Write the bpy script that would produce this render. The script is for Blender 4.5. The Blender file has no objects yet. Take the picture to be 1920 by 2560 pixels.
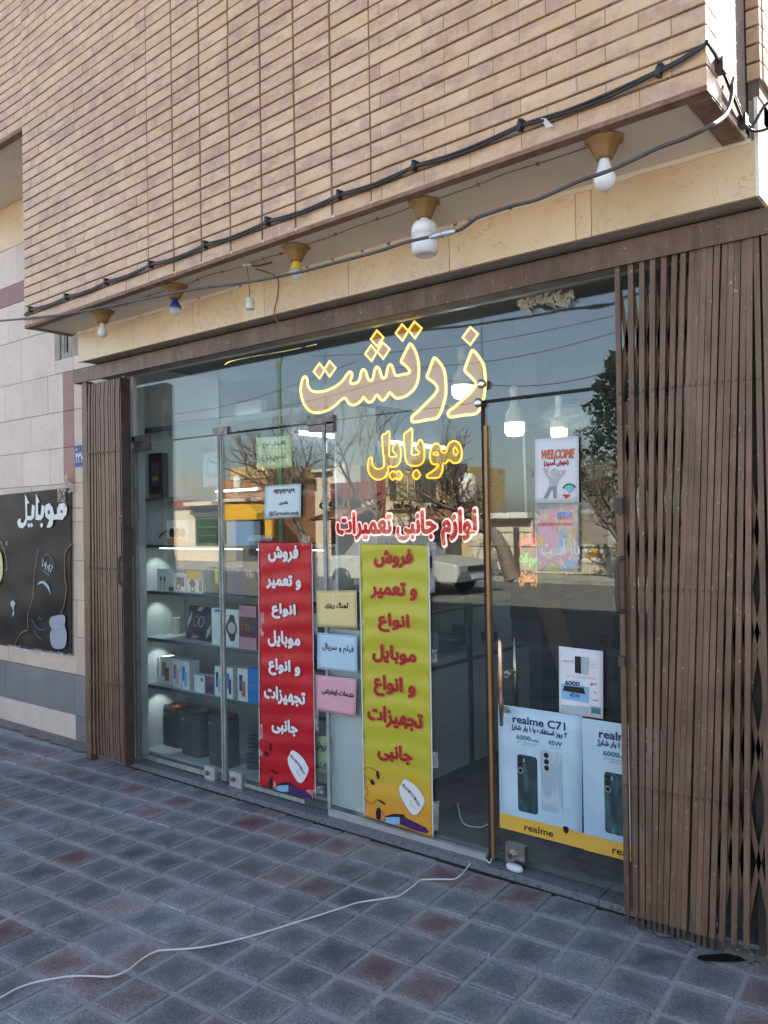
import bpy, bmesh, math, random
from mathutils import Vector, Matrix
R_ = math.radians
random.seed(7)
SC = bpy.context.scene
COL = SC.collection

# ------------------------------------------------------------------ camera
CAMH = 1.6
cam = bpy.data.cameras.new('camera')
camo = bpy.data.objects.new('camera', cam)
COL.objects.link(camo)
SC.camera = camo
FPX = 2028.25
YAW, PITCH, ROLL = R_(38.5146), R_(0.5956), R_(0.9608)
cam.sensor_fit = 'HORIZONTAL'
cam.sensor_width = 36.0
cam.lens = FPX / 1920 * 36.0
cam.clip_start = 0.05
cam.clip_end = 600
CR = Matrix.Rotation(YAW, 3, 'Z') @ Matrix.Rotation(PITCH, 3, 'X') @ Matrix.Rotation(ROLL, 3, 'Y')
camo.matrix_world = Matrix.Translation((0, 0, CAMH)) @ (CR @ Matrix.Rotation(R_(90), 3, 'X')).to_4x4()

# ------------------------------------------------------------------ world, sun, exposure
EXPO = 2.80
SUNV = Vector((0.21, 0.68, 0.55)).normalized()
world = bpy.data.worlds.new('World')
SC.world = world
world.use_nodes = True
wn = world.node_tree
bg = wn.nodes['Background']
sky = wn.nodes.new('ShaderNodeTexSky')
sky.sky_type = 'NISHITA'
sky.sun_disc = False
sky.sun_elevation = math.asin(SUNV.z)
sky.sun_rotation = math.atan2(SUNV.x, SUNV.y)
sky.air_density = 1.0
sky.dust_density = 1.2
sky.ozone_density = 1.5
hsv = wn.nodes.new('ShaderNodeHueSaturation')
hsv.inputs['Saturation'].default_value = 0.74
wn.links.new(sky.outputs[0], hsv.inputs['Color'])
wn.links.new(hsv.outputs[0], bg.inputs[0])
bg.inputs[1].default_value = 0.06
sun = bpy.data.lights.new('sun', 'SUN')
sun.energy = 4.8
sun.angle = R_(0.53)
sun.color = (1.0, 0.90, 0.76)
suno = bpy.data.objects.new('sun', sun)
COL.objects.link(suno)
suno.rotation_euler = SUNV.to_track_quat('Z', 'Y').to_euler()
vs = SC.view_settings
vs.view_transform = 'Standard'
vs.look = 'None'
vs.exposure = EXPO
vs.gamma = 1.0
vs.use_curve_mapping = False
SC.cycles.max_bounces = 8
SC.cycles.diffuse_bounces = 4
SC.cycles.glossy_bounces = 4
SC.cycles.transparent_max_bounces = 16
SC.cycles.transmission_bounces = 6
SC.cycles.sample_clamp_indirect = 6.0
SC.cycles.caustics_reflective = False
SC.cycles.caustics_refractive = False
EM = 1.0 / (2 ** EXPO)          # emission that renders as 1.0

# ------------------------------------------------------------------ measuring helpers: a line of sight of the photo met with a real plane
CAM = Vector((0, 0, CAMH))
def ray(u, v):
    return CR @ Vector(((u - 960) / FPX, 1, -(v - 1280) / FPX))
def at(u, v, Y):
    d = ray(u, v)
    return CAM + d * (Y / d.y)
def atz(u, v, Z):
    d = ray(u, v)
    return CAM + d * ((Z - CAMH) / d.z)
def px(u, v, Y):
    return at(u, v, Y).x
def pz(u, v, Y):
    return at(u, v, Y).z
GY = 3.23                       # plane of the shop glass
def vr(u, v, D):                # a thing across the street, met in the mirror image of the street behind the glass plane
    p = at(u, v, 2 * GY + D)
    return Vector((p.x, -D, p.z))

# ------------------------------------------------------------------ materials
MATS = {}
def newmat(name):
    m = bpy.data.materials.new(name)
    m.use_nodes = True
    MATS[name] = m
    return m, m.node_tree, m.node_tree.nodes['Principled BSDF']
def N(t, kind, **kw):
    n = t.nodes.new(kind)
    for k, v in kw.items():
        setattr(n, k, v)
    return n
def ramp(t, fac, stops):
    r = N(t, 'ShaderNodeValToRGB')
    els = r.color_ramp.elements
    while len(els) < len(stops):
        els.new(0.5)
    for e, (p, c) in zip(els, stops):
        e.position = p
        e.color = (*c, 1) if len(c) == 3 else c
    t.links.new(fac, r.inputs[0])
    return r.outputs[0]
def noise(t, scale=5, detail=4, rough=0.55, vec=None, dist=0.0, stretch=None):
    n = N(t, 'ShaderNodeTexNoise')
    n.inputs['Scale'].default_value = scale
    n.inputs['Detail'].default_value = detail
    n.inputs['Roughness'].default_value = rough
    n.inputs['Distortion'].default_value = dist
    if vec is None:
        tc = N(t, 'ShaderNodeNewGeometry')
        vec = tc.outputs['Position']
    if stretch:
        mp = N(t, 'ShaderNodeMapping')
        mp.inputs['Scale'].default_value = stretch
        t.links.new(vec, mp.inputs[0])
        vec = mp.outputs[0]
    t.links.new(vec, n.inputs['Vector'])
    return n.outputs['Fac']
def mixc(t, fac, a, b, mode='MIX'):
    m = N(t, 'ShaderNodeMix', data_type='RGBA', blend_type=mode)
    for i, x in ((0, fac), (6, a), (7, b)):
        if hasattr(x, 'links') or hasattr(x, 'is_linked'):
            t.links.new(x, m.inputs[i])
        else:
            m.inputs[i].default_value = (*x, 1) if isinstance(x, tuple) and len(x) == 3 else x
    return m.outputs[2]
def math_(t, op, a, b=0.0, c=0.0):
    m = N(t, 'ShaderNodeMath', operation=op)
    for i, x in enumerate((a, b, c)):
        if hasattr(x, 'is_linked'):
            t.links.new(x, m.inputs[i])
        else:
            m.inputs[i].default_value = x
    return m.outputs[0]
def bump(t, bs, h, strength=0.3, dist=0.01):
    b = N(t, 'ShaderNodeBump')
    b.inputs['Strength'].default_value = strength
    b.inputs['Distance'].default_value = dist
    t.links.new(h, b.inputs['Height'])
    t.links.new(b.outputs[0], bs.inputs['Normal'])
def pm(name, c1, c2=None, scale=6, rough=0.6, metal=0.0, bmp=0.0, bscale=None, stretch=None, dist=0.0, c3=None, rvar=0.0, spec=0.5):
    """plain procedural material: two or three tones mixed by noise, fine relief by a second noise"""
    m, t, b = newmat(name)
    c2 = c2 or tuple(min(1, x * 0.8) for x in c1)
    n = noise(t, scale, 5, 0.6, stretch=stretch, dist=dist)
    st = [(0.32, c1), (0.68, c2)] if c3 is None else [(0.3, c1), (0.55, c2), (0.72, c3)]
    t.links.new(ramp(t, n, st), b.inputs['Base Color'])
    b.inputs['Metallic'].default_value = metal
    b.inputs['Specular IOR Level'].default_value = spec
    if rvar:
        t.links.new(math_(t, 'MULTIPLY_ADD', n, rvar, rough - rvar / 2), b.inputs['Roughness'])
    else:
        b.inputs['Roughness'].default_value = rough
    if bmp:
        bump(t, b, noise(t, bscale or scale * 8, 4, 0.6, stretch=stretch), bmp)
    return m
def flat(name, c, rough=0.55, spec=0.3):
    return pm(name, c, tuple(x * 0.9 for x in c), 9, rough, spec=spec)
def emis(name, c, k, base=(0.8, 0.8, 0.8), var=0.0):
    m, t, b = newmat(name)
    b.inputs['Base Color'].default_value = (*base, 1)
    b.inputs['Emission Color'].default_value = (*c, 1)
    if var:
        t.links.new(math_(t, 'MULTIPLY_ADD', noise(t, 60, 3), var * k * EM * 2, k * EM * (1 - var)), b.inputs['Emission Strength'])
    else:
        b.inputs['Emission Strength'].default_value = k * EM
    return m

# glazed facing brick: tone per brick from the object's own random number (single bricks) or from the 'tone' attribute (joined ones)
def tone_of(t):
    oi = N(t, 'ShaderNodeObjectInfo')
    at_ = N(t, 'ShaderNodeAttribute', attribute_name='tone')
    s = math_(t, 'ADD', oi.outputs['Random'], at_.outputs['Fac'])
    return math_(t, 'FRACT', s)
m, t, b = newmat('facing_brick')
tone = tone_of(t)
pos = N(t, 'ShaderNodeNewGeometry').outputs['Position']
base = ramp(t, tone, [(0.0, (0.49, 0.30, 0.175)), (0.2, (0.54, 0.355, 0.20)), (0.4, (0.59, 0.41, 0.235)), (0.62, (0.455, 0.27, 0.165)), (0.8, (0.56, 0.38, 0.215)), (1.0, (0.50, 0.31, 0.18))])
off = N(t, 'ShaderNodeCombineXYZ')
t.links.new(math_(t, 'MULTIPLY', tone, 31.0), off.inputs[0])
t.links.new(math_(t, 'MULTIPLY', tone, 17.0), off.inputs[2])
va = N(t, 'ShaderNodeVectorMath', operation='ADD')
t.links.new(pos, va.inputs[0]); t.links.new(off.outputs[0], va.inputs[1])
n1 = noise(t, 9, 4, 0.6, vec=va.outputs[0], stretch=(1, 1, 2.4))
c = mixc(t, ramp(t, n1, [(0.42, (0, 0, 0)), (0.66, (0.62, 0.62, 0.62))]), base, (0.60, 0.45, 0.335))
n2 = noise(t, 8, 4, 0.6, vec=va.outputs[0], stretch=(0.8, 1, 1.6))
c = mixc(t, ramp(t, n2, [(0.48, (0, 0, 0)), (0.62, (0.7, 0.7, 0.7))]), c, (0.37, 0.225, 0.175))
n3 = noise(t, 90, 3, 0.6, vec=va.outputs[0], stretch=(1, 1, 0.12))
c = mixc(t, ramp(t, n3, [(0.5, (0, 0, 0)), (0.72, (0.32, 0.32, 0.32))]), c, (0.62, 0.52, 0.42))
soot = ramp(t, noise(t, 1.3, 6, 0.7, dist=0.8), [(0.35, (0.90,) * 3), (0.65, (1.06,) * 3)])
c = mixc(t, 1.0, c, soot, 'MULTIPLY')
t.links.new(c, b.inputs['Base Color'])
b.inputs['Roughness'].default_value = 0.42
bump(t, b, noise(t, 40, 4, vec=va.outputs[0]), 0.10, 0.004)
pm('brick_mortar', (0.12, 0.088, 0.07), (0.20, 0.15, 0.12), 14, 0.9, bmp=0.4)

# concrete paver: dusty worn rim, darker middle, blue-grey or dull red
def paver_mat(name, stops_):
    m, t, b = newmat(name)
    tone = tone_of(t)
    base = ramp(t, tone, stops_)
    uv = N(t, 'ShaderNodeTexCoord').outputs['UV']
    sx = N(t, 'ShaderNodeSeparateXYZ'); t.links.new(uv, sx.inputs[0])
    ex = math_(t, 'ABSOLUTE', math_(t, 'SUBTRACT', sx.outputs[0], 0.5))
    ey = math_(t, 'ABSOLUTE', math_(t, 'SUBTRACT', sx.outputs[1], 0.5))
    edge = math_(t, 'MAXIMUM', ex, ey)
    off = N(t, 'ShaderNodeCombineXYZ'); t.links.new(math_(t, 'MULTIPLY', tone, 41.0), off.inputs[2])
    va = N(t, 'ShaderNodeVectorMath', operation='ADD'); t.links.new(N(t, 'ShaderNodeNewGeometry').outputs['Position'], va.inputs[0]); t.links.new(off.outputs[0], va.inputs[1])
    nn = noise(t, 13, 7, 0.7, vec=va.outputs[0], dist=0.6)
    e2 = math_(t, 'ADD', edge, math_(t, 'MULTIPLY_ADD', nn, 0.75, -0.375))
    dust = ramp(t, e2, [(0.18, (0.0,) * 3), (0.42, (0.42,) * 3), (0.60, (0.75,) * 3)])
    c = mixc(t, dust, base, (0.29, 0.292, 0.302))
    fine = noise(t, 120, 4, 0.7)
    c = mixc(t, 1.0, c, ramp(t, fine, [(0.35, (0.60,) * 3), (0.65, (1.45,) * 3)]), 'MULTIPLY')
    wst = noise(t, 2.3, 6, 0.72, dist=1.0)
    c = mixc(t, ramp(t, wst, [(0.58, (0, 0, 0)), (0.74, (0.55,) * 3)]), c, (0.30, 0.31, 0.33))
    spk = noise(t, 260, 2, 0.5)
    c = mixc(t, ramp(t, spk, [(0.68, (0, 0, 0)), (0.72, (0.5,) * 3)]), c, (0.36, 0.37, 0.39))
    blot = ramp(t, noise(t, 1.6, 5, 0.65, dist=0.4), [(0.42, (0.78,) * 3), (0.62, (1.22,) * 3)])
    c = mixc(t, 1.0, c, blot, 'MULTIPLY')
    t.links.new(c, b.inputs['Base Color'])
    b.inputs['Roughness'].default_value = 0.78
    bump(t, b, noise(t, 70, 5, 0.7), 0.6, 0.006)

paver_mat('paver_concrete', [(0.0, (0.105, 0.117, 0.135)), (0.3, (0.155, 0.165, 0.180)), (0.5, (0.078, 0.092, 0.112)), (0.75, (0.180, 0.188, 0.198)), (0.9, (0.120, 0.124, 0.136)), (1.0, (0.150, 0.142, 0.152))])
paver_mat('paver_red', [(0.0, (0.145, 0.078, 0.082)), (0.35, (0.195, 0.145, 0.152)), (0.6, (0.125, 0.058, 0.062)), (0.75, (0.20, 0.16, 0.168)), (1.0, (0.21, 0.165, 0.172))])
pm('paver_mortar', (0.22, 0.222, 0.228), (0.34, 0.34, 0.345), 7, 0.95, bmp=0.6, bscale=60, c3=(0.22, 0.20, 0.185))

# veined cream stone
def stone(name, c1, c2, vein, vs_=3.0, vk=0.5, rough=0.35):
    m, t, b = newmat(name)
    n = noise(t, 3.5, 6, 0.6, dist=0.6)
    c = ramp(t, n, [(0.3, c1), (0.7, c2)])
    w = noise(t, vs_ * 1.7, 7, 0.66, dist=2.4)
    d = math_(t, 'ABSOLUTE', math_(t, 'SUBTRACT', w, 0.5))
    f = ramp(t, d, [(0.0, (vk,) * 3), (0.022, (0, 0, 0))])
    w2 = noise(t, vs_ * 2.7, 5, 0.6, dist=1.2)
    msk = ramp(t, w2, [(0.44, (0, 0, 0)), (0.54, (1, 1, 1))])
    f2 = mixc(t, 1.0, f, msk, 'MULTIPLY')
    c = mixc(t, f2, c, vein)
    tone = tone_of(t)
    c = mixc(t, 1.0, c, ramp(t, tone, [(0, (0.9,) * 3), (1, (1.06,) * 3)]), 'MULTIPLY')
    t.links.new(c, b.inputs['Base Color'])
    b.inputs['Roughness'].default_value = rough
    bump(t, b, noise(t, 50, 4), 0.05, 0.003)
    return m
stone('cream_marble', (0.66, 0.49, 0.305), (0.72, 0.57, 0.385), (0.42, 0.26, 0.13), 3.2, 0.65)
stone('pale_stone', (0.56, 0.465, 0.41), (0.62, 0.53, 0.475), (0.30, 0.27, 0.26), 4.0, 0.5, 0.5)
stone('beige_stone', (0.50, 0.40, 0.31), (0.56, 0.47, 0.38), (0.36, 0.27, 0.2), 4.0, 0.5, 0.5)
stone('red_stone', (0.20, 0.062, 0.055), (0.25, 0.09, 0.078), (0.28, 0.17, 0.15), 5, 0.4, 0.4)
stone('grey_granite', (0.15, 0.155, 0.17), (0.20, 0.20, 0.215), (0.10, 0.10, 0.11), 9, 0.4, 0.4)
pm('sill_granite', (0.065, 0.072, 0.085), (0.17, 0.18, 0.20), 55, 0.5, bmp=0.15, bscale=80, c3=(0.11, 0.12, 0.14))
pm('plaster_soffit', (0.66, 0.59, 0.49), (0.73, 0.655, 0.55), 2.5, 0.85, bmp=0.25, bscale=45)
pm('rough_cement', (0.27, 0.235, 0.20), (0.37, 0.33, 0.285), 5, 0.9, bmp=0.5, bscale=30, c3=(0.24, 0.20, 0.17))
pm('shade_cement', (0.06, 0.05, 0.045), (0.10, 0.085, 0.075), 5, 0.9, bmp=0.4, bscale=30)  # rough cement with its shade put into the colour
pm('rusty_edge', (0.16, 0.085, 0.055), (0.28, 0.19, 0.14), 18, 0.85, bmp=0.4)
pm('white_plaster', (0.72, 0.70, 0.66), (0.80, 0.78, 0.74), 3, 0.8, bmp=0.1)
# old brown paint on steel, dusty, with chips
m, t, b = newmat('brown_steel')
n = noise(t, 5, 5, 0.6)
c = ramp(t, n, [(0.3, (0.098, 0.051, 0.031)), (0.55, (0.150, 0.086, 0.055)), (0.72, (0.12, 0.062, 0.038))])
tone = tone_of(t)
c = mixc(t, 1.0, c, ramp(t, tone, [(0, (0.86,) * 3), (1, (1.12,) * 3)]), 'MULTIPLY')
ch = noise(t, 55, 4, 0.55)
c = mixc(t, ramp(t, ch, [(0.67, (0, 0, 0)), (0.70, (0.8,) * 3)]), c, (0.38, 0.33, 0.28))
du = noise(t, 9, 5, 0.65, stretch=(1, 1, 0.25))
c = mixc(t, ramp(t, du, [(0.5, (0, 0, 0)), (0.75, (0.4,) * 3)]), c, (0.20, 0.135, 0.095))
t.links.new(c, b.inputs['Base Color'])
gr = ramp(t, noise(t, 26, 6, 0.7, stretch=(1, 1, 0.08), dist=0.4), [(0.38, (0.72,) * 3), (0.62, (1.2,) * 3)])
c = mixc(t, 1.0, c, gr, 'MULTIPLY')
t.links.new(c, b.inputs['Base Color'])
b.inputs['Roughness'].default_value = 0.46
bump(t, b, noise(t, 60, 4), 0.25, 0.004)
pm('brown_steel_dark', (0.045, 0.03, 0.027), (0.085, 0.06, 0.05), 12, 0.7, bmp=0.2)
pm('black_gap', (0.012, 0.011, 0.011), (0.02, 0.018, 0.018), 9, 0.9)
pm('brushed_steel', (0.52, 0.50, 0.47), (0.62, 0.60, 0.57), 20, 0.28, metal=1.0, stretch=(1, 1, 0.1), bmp=0.03)
pm('rusted_chrome', (0.62, 0.56, 0.48), (0.33, 0.17, 0.10), 26, 0.25, metal=0.9, c3=(0.66, 0.62, 0.56), stretch=(1, 1, 0.4))
pm('aluminium', (0.50, 0.51, 0.52), (0.60, 0.61, 0.62), 10, 0.4, metal=0.7)
pm('old_fitting', (0.10, 0.085, 0.085), (0.17, 0.15, 0.15), 24, 0.45, metal=0.4, c3=(0.3, 0.28, 0.27), bmp=0.15)
pm('golden_profile', (0.26, 0.14, 0.055), (0.33, 0.19, 0.08), 8, 0.4, metal=0.4)
pm('seal_grey', (0.16, 0.18, 0.17), (0.34, 0.36, 0.34), 38, 0.6, stretch=(1, 1, 0.3))
pm('black_cable', (0.012, 0.012, 0.013), (0.03, 0.028, 0.03), 20, 0.45)
pm('grey_cable', (0.045, 0.042, 0.042), (0.085, 0.08, 0.08), 14, 0.5, bmp=0.1)
pm('thin_wire', (0.16, 0.085, 0.05), (0.24, 0.15, 0.10), 12, 0.6)
pm('white_cable', (0.60, 0.60, 0.60), (0.70, 0.70, 0.70), 8, 0.45)
pm('ochre_plastic', (0.20, 0.105, 0.03), (0.27, 0.155, 0.055), 16, 0.6, bmp=0.15)
pm('bulb_glass', (0.74, 0.74, 0.74), (0.80, 0.80, 0.80), 5, 0.22)
pm('old_bulb', (0.62, 0.60, 0.52), (0.70, 0.67, 0.58), 5, 0.35)
pm('lamp_blue', (0.012, 0.035, 0.16), (0.02, 0.05, 0.20), 6, 0.35)
pm('lamp_yellow', (0.60, 0.42, 0.02), (0.66, 0.48, 0.04), 6, 0.4)
pm('porcelain', (0.60, 0.57, 0.50), (0.68, 0.65, 0.58), 8, 0.3)
m, t, b = newmat('clear_bulb')
b.inputs['Base Color'].default_value = (0.75, 0.78, 0.85, 1)
b.inputs['Roughness'].default_value = 0.12
b.inputs['Alpha'].default_value = 0.45
bump(t, b, noise(t, 90, 3), 0.8, 0.01)

# window glass: clear, slightly green, dusty, reflecting more at a glancing angle
def glass(name, tint, dust=0.05):
    m = bpy.data.materials.new(name); m.use_nodes = True; MATS[name] = m
    t = m.node_tree
    t.nodes.remove(t.nodes['Principled BSDF'])
    out = [n for n in t.nodes if n.type == 'OUTPUT_MATERIAL'][0]
    tr = N(t, 'ShaderNodeBsdfTransparent'); tr.inputs[0].default_value = (*tint, 1)
    gl = N(t, 'ShaderNodeBsdfGlossy'); gl.inputs['Roughness'].default_value = 0.0
    gl.inputs['Color'].default_value = (0.95, 1.0, 1.0, 1)
    lw = N(t, 'ShaderNodeLayerWeight'); lw.inputs[0].default_value = 0.5
    p5 = math_(t, 'POWER', lw.outputs['Facing'], 5.0)
    fac = math_(t, 'MULTIPLY_ADD', p5, 0.92, 0.058)
    mx = N(t, 'ShaderNodeMixShader')
    t.links.new(fac, mx.inputs[0]); t.links.new(tr.outputs[0], mx.inputs[1]); t.links.new(gl.outputs[0], mx.inputs[2])
    df = N(t, 'ShaderNodeBsdfDiffuse'); df.inputs[0].default_value = (0.42, 0.44, 0.44, 1)
    p = N(t, 'ShaderNodeNewGeometry').outputs['Position']
    sp = N(t, 'ShaderNodeSeparateXYZ'); t.links.new(p, sp.inputs[0])
    low = ramp(t, sp.outputs[2], [(0.05, (1, 1, 1)), (0.45, (0.12,) * 3)])
    dn = ramp(t, noise(t, 6, 6, 0.7, dist=0.5), [(0.4, (0.35,) * 3), (0.75, (1, 1, 1))])
    dn2 = ramp(t, noise(t, 180, 2, 0.5), [(0.72, (0, 0, 0)), (0.76, (1, 1, 1))])
    f = mixc(t, 1.0, low, dn, 'MULTIPLY')
    f2 = math_(t, 'MULTIPLY_ADD', dn2, 0.05, math_(t, 'MULTIPLY', f, dust * 3))
    mx2 = N(t, 'ShaderNodeMixShader')
    t.links.new(f2, mx2.inputs[0]); t.links.new(mx.outputs[0], mx2.inputs[1]); t.links.new(df.outputs[0], mx2.inputs[2])
    t.links.new(mx2.outputs[0], out.inputs[0])
    return m
glass('shop_glass', (0.93, 0.97, 0.96), 0.032)
def clearfilm(name, a, c=(0.8, 0.82, 0.82)):
    m, t, b = newmat(name)
    b.inputs['Base Color'].default_value = (*c, 1)
    b.inputs['Roughness'].default_value = 0.15
    n = noise(t, 25, 5, 0.7, dist=1.0)
    t.links.new(ramp(t, n, [(0.35, (a * 0.3,) * 3), (0.7, (a * 1.6,) * 3)]), b.inputs['Alpha'])
    bump(t, b, noise(t, 40, 4, dist=1.0), 0.6, 0.01)
clearfilm('clear_tape', 0.25)
clearfilm('old_tape', 0.5, (0.55, 0.5, 0.4))
clearfilm('faint_sticker', 0.25, (0.75, 0.7, 0.5))
clearfilm('faint_blue', 0.16, (0.5, 0.6, 0.8))

# neon sign
emis('neon_warm', (1.0, 0.62, 0.12), 2.0, (0.4, 0.3, 0.1))
emis('neon_yellow', (1.0, 0.56, 0.0), 1.55, (0.3, 0.2, 0.0))
emis('neon_pink', (1.0, 0.50, 0.48), 1.9, (0.3, 0.1, 0.1))
emis('neon_red', (0.9, 0.0, 0.012), 0.42, (0.15, 0.0, 0.0))
emis('acrylic_amber', (0.52, 0.21, 0.015), 0.44, (0.26, 0.12, 0.03), 0.12)
emis('acrylic_yellow', (0.55, 0.27, 0.01), 0.36, (0.22, 0.12, 0.01), 0.15)
pm('clear_acrylic_edge', (0.10, 0.11, 0.11), (0.16, 0.17, 0.17), 10, 0.3)
emis('tube_light', (0.86, 0.95, 1.0), 10)
emis('tube_light_strong', (0.88, 0.96, 1.0), 12)
emis('bulb_cold', (0.80, 0.97, 1.0), 12)
emis('bulb_warm', (1.0, 0.62, 0.22), 3.5)
emis('rope_bead', (1.0, 0.75, 0.25), 2.6)

# prints and paper
for nm, c in dict(print_red=(0.52, 0.012, 0.025), print_olive=(0.42, 0.40, 0.035), print_orange=(0.62, 0.30, 0.05), print_white=(0.72, 0.72, 0.74), print_black=(0.012, 0.012, 0.014),
                  print_darkred=(0.36, 0.02, 0.015), print_outline=(0.16, 0.02, 0.08), print_salmon=(0.62, 0.22, 0.12), paper_white=(0.66, 0.68, 0.74), paper_yellow=(0.66, 0.56, 0.27), paper_blue=(0.42, 0.60, 0.74),
                  paper_pink=(0.66, 0.36, 0.43), paper_green=(0.46, 0.55, 0.30), paper_pale=(0.55, 0.66, 0.70), print_casegrey=(0.30, 0.34, 0.42), print_dimblue=(0.10, 0.20, 0.34), print_dimgold=(0.30, 0.22, 0.08), print_navy=(0.015, 0.03, 0.12), print_skyblue=(0.22, 0.44, 0.68), print_purple=(0.05, 0.02, 0.11),
                  print_grey=(0.25, 0.26, 0.28), print_mid=(0.42, 0.43, 0.45), print_teal=(0.05, 0.17, 0.2), print_gold=(0.66, 0.40, 0.06), print_green=(0.02, 0.25, 0.1), print_brightred=(0.55, 0.03, 0.02),
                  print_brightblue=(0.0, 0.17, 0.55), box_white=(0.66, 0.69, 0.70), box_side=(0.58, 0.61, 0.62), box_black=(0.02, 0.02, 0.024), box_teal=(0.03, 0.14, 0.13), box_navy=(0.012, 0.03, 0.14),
                  box_pink=(0.50, 0.25, 0.32), box_wine=(0.09, 0.012, 0.02), box_purple=(0.19, 0.05, 0.11), phone_dark=(0.03, 0.055, 0.065), phone_light=(0.36, 0.45, 0.5), sticker_yellow=(0.75, 0.42, 0.03),
                  copper=(0.35, 0.14, 0.08), plate_blue=(0.03, 0.08, 0.30), chalk_orange=(0.6, 0.2, 0.02), chalk_green=(0.02, 0.34, 0.10), chalk_red=(0.5, 0.02, 0.03)).items():
    flat(nm, c, 0.5)
emis('led_red', (1.0, 0.03, 0.05), 0.7, (0.3, 0, 0))
emis('led_green', (0.02, 0.8, 0.2), 0.55, (0, 0.2, 0))
emis('led_orange', (1.0, 0.3, 0.03), 0.75, (0.3, 0.1, 0))
pm('banner_red', (0.40, 0.007, 0.016), (0.47, 0.012, 0.022), 4, 0.36, bmp=0.10, bscale=20, spec=0.32)
m, t, b = newmat('banner_olive')
sp = N(t, 'ShaderNodeSeparateXYZ'); t.links.new(N(t, 'ShaderNodeNewGeometry').outputs['Position'], sp.inputs[0])
c = ramp(t, sp.outputs[2], [(0.10, (0.66, 0.27, 0.03)), (0.24, (0.60, 0.36, 0.04)), (0.42, (0.46, 0.42, 0.035)), (0.9, (0.44, 0.42, 0.035))])
t.links.new(c, b.inputs['Base Color']); b.inputs['Roughness'].default_value = 0.3
bump(t, b, noise(t, 20, 4), 0.12)
m, t, b = newmat('vinyl_black')
n = noise(t, 2.2, 4, 0.5, dist=1.2)
t.links.new(ramp(t, n, [(0.35, (0.004, 0.005, 0.007)), (0.6, (0.009, 0.010, 0.014)), (0.75, (0.026, 0.022, 0.016))]), b.inputs['Base Color'])
b.inputs['Roughness'].default_value = 0.42
b.inputs['Specular IOR Level'].default_value = 0.12
m, t, b = newmat('poster_paleblue')
n = noise(t, 2.4, 4, 0.5, dist=0.8)
t.links.new(ramp(t, n, [(0.35, (0.34, 0.48, 0.60)), (0.65, (0.47, 0.62, 0.72))]), b.inputs['Base Color'])
b.inputs['Roughness'].default_value = 0.35
m, t, b = newmat('phone_teal')
n = noise(t, 11, 3, 0.5, dist=1.6, stretch=(1, 1, 0.4))
t.links.new(ramp(t, n, [(0.45, (0.012, 0.028, 0.036)), (0.62, (0.03, 0.11, 0.13)), (0.75, (0.10, 0.25, 0.28))]), b.inputs['Base Color'])
m, t, b = newmat('phone_silver')
n = noise(t, 11, 3, 0.5, dist=1.6, stretch=(1, 1, 0.4))
t.links.new(ramp(t, n, [(0.45, (0.28, 0.38, 0.45)), (0.62, (0.40, 0.52, 0.58)), (0.75, (0.55, 0.66, 0.70))]), b.inputs['Base Color'])
m, t, b = newmat('pastel_sheet')
n = noise(t, 9, 3, 0.5, dist=1.5)
t.links.new(ramp(t, n, [(0.30, (0.10, 0.26, 0.6)), (0.40, (0.58, 0.60, 0.12)), (0.50, (0.62, 0.22, 0.32)), (0.60, (0.66, 0.58, 0.36)), (0.72, (0.16, 0.36, 0.62))]), b.inputs['Base Color'])

# room inside
pm('shelf_grey', (0.50, 0.55, 0.56), (0.56, 0.61, 0.62), 4, 0.45)
pm('shelf_edge', (0.05, 0.065, 0.08), (0.08, 0.095, 0.11), 8, 0.4)
pm('shelf_back', (0.24, 0.25, 0.25), (0.32, 0.33, 0.33), 3, 0.5)
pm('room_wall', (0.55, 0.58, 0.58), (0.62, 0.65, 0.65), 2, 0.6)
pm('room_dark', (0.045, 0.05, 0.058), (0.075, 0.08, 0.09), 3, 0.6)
pm('room_ceiling', (0.16, 0.17, 0.17), (0.20, 0.21, 0.21), 2, 0.8)
pm('floor_tile', (0.065, 0.05, 0.045), (0.095, 0.075, 0.068), 4, 0.4, c3=(0.08, 0.06, 0.052))
pm('floor_grout', (0.13, 0.115, 0.105), (0.16, 0.14, 0.13), 8, 0.9)
pm('counter_white', (0.60, 0.62, 0.64), (0.66, 0.68, 0.70), 3, 0.4)
pm('counter_post', (0.06, 0.065, 0.075), (0.09, 0.095, 0.11), 6, 0.4, metal=0.5)
pm('dark_plastic', (0.012, 0.013, 0.016), (0.022, 0.024, 0.028), 12, 0.35)
pm('speaker_grille', (0.010, 0.011, 0.014), (0.030, 0.032, 0.038), 160, 0.6, bmp=0.5, bscale=300)
pm('orange_plastic', (0.45, 0.10, 0.03), (0.5, 0.14, 0.05), 8, 0.5)
pm('grey_cloth', (0.10, 0.10, 0.10), (0.15, 0.15, 0.145), 9, 0.8)
pm('wood_brown', (0.10, 0.045, 0.025), (0.15, 0.07, 0.04), 7, 0.6, stretch=(1, 1, 0.2))
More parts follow.
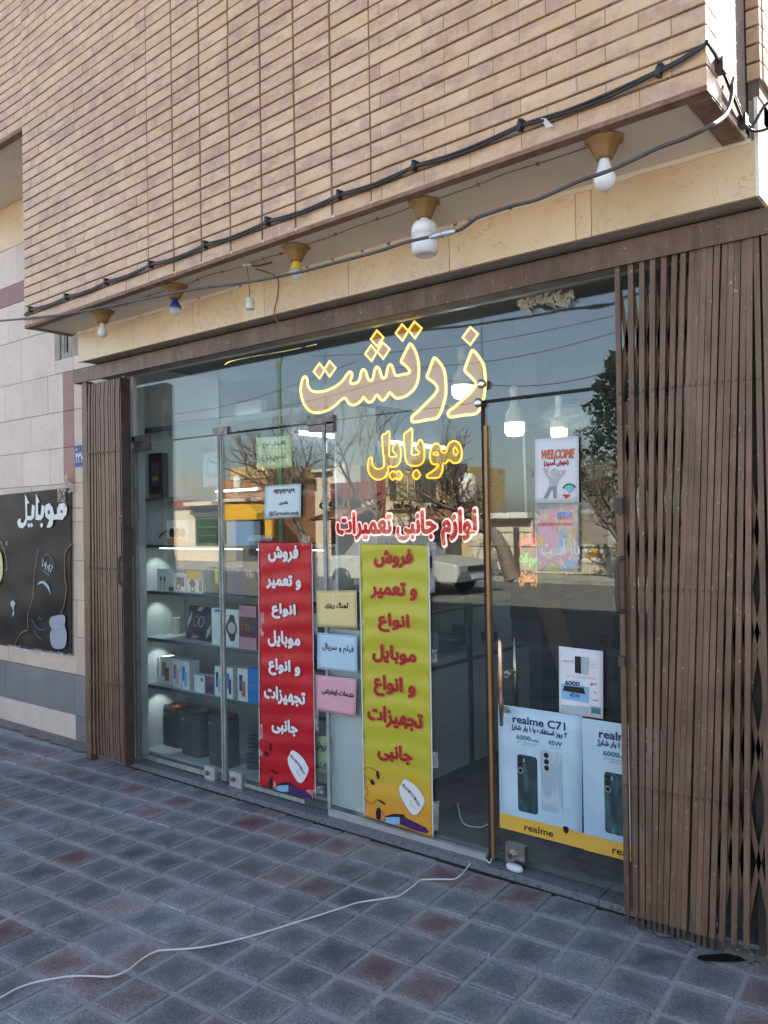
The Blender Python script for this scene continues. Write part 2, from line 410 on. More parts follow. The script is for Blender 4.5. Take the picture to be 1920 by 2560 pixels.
# street
pm('asphalt', (0.12, 0.115, 0.105), (0.16, 0.152, 0.14), 3, 0.95, bmp=0.5, bscale=60)
pm('far_paving', (0.30, 0.27, 0.23), (0.38, 0.345, 0.30), 2, 0.95)
pm('kerb_stone', (0.24, 0.235, 0.225), (0.32, 0.31, 0.295), 4, 0.9, bmp=0.3)
pm('street_yellow_plaster', (0.50, 0.33, 0.15), (0.56, 0.39, 0.19), 1.2, 0.9)
pm('street_cream', (0.56, 0.47, 0.36), (0.63, 0.54, 0.43), 1.2, 0.9)
pm('street_white', (0.60, 0.58, 0.54), (0.68, 0.66, 0.62), 1.2, 0.9)
pm('street_grey', (0.30, 0.30, 0.29), (0.36, 0.36, 0.35), 1.2, 0.9)
pm('street_dark', (0.05, 0.045, 0.045), (0.09, 0.08, 0.075), 1.5, 0.8)
pm('street_awning', (0.28, 0.12, 0.07), (0.36, 0.17, 0.10), 2, 0.8)
pm('street_maroon', (0.20, 0.05, 0.05), (0.26, 0.08, 0.07), 2, 0.8)
pm('canopy_yellow', (0.62, 0.34, 0.02), (0.70, 0.40, 0.03), 2, 0.6)
pm('street_green', (0.08, 0.17, 0.05), (0.12, 0.22, 0.08), 3, 0.6)
pm('pole_green', (0.06, 0.12, 0.07), (0.08, 0.15, 0.09), 6, 0.5)
pm('tank_white', (0.66, 0.64, 0.60), (0.74, 0.72, 0.68), 3, 0.5)
pm('bark', (0.14, 0.10, 0.072), (0.24, 0.18, 0.135), 12, 0.95, bmp=0.6)
pm('conifer', (0.025, 0.042, 0.02), (0.05, 0.075, 0.035), 5, 0.8)
pm('car_white', (0.46, 0.46, 0.44), (0.52, 0.52, 0.50), 3, 0.25)
def brickmat(name, c1, c2, cm, sc):
    m, t, b = newmat(name)
    bt = N(t, 'ShaderNodeTexBrick')
    bt.inputs['Color1'].default_value = (*c1, 1); bt.inputs['Color2'].default_value = (*c2, 1); bt.inputs['Mortar'].default_value = (*cm, 1)
    bt.inputs['Scale'].default_value = sc
    bt.inputs['Mortar Size'].default_value = 0.02
    mp = N(t, 'ShaderNodeMapping'); mp.inputs['Rotation'].default_value = (R_(90), 0, 0)
    t.links.new(N(t, 'ShaderNodeNewGeometry').outputs['Position'], mp.inputs[0])
    t.links.new(mp.outputs[0], bt.inputs[0])
    t.links.new(bt.outputs[0], b.inputs['Base Color'])
    b.inputs['Roughness'].default_value = 0.9
brickmat('street_brick_yellow', (0.50, 0.37, 0.17), (0.56, 0.43, 0.22), (0.30, 0.24, 0.14), 4)
brickmat('street_brick_red', (0.36, 0.17, 0.09), (0.44, 0.23, 0.13), (0.24, 0.15, 0.1), 3)
brickmat('street_block', (0.50, 0.44, 0.33), (0.58, 0.51, 0.40), (0.34, 0.29, 0.22), 2.2)

# ------------------------------------------------------------------ mesh builder
def cr(pts, closed=True, k=4):
    """Catmull-Rom through 2D or 3D points"""
    n = len(pts); out = []
    P = [Vector(p) for p in pts]
    rng = range(n if closed else n - 1)
    for i in rng:
        if closed:
            a, b, c, d = P[i - 1], P[i], P[(i + 1) % n], P[(i + 2) % n]
        else:
            a, b, c, d = P[max(i - 1, 0)], P[i], P[i + 1], P[min(i + 2, n - 1)]
        for s in range(k):
            u = s / k
            out.append(0.5 * ((2 * b) + (c - a) * u + (2 * a - 5 * b + 4 * c - d) * u * u + (3 * b - a - 3 * c + d) * u ** 3))
    if not closed:
        out.append(P[-1])
    return out
class MB:
    def __init__(s):
        s.v = []; s.f = []; s.m = []; s.uv = []; s.tone = []; s.sm = []
    def face(s, pts, m=0, uv=None, tone=0.0, smooth=False):
        i = len(s.v)
        s.v += [tuple(p) for p in pts]
        s.f.append(tuple(range(i, i + len(pts))))
        s.m.append(m); s.uv.append(uv); s.tone.append(tone); s.sm.append(smooth)
        return s
    def box(s, x0, x1, y0, y1, z0, z1, m=0, M=None, bev=0.0, tone=0.0, faces=None):
        if x0 > x1: x0, x1 = x1, x0
        if y0 > y1: y0, y1 = y1, y0
        if z0 > z1: z0, z1 = z1, z0
        c = [(x, y, z) for z in (z0, z1) for y in (y0, y1) for x in (x0, x1)]
        if bev:
            b = bev
            # front (-y) face inset, for facing pieces
            fr = [(x0 + b, y0, z0 + b), (x1 - b, y0, z0 + b), (x1 - b, y0, z1 - b), (x0 + b, y0, z1 - b)]
            md = [(x0, y0 + b, z0), (x1, y0 + b, z0), (x1, y0 + b, z1), (x0, y0 + b, z1)]
            bk = [(x0, y1, z0), (x1, y1, z0), (x1, y1, z1), (x0, y1, z1)]
            L = fr + md + bk
            if M: L = [M @ Vector(p) for p in L]
            i = len(s.v); s.v += [tuple(p) for p in L]
            F = [(0, 1, 2, 3)] + [(k, 4 + k, 4 + (k + 1) % 4, (k + 1) % 4) for k in range(4)] + [(4 + k, 8 + k, 8 + (k + 1) % 4, 4 + (k + 1) % 4) for k in range(4)] + [(11, 10, 9, 8)]
            for f in F:
                s.f.append(tuple(i + q for q in f)); s.m.append(m); s.uv.append(None); s.tone.append(tone); s.sm.append(False)
            return s
        if M: c = [tuple(M @ Vector(p)) for p in c]
        i = len(s.v); s.v += c
        for f in ((0, 2, 3, 1), (4, 5, 7, 6), (0, 1, 5, 4), (2, 6, 7, 3), (0, 4, 6, 2), (1, 3, 7, 5)):
            s.f.append(tuple(i + q for q in f)); s.m.append(m); s.uv.append(None); s.tone.append(tone); s.sm.append(False)
        return s
    def prism(s, pts, y0, y1, m=0, mside=None, back=True):
        """polygon given as (x, z) points, thickness from y0 (front) to y1"""
        n = len(pts)
        a = sum(pts[i][0] * pts[(i + 1) % n][1] - pts[(i + 1) % n][0] * pts[i][1] for i in range(n))
        P = list(pts) if a > 0 else list(pts)[::-1]
        i = len(s.v)
        s.v += [(p[0], y0, p[1]) for p in P] + [(p[0], y1, p[1]) for p in P]
        s.f.append(tuple(range(i, i + n))); s.m.append(m); s.uv.append(None); s.tone.append(0); s.sm.append(False)
        if back:
            s.f.append(tuple(range(i + 2 * n - 1, i + n - 1, -1))); s.m.append(m); s.uv.append(None); s.tone.append(0); s.sm.append(False)
            for k in range(n):
                s.f.append((i + k, i + n + k, i + n + (k + 1) % n, i + (k + 1) % n)); s.m.append(m if mside is None else mside); s.uv.append(None); s.tone.append(0); s.sm.append(False)
        return s
    def tube(s, path, r, n=8, closed=False, m=0, cap=True):
        P = [Vector(p) for p in path]; L = len(P)
        rr = r if isinstance(r, (list, tuple)) else [r] * L
        rings = []; up = None
        for k in range(L):
            if closed: d = P[(k + 1) % L] - P[k - 1]
            else: d = P[min(k + 1, L - 1)] - P[max(k - 1, 0)]
            if d.length < 1e-9: d = Vector((0, 0, 1))
            d.normalize()
            if up is None:
                up = Vector((0, 1, 0)) if abs(d.y) < 0.9 else Vector((1, 0, 0))
            up = (up - d * up.dot(d))
            if up.length < 1e-6: up = d.orthogonal()
            up.normalize(); sd = d.cross(up)
            i = len(s.v)
            for q in range(n):
                a = 2 * math.pi * q / n
                s.v.append(tuple(P[k] + (up * math.cos(a) + sd * math.sin(a)) * rr[k]))
            rings.append(i)
        K = L if closed else L - 1
        for k in range(K):
            a, b = rings[k], rings[(k + 1) % L]
            for q in range(n):
                s.f.append((a + q, a + (q + 1) % n, b + (q + 1) % n, b + q)); s.m.append(m); s.uv.append(None); s.tone.append(0); s.sm.append(True)
        if cap and not closed:
            s.f.append(tuple(rings[0] + q for q in range(n))[::-1]); s.m.append(m); s.uv.append(None); s.tone.append(0); s.sm.append(False)
            s.f.append(tuple(rings[-1] + q for q in range(n))); s.m.append(m); s.uv.append(None); s.tone.append(0); s.sm.append(False)
        return s
    def lathe(s, prof, c, n=20, m=0, squash=None):
        """profile of (radius, z) pairs round a vertical axis through c"""
        rings = []
        for (r, z) in prof:
            i = len(s.v)
            for q in range(n):
                a = 2 * math.pi * q / n
                k = squash(a) if squash else 1.0
                s.v.append((c[0] + r * k * math.cos(a), c[1] + r * k * math.sin(a), c[2] + z))
            rings.append(i)
        for a, b in zip(rings, rings[1:]):
            for q in range(n):
                s.f.append((a + q, a + (q + 1) % n, b + (q + 1) % n, b + q)); s.m.append(m); s.uv.append(None); s.tone.append(0); s.sm.append(True)
        for i, rv in ((rings[0], True), (rings[-1], False)):
            f = tuple(i + q for q in range(n)); s.f.append(f[::-1] if rv else f); s.m.append(m); s.uv.append(None); s.tone.append(0); s.sm.append(False)
        return s
    def build(s, name, mats, parent=None, recalc=True):
        me = bpy.data.meshes.new(name)
        me.from_pydata(s.v, [], s.f)
        if isinstance(mats, str): mats = [mats]
        for x in mats: me.materials.append(MATS[x])
        me.polygons.foreach_set('material_index', s.m)
        me.polygons.foreach_set('use_smooth', s.sm)
        if any(u is not None for u in s.uv):
            ul = me.uv_layers.new(name='UVMap')
            k = 0; data = []
            for f, u in zip(s.f, s.uv):
                for q in range(len(f)):
                    data += list(u[q]) if u else [0.5, 0.5]
            ul.data.foreach_set('uv', data)
        if any(s.tone):
            a = me.attributes.new('tone', 'FLOAT', 'FACE')
            a.data.foreach_set('value', s.tone)
        if recalc:
            bm = bmesh.new(); bm.from_mesh(me)
            bmesh.ops.recalc_face_normals(bm, faces=bm.faces)
            bm.to_mesh(me); bm.free()
        me.update()
        o = bpy.data.objects.new(name, me)
        COL.objects.link(o)
        if parent is not None: o.parent = parent
        return o
def explode(mb, name, mat, parent):
    """every closed piece collected in mb becomes an object of its own"""
    root = list(range(len(mb.v)))
    def find(a):
        while root[a] != a:
            root[a] = root[root[a]]; a = root[a]
        return a
    for f in mb.f:
        for q in f[1:]: root[find(f[0])] = find(q)
    groups = {}
    for f, m in zip(mb.f, mb.m): groups.setdefault(find(f[0]), []).append((f, m))
    out = []
    for k, fs in groups.items():
        b = MB(); mp = {}
        for f, m in fs:
            g = []
            for q in f:
                if q not in mp: mp[q] = len(b.v); b.v.append(mb.v[q])
                g.append(mp[q])
            b.f.append(tuple(g)); b.m.append(m); b.uv.append(None); b.tone.append(0); b.sm.append(False)
        out.append(b.build(name, mat, parent))
    return out
def thing(name, label, cat, group=None, loc=(0, 0, 0)):
    o = bpy.data.objects.new(name, None); COL.objects.link(o)
    o.location = loc
    o.empty_display_size = 0.05
    o['label'] = label; o['category'] = cat
    if group: o['group'] = group
    return o
def tag(o, label, cat, group=None):
    o['label'] = label; o['category'] = cat
    if group: o['group'] = group
    return o
def struct(o):
    o['kind'] = 'structure'; return o
def stuff(o):
    o['kind'] = 'stuff'; return o
def adopt(o, parent):
    """parent without moving: things' empties stand at their base"""
    o.parent = parent
    o.matrix_parent_inverse = Matrix.Translation(parent.location).inverted()
    return o
def rect(x0, z0, x1, z1):
    return [(x0, z0), (x1, z0), (x1, z1), (x0, z1)]
def rrect(x0, z0, x1, z1, r, k=4):
    o = []
    for cx, cz, a0 in ((x1 - r, z0 + r, -90), (x1 - r, z1 - r, 0), (x0 + r, z1 - r, 90), (x0 + r, z0 + r, 180)):
        for i in range(k + 1):
            a = R_(a0 + 90 * i / k)
            o.append((cx + r * math.cos(a), cz + r * math.sin(a)))
    return o
def ell(cx, cz, rx, rz=None, n=20, rot=0):
    rz = rz or rx
    o = []
    for i in range(n):
        a = 2 * math.pi * i / n
        x, z = rx * math.cos(a), rz * math.sin(a)
        o.append((cx + x * math.cos(rot) - z * math.sin(rot), cz + x * math.sin(rot) + z * math.cos(rot)))
    return o
def quad(corners_px, Y):
    """four photo corners on the plane Y, as (x, z)"""
    return [(at(u, v, Y).x, at(u, v, Y).z) for u, v in corners_px]

# ------------------------------------------------------------------ writing: joined letter forms, right to left
_F = {}
def _reg(s, base, four=True):
    _F[s] = (base, base + 1, base + 2, base + 3) if four else (base, base + 1)
for s_, b_ in (('ب', 0xFE8F), ('پ', 0xFB56), ('ت', 0xFE95), ('ث', 0xFE99), ('ج', 0xFE9D), ('چ', 0xFB7A), ('ح', 0xFEA1), ('خ', 0xFEA5), ('س', 0xFEB1), ('ش', 0xFEB5), ('ص', 0xFEB9), ('ض', 0xFEBD), ('ط', 0xFEC1),
               ('ظ', 0xFEC5), ('ع', 0xFEC9), ('غ', 0xFECD), ('ف', 0xFED1), ('ق', 0xFED5), ('ک', 0xFB8E), ('گ', 0xFB92), ('ل', 0xFEDD), ('م', 0xFEE1), ('ن', 0xFEE5), ('ه', 0xFEE9), ('ی', 0xFBFC)):
    _reg(s_, b_)
for s_, b_ in (('آ', 0xFE81), ('ا', 0xFE8D), ('د', 0xFEA9), ('ذ', 0xFEAB), ('ر', 0xFEAD), ('ز', 0xFEAF), ('ژ', 0xFB8A), ('و', 0xFEED)):
    _reg(s_, b_, False)
def shape(txt):
    out = []; i = 0; n = len(txt)
    def dual(ch): return ch in _F and len(_F[ch]) == 4
    while i < n:
        ch = txt[i]
        if ch in _F:
            prev = i > 0 and dual(txt[i - 1])
            if ch == 'ل' and i + 1 < n and txt[i + 1] == 'ا':
                out.append(chr(0xFEFC if prev else 0xFEFB)); i += 2; continue
            nxt = i + 1 < n and txt[i + 1] in _F
            f = _F[ch]
            if len(f) == 4:
                c = f[3] if prev and nxt else f[2] if nxt else f[1] if prev else f[0]
            else:
                c = f[1] if prev else f[0]
            out.append(chr(c))
        else:
            out.append({'(': ')', ')': '('}.get(ch, ch))
        i += 1
    out = out[::-1]
    # digits keep their own order
    res = []; k = 0
    while k < len(out):
        if out[k] in '۰۱۲۳۴۵۶۷۸۹0123456789':
            j = k
            while j < len(out) and out[j] in '۰۱۲۳۴۵۶۷۸۹0123456789': j += 1
            res += out[k:j][::-1]; k = j
        else:
            res.append(out[k]); k += 1
    return ''.join(res)
_TC = {}
def glyphs(txt, fa):
    key = (txt, fa)
    if key in _TC: return _TC[key]
    cu = bpy.data.curves.new('writing', 'FONT')
    cu.body = shape(txt) if fa else txt
    cu.size = 1.0; cu.resolution_u = 3
    o = bpy.data.objects.new('writing', cu); COL.objects.link(o)
    dg = bpy.context.evaluated_depsgraph_get(); dg.update()
    me = bpy.data.meshes.new_from_object(o.evaluated_get(dg))
    V = [(v.co.x, v.co.y) for v in me.vertices]; F = [tuple(p.vertices) for p in me.polygons]
    bpy.data.objects.remove(o); bpy.data.curves.remove(cu); bpy.data.meshes.remove(me)
    _TC[key] = (V, F)
    return V, F
def text(mb, txt, cx, cz, Y, h=None, w=None, fa=True, bold=0.0, m=0, mirror=False, rot=0.0, maxh=None, shear=0.0, Yf=None, n=8):
    """lettering in the facade plane, centred on (cx, cz); w or h is the size of its box, bold in metres"""
    V, F = glyphs(txt, fa)
    if not V: return mb
    x0 = min(p[0] for p in V); x1 = max(p[0] for p in V); y0 = min(p[1] for p in V); y1 = max(p[1] for p in V)
    sx = sy = None
    if w and h: sx = w / (x1 - x0); sy = h / (y1 - y0)
    elif w: sx = sy = w / (x1 - x0)
    else: sx = sy = h / (y1 - y0)
    mx, my = (x0 + x1) / 2, (y0 + y1) / 2
    offs = [(0, 0)] if bold == 0 else [(0, 0)] + [(bold * math.cos(2 * math.pi * k / n), bold * math.sin(2 * math.pi * k / n)) for k in range(n)]
    cr_, sr_ = math.cos(rot), math.sin(rot)
    for k, (ox, oz) in enumerate(offs):
        i = len(mb.v)
        for (x, y) in V:
            lx = (x - mx) * sx + ox; lz = (y - my) * sy + oz
            lx += shear * lz
            if mirror: lx = -lx
            X = cx + lx * cr_ - lz * sr_; Z = cz + lx * sr_ + lz * cr_
            mb.v.append((X, (Yf(X, Z) if Yf else Y) - 0.00003 * k, Z))
        for f in F:
            f2 = f[::-1] if mirror else f
            mb.f.append(tuple(i + q for q in f2)); mb.m.append(m); mb.uv.append(None); mb.tone.append(0); mb.sm.append(False)
    return mb

# ================================================================== GROUND
PG_O = Vector((-1.955, 2.334)); PG_A = R_(3.55); PG_S = 0.1986
pi_ = Vector((math.cos(PG_A), math.sin(PG_A))); pj_ = Vector((math.sin(PG_A), -math.cos(PG_A)))
mb = MB().box(-60, 40, -2.75, 3.2, -0.30, -0.0065)
pavement = struct(mb.build('pavement', 'paver_mortar'))
mb = MB().box(-150, 120, -13.5, -2.75, -0.45, -0.16)
struct(mb.build('road', 'asphalt'))
mb = MB().box(-400, 400, -400, -13.5, -0.5, -0.12)
mb.box(-400, -60, -13.5, 300, -0.5, -0.17); mb.box(40, 400, -13.5, 300, -0.5, -0.17); mb.box(-60, 40, 11.0, 300, -0.5, -0.17)
struct(mb.build('ground', 'far_paving'))
for y_ in (-2.90, -13.5):
    kb = MB()
    x = -60
    while x < 30:
        kb.box(x, x + 0.985, y_, y_ + 0.15, -0.3, 0.002 if y_ > -5 else -0.06); x += 1.0
    k_ = kb.build('kerb', 'kerb_stone'); k_['kind'] = 'stuff'
# joints filled nearly flush; each paver stands a few millimetres proud
def clip_poly(poly, lim):
    out = []
    for i in range(len(poly)):
        a, b = poly[i], poly[(i + 1) % len(poly)]
        ia, ib = a[1] <= lim, b[1] <= lim
        if ia: out.append(a)
        if ia != ib:
            k = (lim - a[1]) / (b[1] - a[1]); out.append((a[0] + (b[0] - a[0]) * k, lim))
    return out
rp = random.Random(11)
cands = []
for i in range(-40, 16):
    for j in range(-5, 24):
        c = PG_O + pi_ * PG_S * (i + 0.5) + pj_ * PG_S * (j + 0.5)
        if c.y > 3.30 or c.y < -2.6 or c.x > 1.6 or c.x < -9.6: continue
        lim = 3.235 if c.x < -5.2 else 3.135
        g = 0.0100 + rp.random() * 0.0040
        a = rp.uniform(-0.012, 0.012); h = PG_S / 2 - g
        dz = rp.uniform(-0.0025, 0.0025); tl = (rp.uniform(-0.012, 0.012), rp.uniform(-0.012, 0.012))
        ca, sa = math.cos(PG_A + a), math.sin(PG_A + a)
        reach = abs(h) * 1.3
        pr_ = .8 if j == 3 and i < 0 else .5 if j in (-4, -5) else .5 if i >= 6 else .035
        red = rp.random() < pr_
        cands.append((c, h, a, dz, tl, c.y + reach > lim, lim, red))
def seen(p):
    d = CR.transposed() @ (Vector(p) - CAM)
    if d.y < 0.3: return None
    return 960 + FPX * d.x / d.y, 1280 - FPX * d.z / d.y, d.y
vis = []
rest = []
for cd in cands:
    s_ = seen((cd[0].x, cd[0].y, 0))
    if s_ and -110 < s_[0] < 2030 and s_[1] < 2680 and not cd[5]:
        vis.append((s_[2], cd))
    else: rest.append(cd)
vis.sort(key=lambda q: q[0])
rest += [q[1] for q in vis[296:]]
def paver_mesh(h, sh=0.004):
    b = MB()
    t = 0.0
    top = [(-h + sh, -h + sh, t), (h - sh, -h + sh, t), (h - sh, h - sh, t), (-h + sh, h - sh, t)]
    e = 0.02
    uvt = [(e, e), (1 - e, e), (1 - e, 1 - e), (e, 1 - e)]
    b.face(top, uv=uvt)
    lo = [(-h, -h, -0.004), (h, -h, -0.004), (h, h, -0.004), (-h, h, -0.004)]
    bt = [(x, y, -0.03) for x, y, z in lo]
    cu = [(0, 0), (1, 0), (1, 1), (0, 1)]
    for k in range(4):
        n = (k + 1) % 4
        b.face([lo[k], lo[n], top[n], top[k]], uv=[cu[k], cu[n], uvt[n], uvt[k]])
        b.face([bt[k], bt[n], lo[n], lo[k]], uv=[cu[k], cu[n], cu[n], cu[k]])
    return b
pmesh = {}
for n_, (dist, cd) in enumerate(vis[:296]):
    c, h, a, dz, tl, _, _, red = cd
    if red not in pmesh:
        o = paver_mesh(PG_S / 2 - 0.0118).build('paver', 'paver_red' if red else 'paver_concrete', pavement); pmesh[red] = o.data
    else:
        o = bpy.data.objects.new('paver', pmesh[red]); COL.objects.link(o); o.parent = pavement
    k = h / (PG_S / 2 - 0.0118)
    o.location = (c.x, c.y, dz)
    o.rotation_euler = (tl[0], tl[1], PG_A + a + (math.pi / 2) * rp.randrange(4))
    o.scale = (k * rp.uniform(0.985, 1.01), k * rp.uniform(0.985, 1.01), 1)
b = MB()
for c, h, a, dz, tl, cut, lim, red in rest:
    ca, sa = math.cos(PG_A + a), math.sin(PG_A + a)
    loc = [(-h, -h), (h, -h), (h, h), (-h, h)]
    P = [(c.x + x * ca - y * sa, c.y + x * sa + y * ca) for x, y in loc]
    tone = rp.random()
    if cut:
        P = clip_poly(P, lim)
        if len(P) < 3: continue
        ar = abs(sum(P[i][0] * P[(i + 1) % len(P)][1] - P[(i + 1) % len(P)][0] * P[i][1] for i in range(len(P)))) / 2
        if ar < 0.0012: continue
    U = []
    for (x, y) in P:
        dx, dy = x - c.x, y - c.y
        U.append((0.5 + (dx * ca + dy * sa) / (2 * h), 0.5 + (-dx * sa + dy * ca) / (2 * h)))
    n = len(P)
    b.face([(x, y, dz) for x, y in P], uv=U, tone=tone, m=int(red))
    for q in range(n):
        r_ = (q + 1) % n
        b.face([(P[q][0], P[q][1], -0.03), (P[r_][0], P[r_][1], -0.03), (P[r_][0], P[r_][1], dz), (P[q][0], P[q][1], dz)], uv=[U[q], U[r_], U[r_], U[q]], tone=tone, m=int(red))
stuff(b.build('paving', ['paver_concrete', 'paver_red'], pavement))
# loose cement and rubble along the foot of the buildings
rb = MB(); rr = random.Random(5)
def pebble(mb, c, r, rr, m=0, fl=0.6):
    n = 6
    mb.lathe([(r * 0.45, 0), (r, r * fl * 0.4), (r * 0.7, r * fl), (r * 0.15, r * fl * 1.25)], c, n=n, m=m, squash=lambda a: 0.8 + 0.3 * math.sin(a * 3 + c[0] * 50))
for k in range(260):
    x = rr.uniform(-7.6, -5.15); y = 3.27 - abs(rr.gauss(0, 0.06)); pebble(rb, (x, y, -0.01), rr.uniform(0.004, 0.017), rr)
for k in range(90):
    x = rr.uniform(-1.25, -0.6); y = 3.13 - abs(rr.gauss(0, 0.035)); pebble(rb, (x, y, -0.006), rr.uniform(0.003, 0.011), rr)
for k in range(60):
    x = rr.uniform(-0.93, -0.7); y = rr.uniform(3.12, 3.25); pebble(rb, (x, y, 0.0), rr.uniform(0.006, 0.018), rr, fl=.9)
for k in range(70):
    x = rr.uniform(-4.6, -1.5); y = rr.uniform(1.2, 3.1); pebble(rb, (x, y, 0.0), rr.uniform(0.0015, 0.004), rr)
pm('rubble_grey', (0.13, 0.115, 0.10), (0.24, 0.215, 0.19), 30, 0.95, bmp=0.5)
o = stuff(rb.build('rubble', 'rubble_grey'))
db = MB()
for (x0, x1, y0, y1) in ((-7.6, -5.2, 3.16, 3.28), (-1.20, -0.62, 3.085, 3.16)):
    nx = 30
    pts = []
    for k in range(nx + 1):
        x = x0 + (x1 - x0) * k / nx
        pts.append((x, y0 + rr.uniform(-0.03, 0.03)))
    for k in range(nx):
        db.face([(pts[k][0], pts[k][1], 0.0045), (pts[k + 1][0], pts[k + 1][1], 0.0045), (pts[k + 1][0], y1, 0.014), (pts[k][0], y1, 0.014)], smooth=True)
stuff(db.build('cement_spill', 'rubble_grey'))
# oil stain on the pavement
st = [(1482, 2394), (1492, 2388), (1530, 2385), (1580, 2383), (1620, 2385), (1644, 2389), (1640, 2396), (1610, 2401), (1560, 2404), (1510, 2403), (1488, 2399)]
p0 = atz(1745, 2388, 0)
b = MB()
pts = [atz(u + 260, v, 0.0062) for u, v in st]
b.face([(p.x, p.y, 0.0062) for p in cr(pts, True, 3)])
flat('oil_black', (0.008, 0.007, 0.007), 0.5)
tag(b.build('oil_stain', 'oil_black'), 'long black oily stain on the paving at the lower right', 'stain')

# ================================================================== UPPER STOREY (brick box over the shop)
BA = Vector((-5.088, 2.673, 2.9)); BB = Vector((-0.738, 2.528, 2.9))
bt_ = (BB - BA).normalized(); BANG = math.atan2(bt_.y, bt_.x)
BM = Matrix.Translation((BA.x, BA.y, 0)) @ Matrix.Rotation(BANG, 4, 'Z')      # local: x along the face, y into the wall
BL = (BB - BA).length
upper = thing('upper_storey', 'projecting upper storey faced with tan and pink glazed brick above the shop', 'building', loc=(0, 0, 0))
CH = 0.0622
TOPB = 5.48
b = MB()
b.box(0.004, BL - 0.004, 0.012, 0.40, 2.912, TOPB, M=BM)
o = b.build('backing_wall', 'brick_mortar', upper)
b = MB().box(0.0, BL, 0.0, 0.40, TOPB, 8.4, M=BM)
b.box(-4.6, -0.7, 3.05, 8.6, 2.96, 8.4)  # closed bulk out of view, height set for the shadow it casts
b.build('wall', 'facing_brick', upper)
rb_ = random.Random(3)
bricks = []          # (s0, s1, z0, z1)
ncourse = int((TOPB - 2.9) / CH)
for k in range(ncourse):
    z0 = 2.9 + k * CH + (0.0 if k == 0 else 0.004); z1 = 2.9 + (k + 1) * CH - 0.004
    ev = k % 2 == 0
    def run(s0, s1, first, mod, g):
        s = s0; nxt = s0 + first
        while s < s1 - 0.01:
            e = min(nxt, s1)
            if s1 - e < 0.02: e = s1
            bricks.append((s + (g / 2 if s > 0.001 else 0), e - g / 2 if e < BL - 0.001 else e, z0, z1)); s = e; nxt = e + mod
    stepped = z0 > 4.385
    e1 = 1.406
    if stepped: e1 = 1.637
    run(0, e1, 0.108 if ev else 0.217, 0.217, 0.0012)
    S = [1.406, 1.637, 1.869, 2.098, 2.327, 2.552, 2.778, 3.004]
    for a_, c_ in zip(S, S[1:]):
        if stepped and a_ < 1.5: continue
        bricks.append((a_ + 0.0062, c_ - 0.0062, z0, z1))
    run(3.004, BL, 0.054 if ev else 0.158, 0.217, 0.0012)
sc_ = []
for (s0, s1, z0, z1) in bricks:
    P = [seen(BM @ Vector((s, 0, z))) for s, z in ((s0, z0), (s1, z0), (s1, z1), (s0, z1))]
    ar = 0
    if all(P):
        cx_ = sum(p[0] for p in P) / 4; cy_ = sum(p[1] for p in P) / 4
        if -5 < cx_ < 1925 and -12 < cy_ < 2600:
            ar = abs(sum(P[i][0] * P[(i + 1) % 4][1] - P[(i + 1) % 4][0] * P[i][1] for i in range(4))) / 2
    sc_.append((ar, (s0, s1, z0, z1)))
sc_.sort(key=lambda q: -q[0])
bm_cache = {}
jb = MB()
for n_, (ar, (s0, s1, z0, z1)) in enumerate(sc_):
    dy = rb_.uniform(-0.0016, 0.0016)
    if n_ < 298 and ar > 0:
        key = (round(s1 - s0, 3), round(z1 - z0, 4))
        if key not in bm_cache:
            o = MB().box(0, s1 - s0, 0, 0.03, 0, z1 - z0, bev=0.0022).build('brick', 'facing_brick', upper)
            bm_cache[key] = o.data
        else:
            o = bpy.data.objects.new('brick', bm_cache[key]); COL.objects.link(o); o.parent = upper
        o.matrix_local = BM @ Matrix.Translation((s0, dy, z0))
        o.rotation_euler.y += rb_.uniform(-0.0025, 0.0025)
    else:
        jb.box(s0, s1, dy, 0.03, z0, z1, bev=0.0022, M=BM, tone=rb_.random())
# return face on the right, then the brick pier beyond it
RX = BB.x
b = MB().box(RX - 0.30, RX - 0.012, 2.54, 2.94, 2.912, TOPB)
b.box(RX + 0.004, -0.697, 2.982, 3.5, 3.03, TOPB)
b.box(RX - 0.3, -0.69, 2.975, 3.5, TOPB, 8.4)
b.build('side_backing', 'brick_mortar', upper)
for k in range(ncourse):
    z0 = 2.9 + k * CH + (0.0 if k == 0 else 0.004); z1 = 2.9 + (k + 1) * CH - 0.004
    ys = [2.545, 2.66, 2.877, 2.955] if k % 2 else [2.545, 2.768, 2.955]
    for a_, c_ in zip(ys, ys[1:]):
        Mx = Matrix.Translation((RX + 0.001, 0, 0)) @ Matrix.Rotation(R_(90), 4, 'Z')
        jb.box(a_ + 0.0012, c_ - 0.0012, 0, 0.03, z0, z1, bev=0.002, M=Mx, tone=rb_.random())
    if z0 > 3.03:
        jb.box(RX + 0.003, -0.690, 2.968, 3.0, z0, z1, bev=0.002, tone=rb_.random())
        Mx = Matrix.Translation((-0.685, 0, 0)) @ Matrix.Rotation(R_(90), 4, 'Z')
        for a_, c_ in ((3.0, 3.2), (3.2, 3.42)) if k % 2 else ((3.0, 3.1), (3.1, 3.31), (3.31, 3.42)):
            jb.box(a_ + 0.001, c_ - 0.001, 0, 0.03, z0, z1, bev=0.002, M=Mx, tone=rb_.random())
stuff(jb.build('brickwork', 'facing_brick', upper))
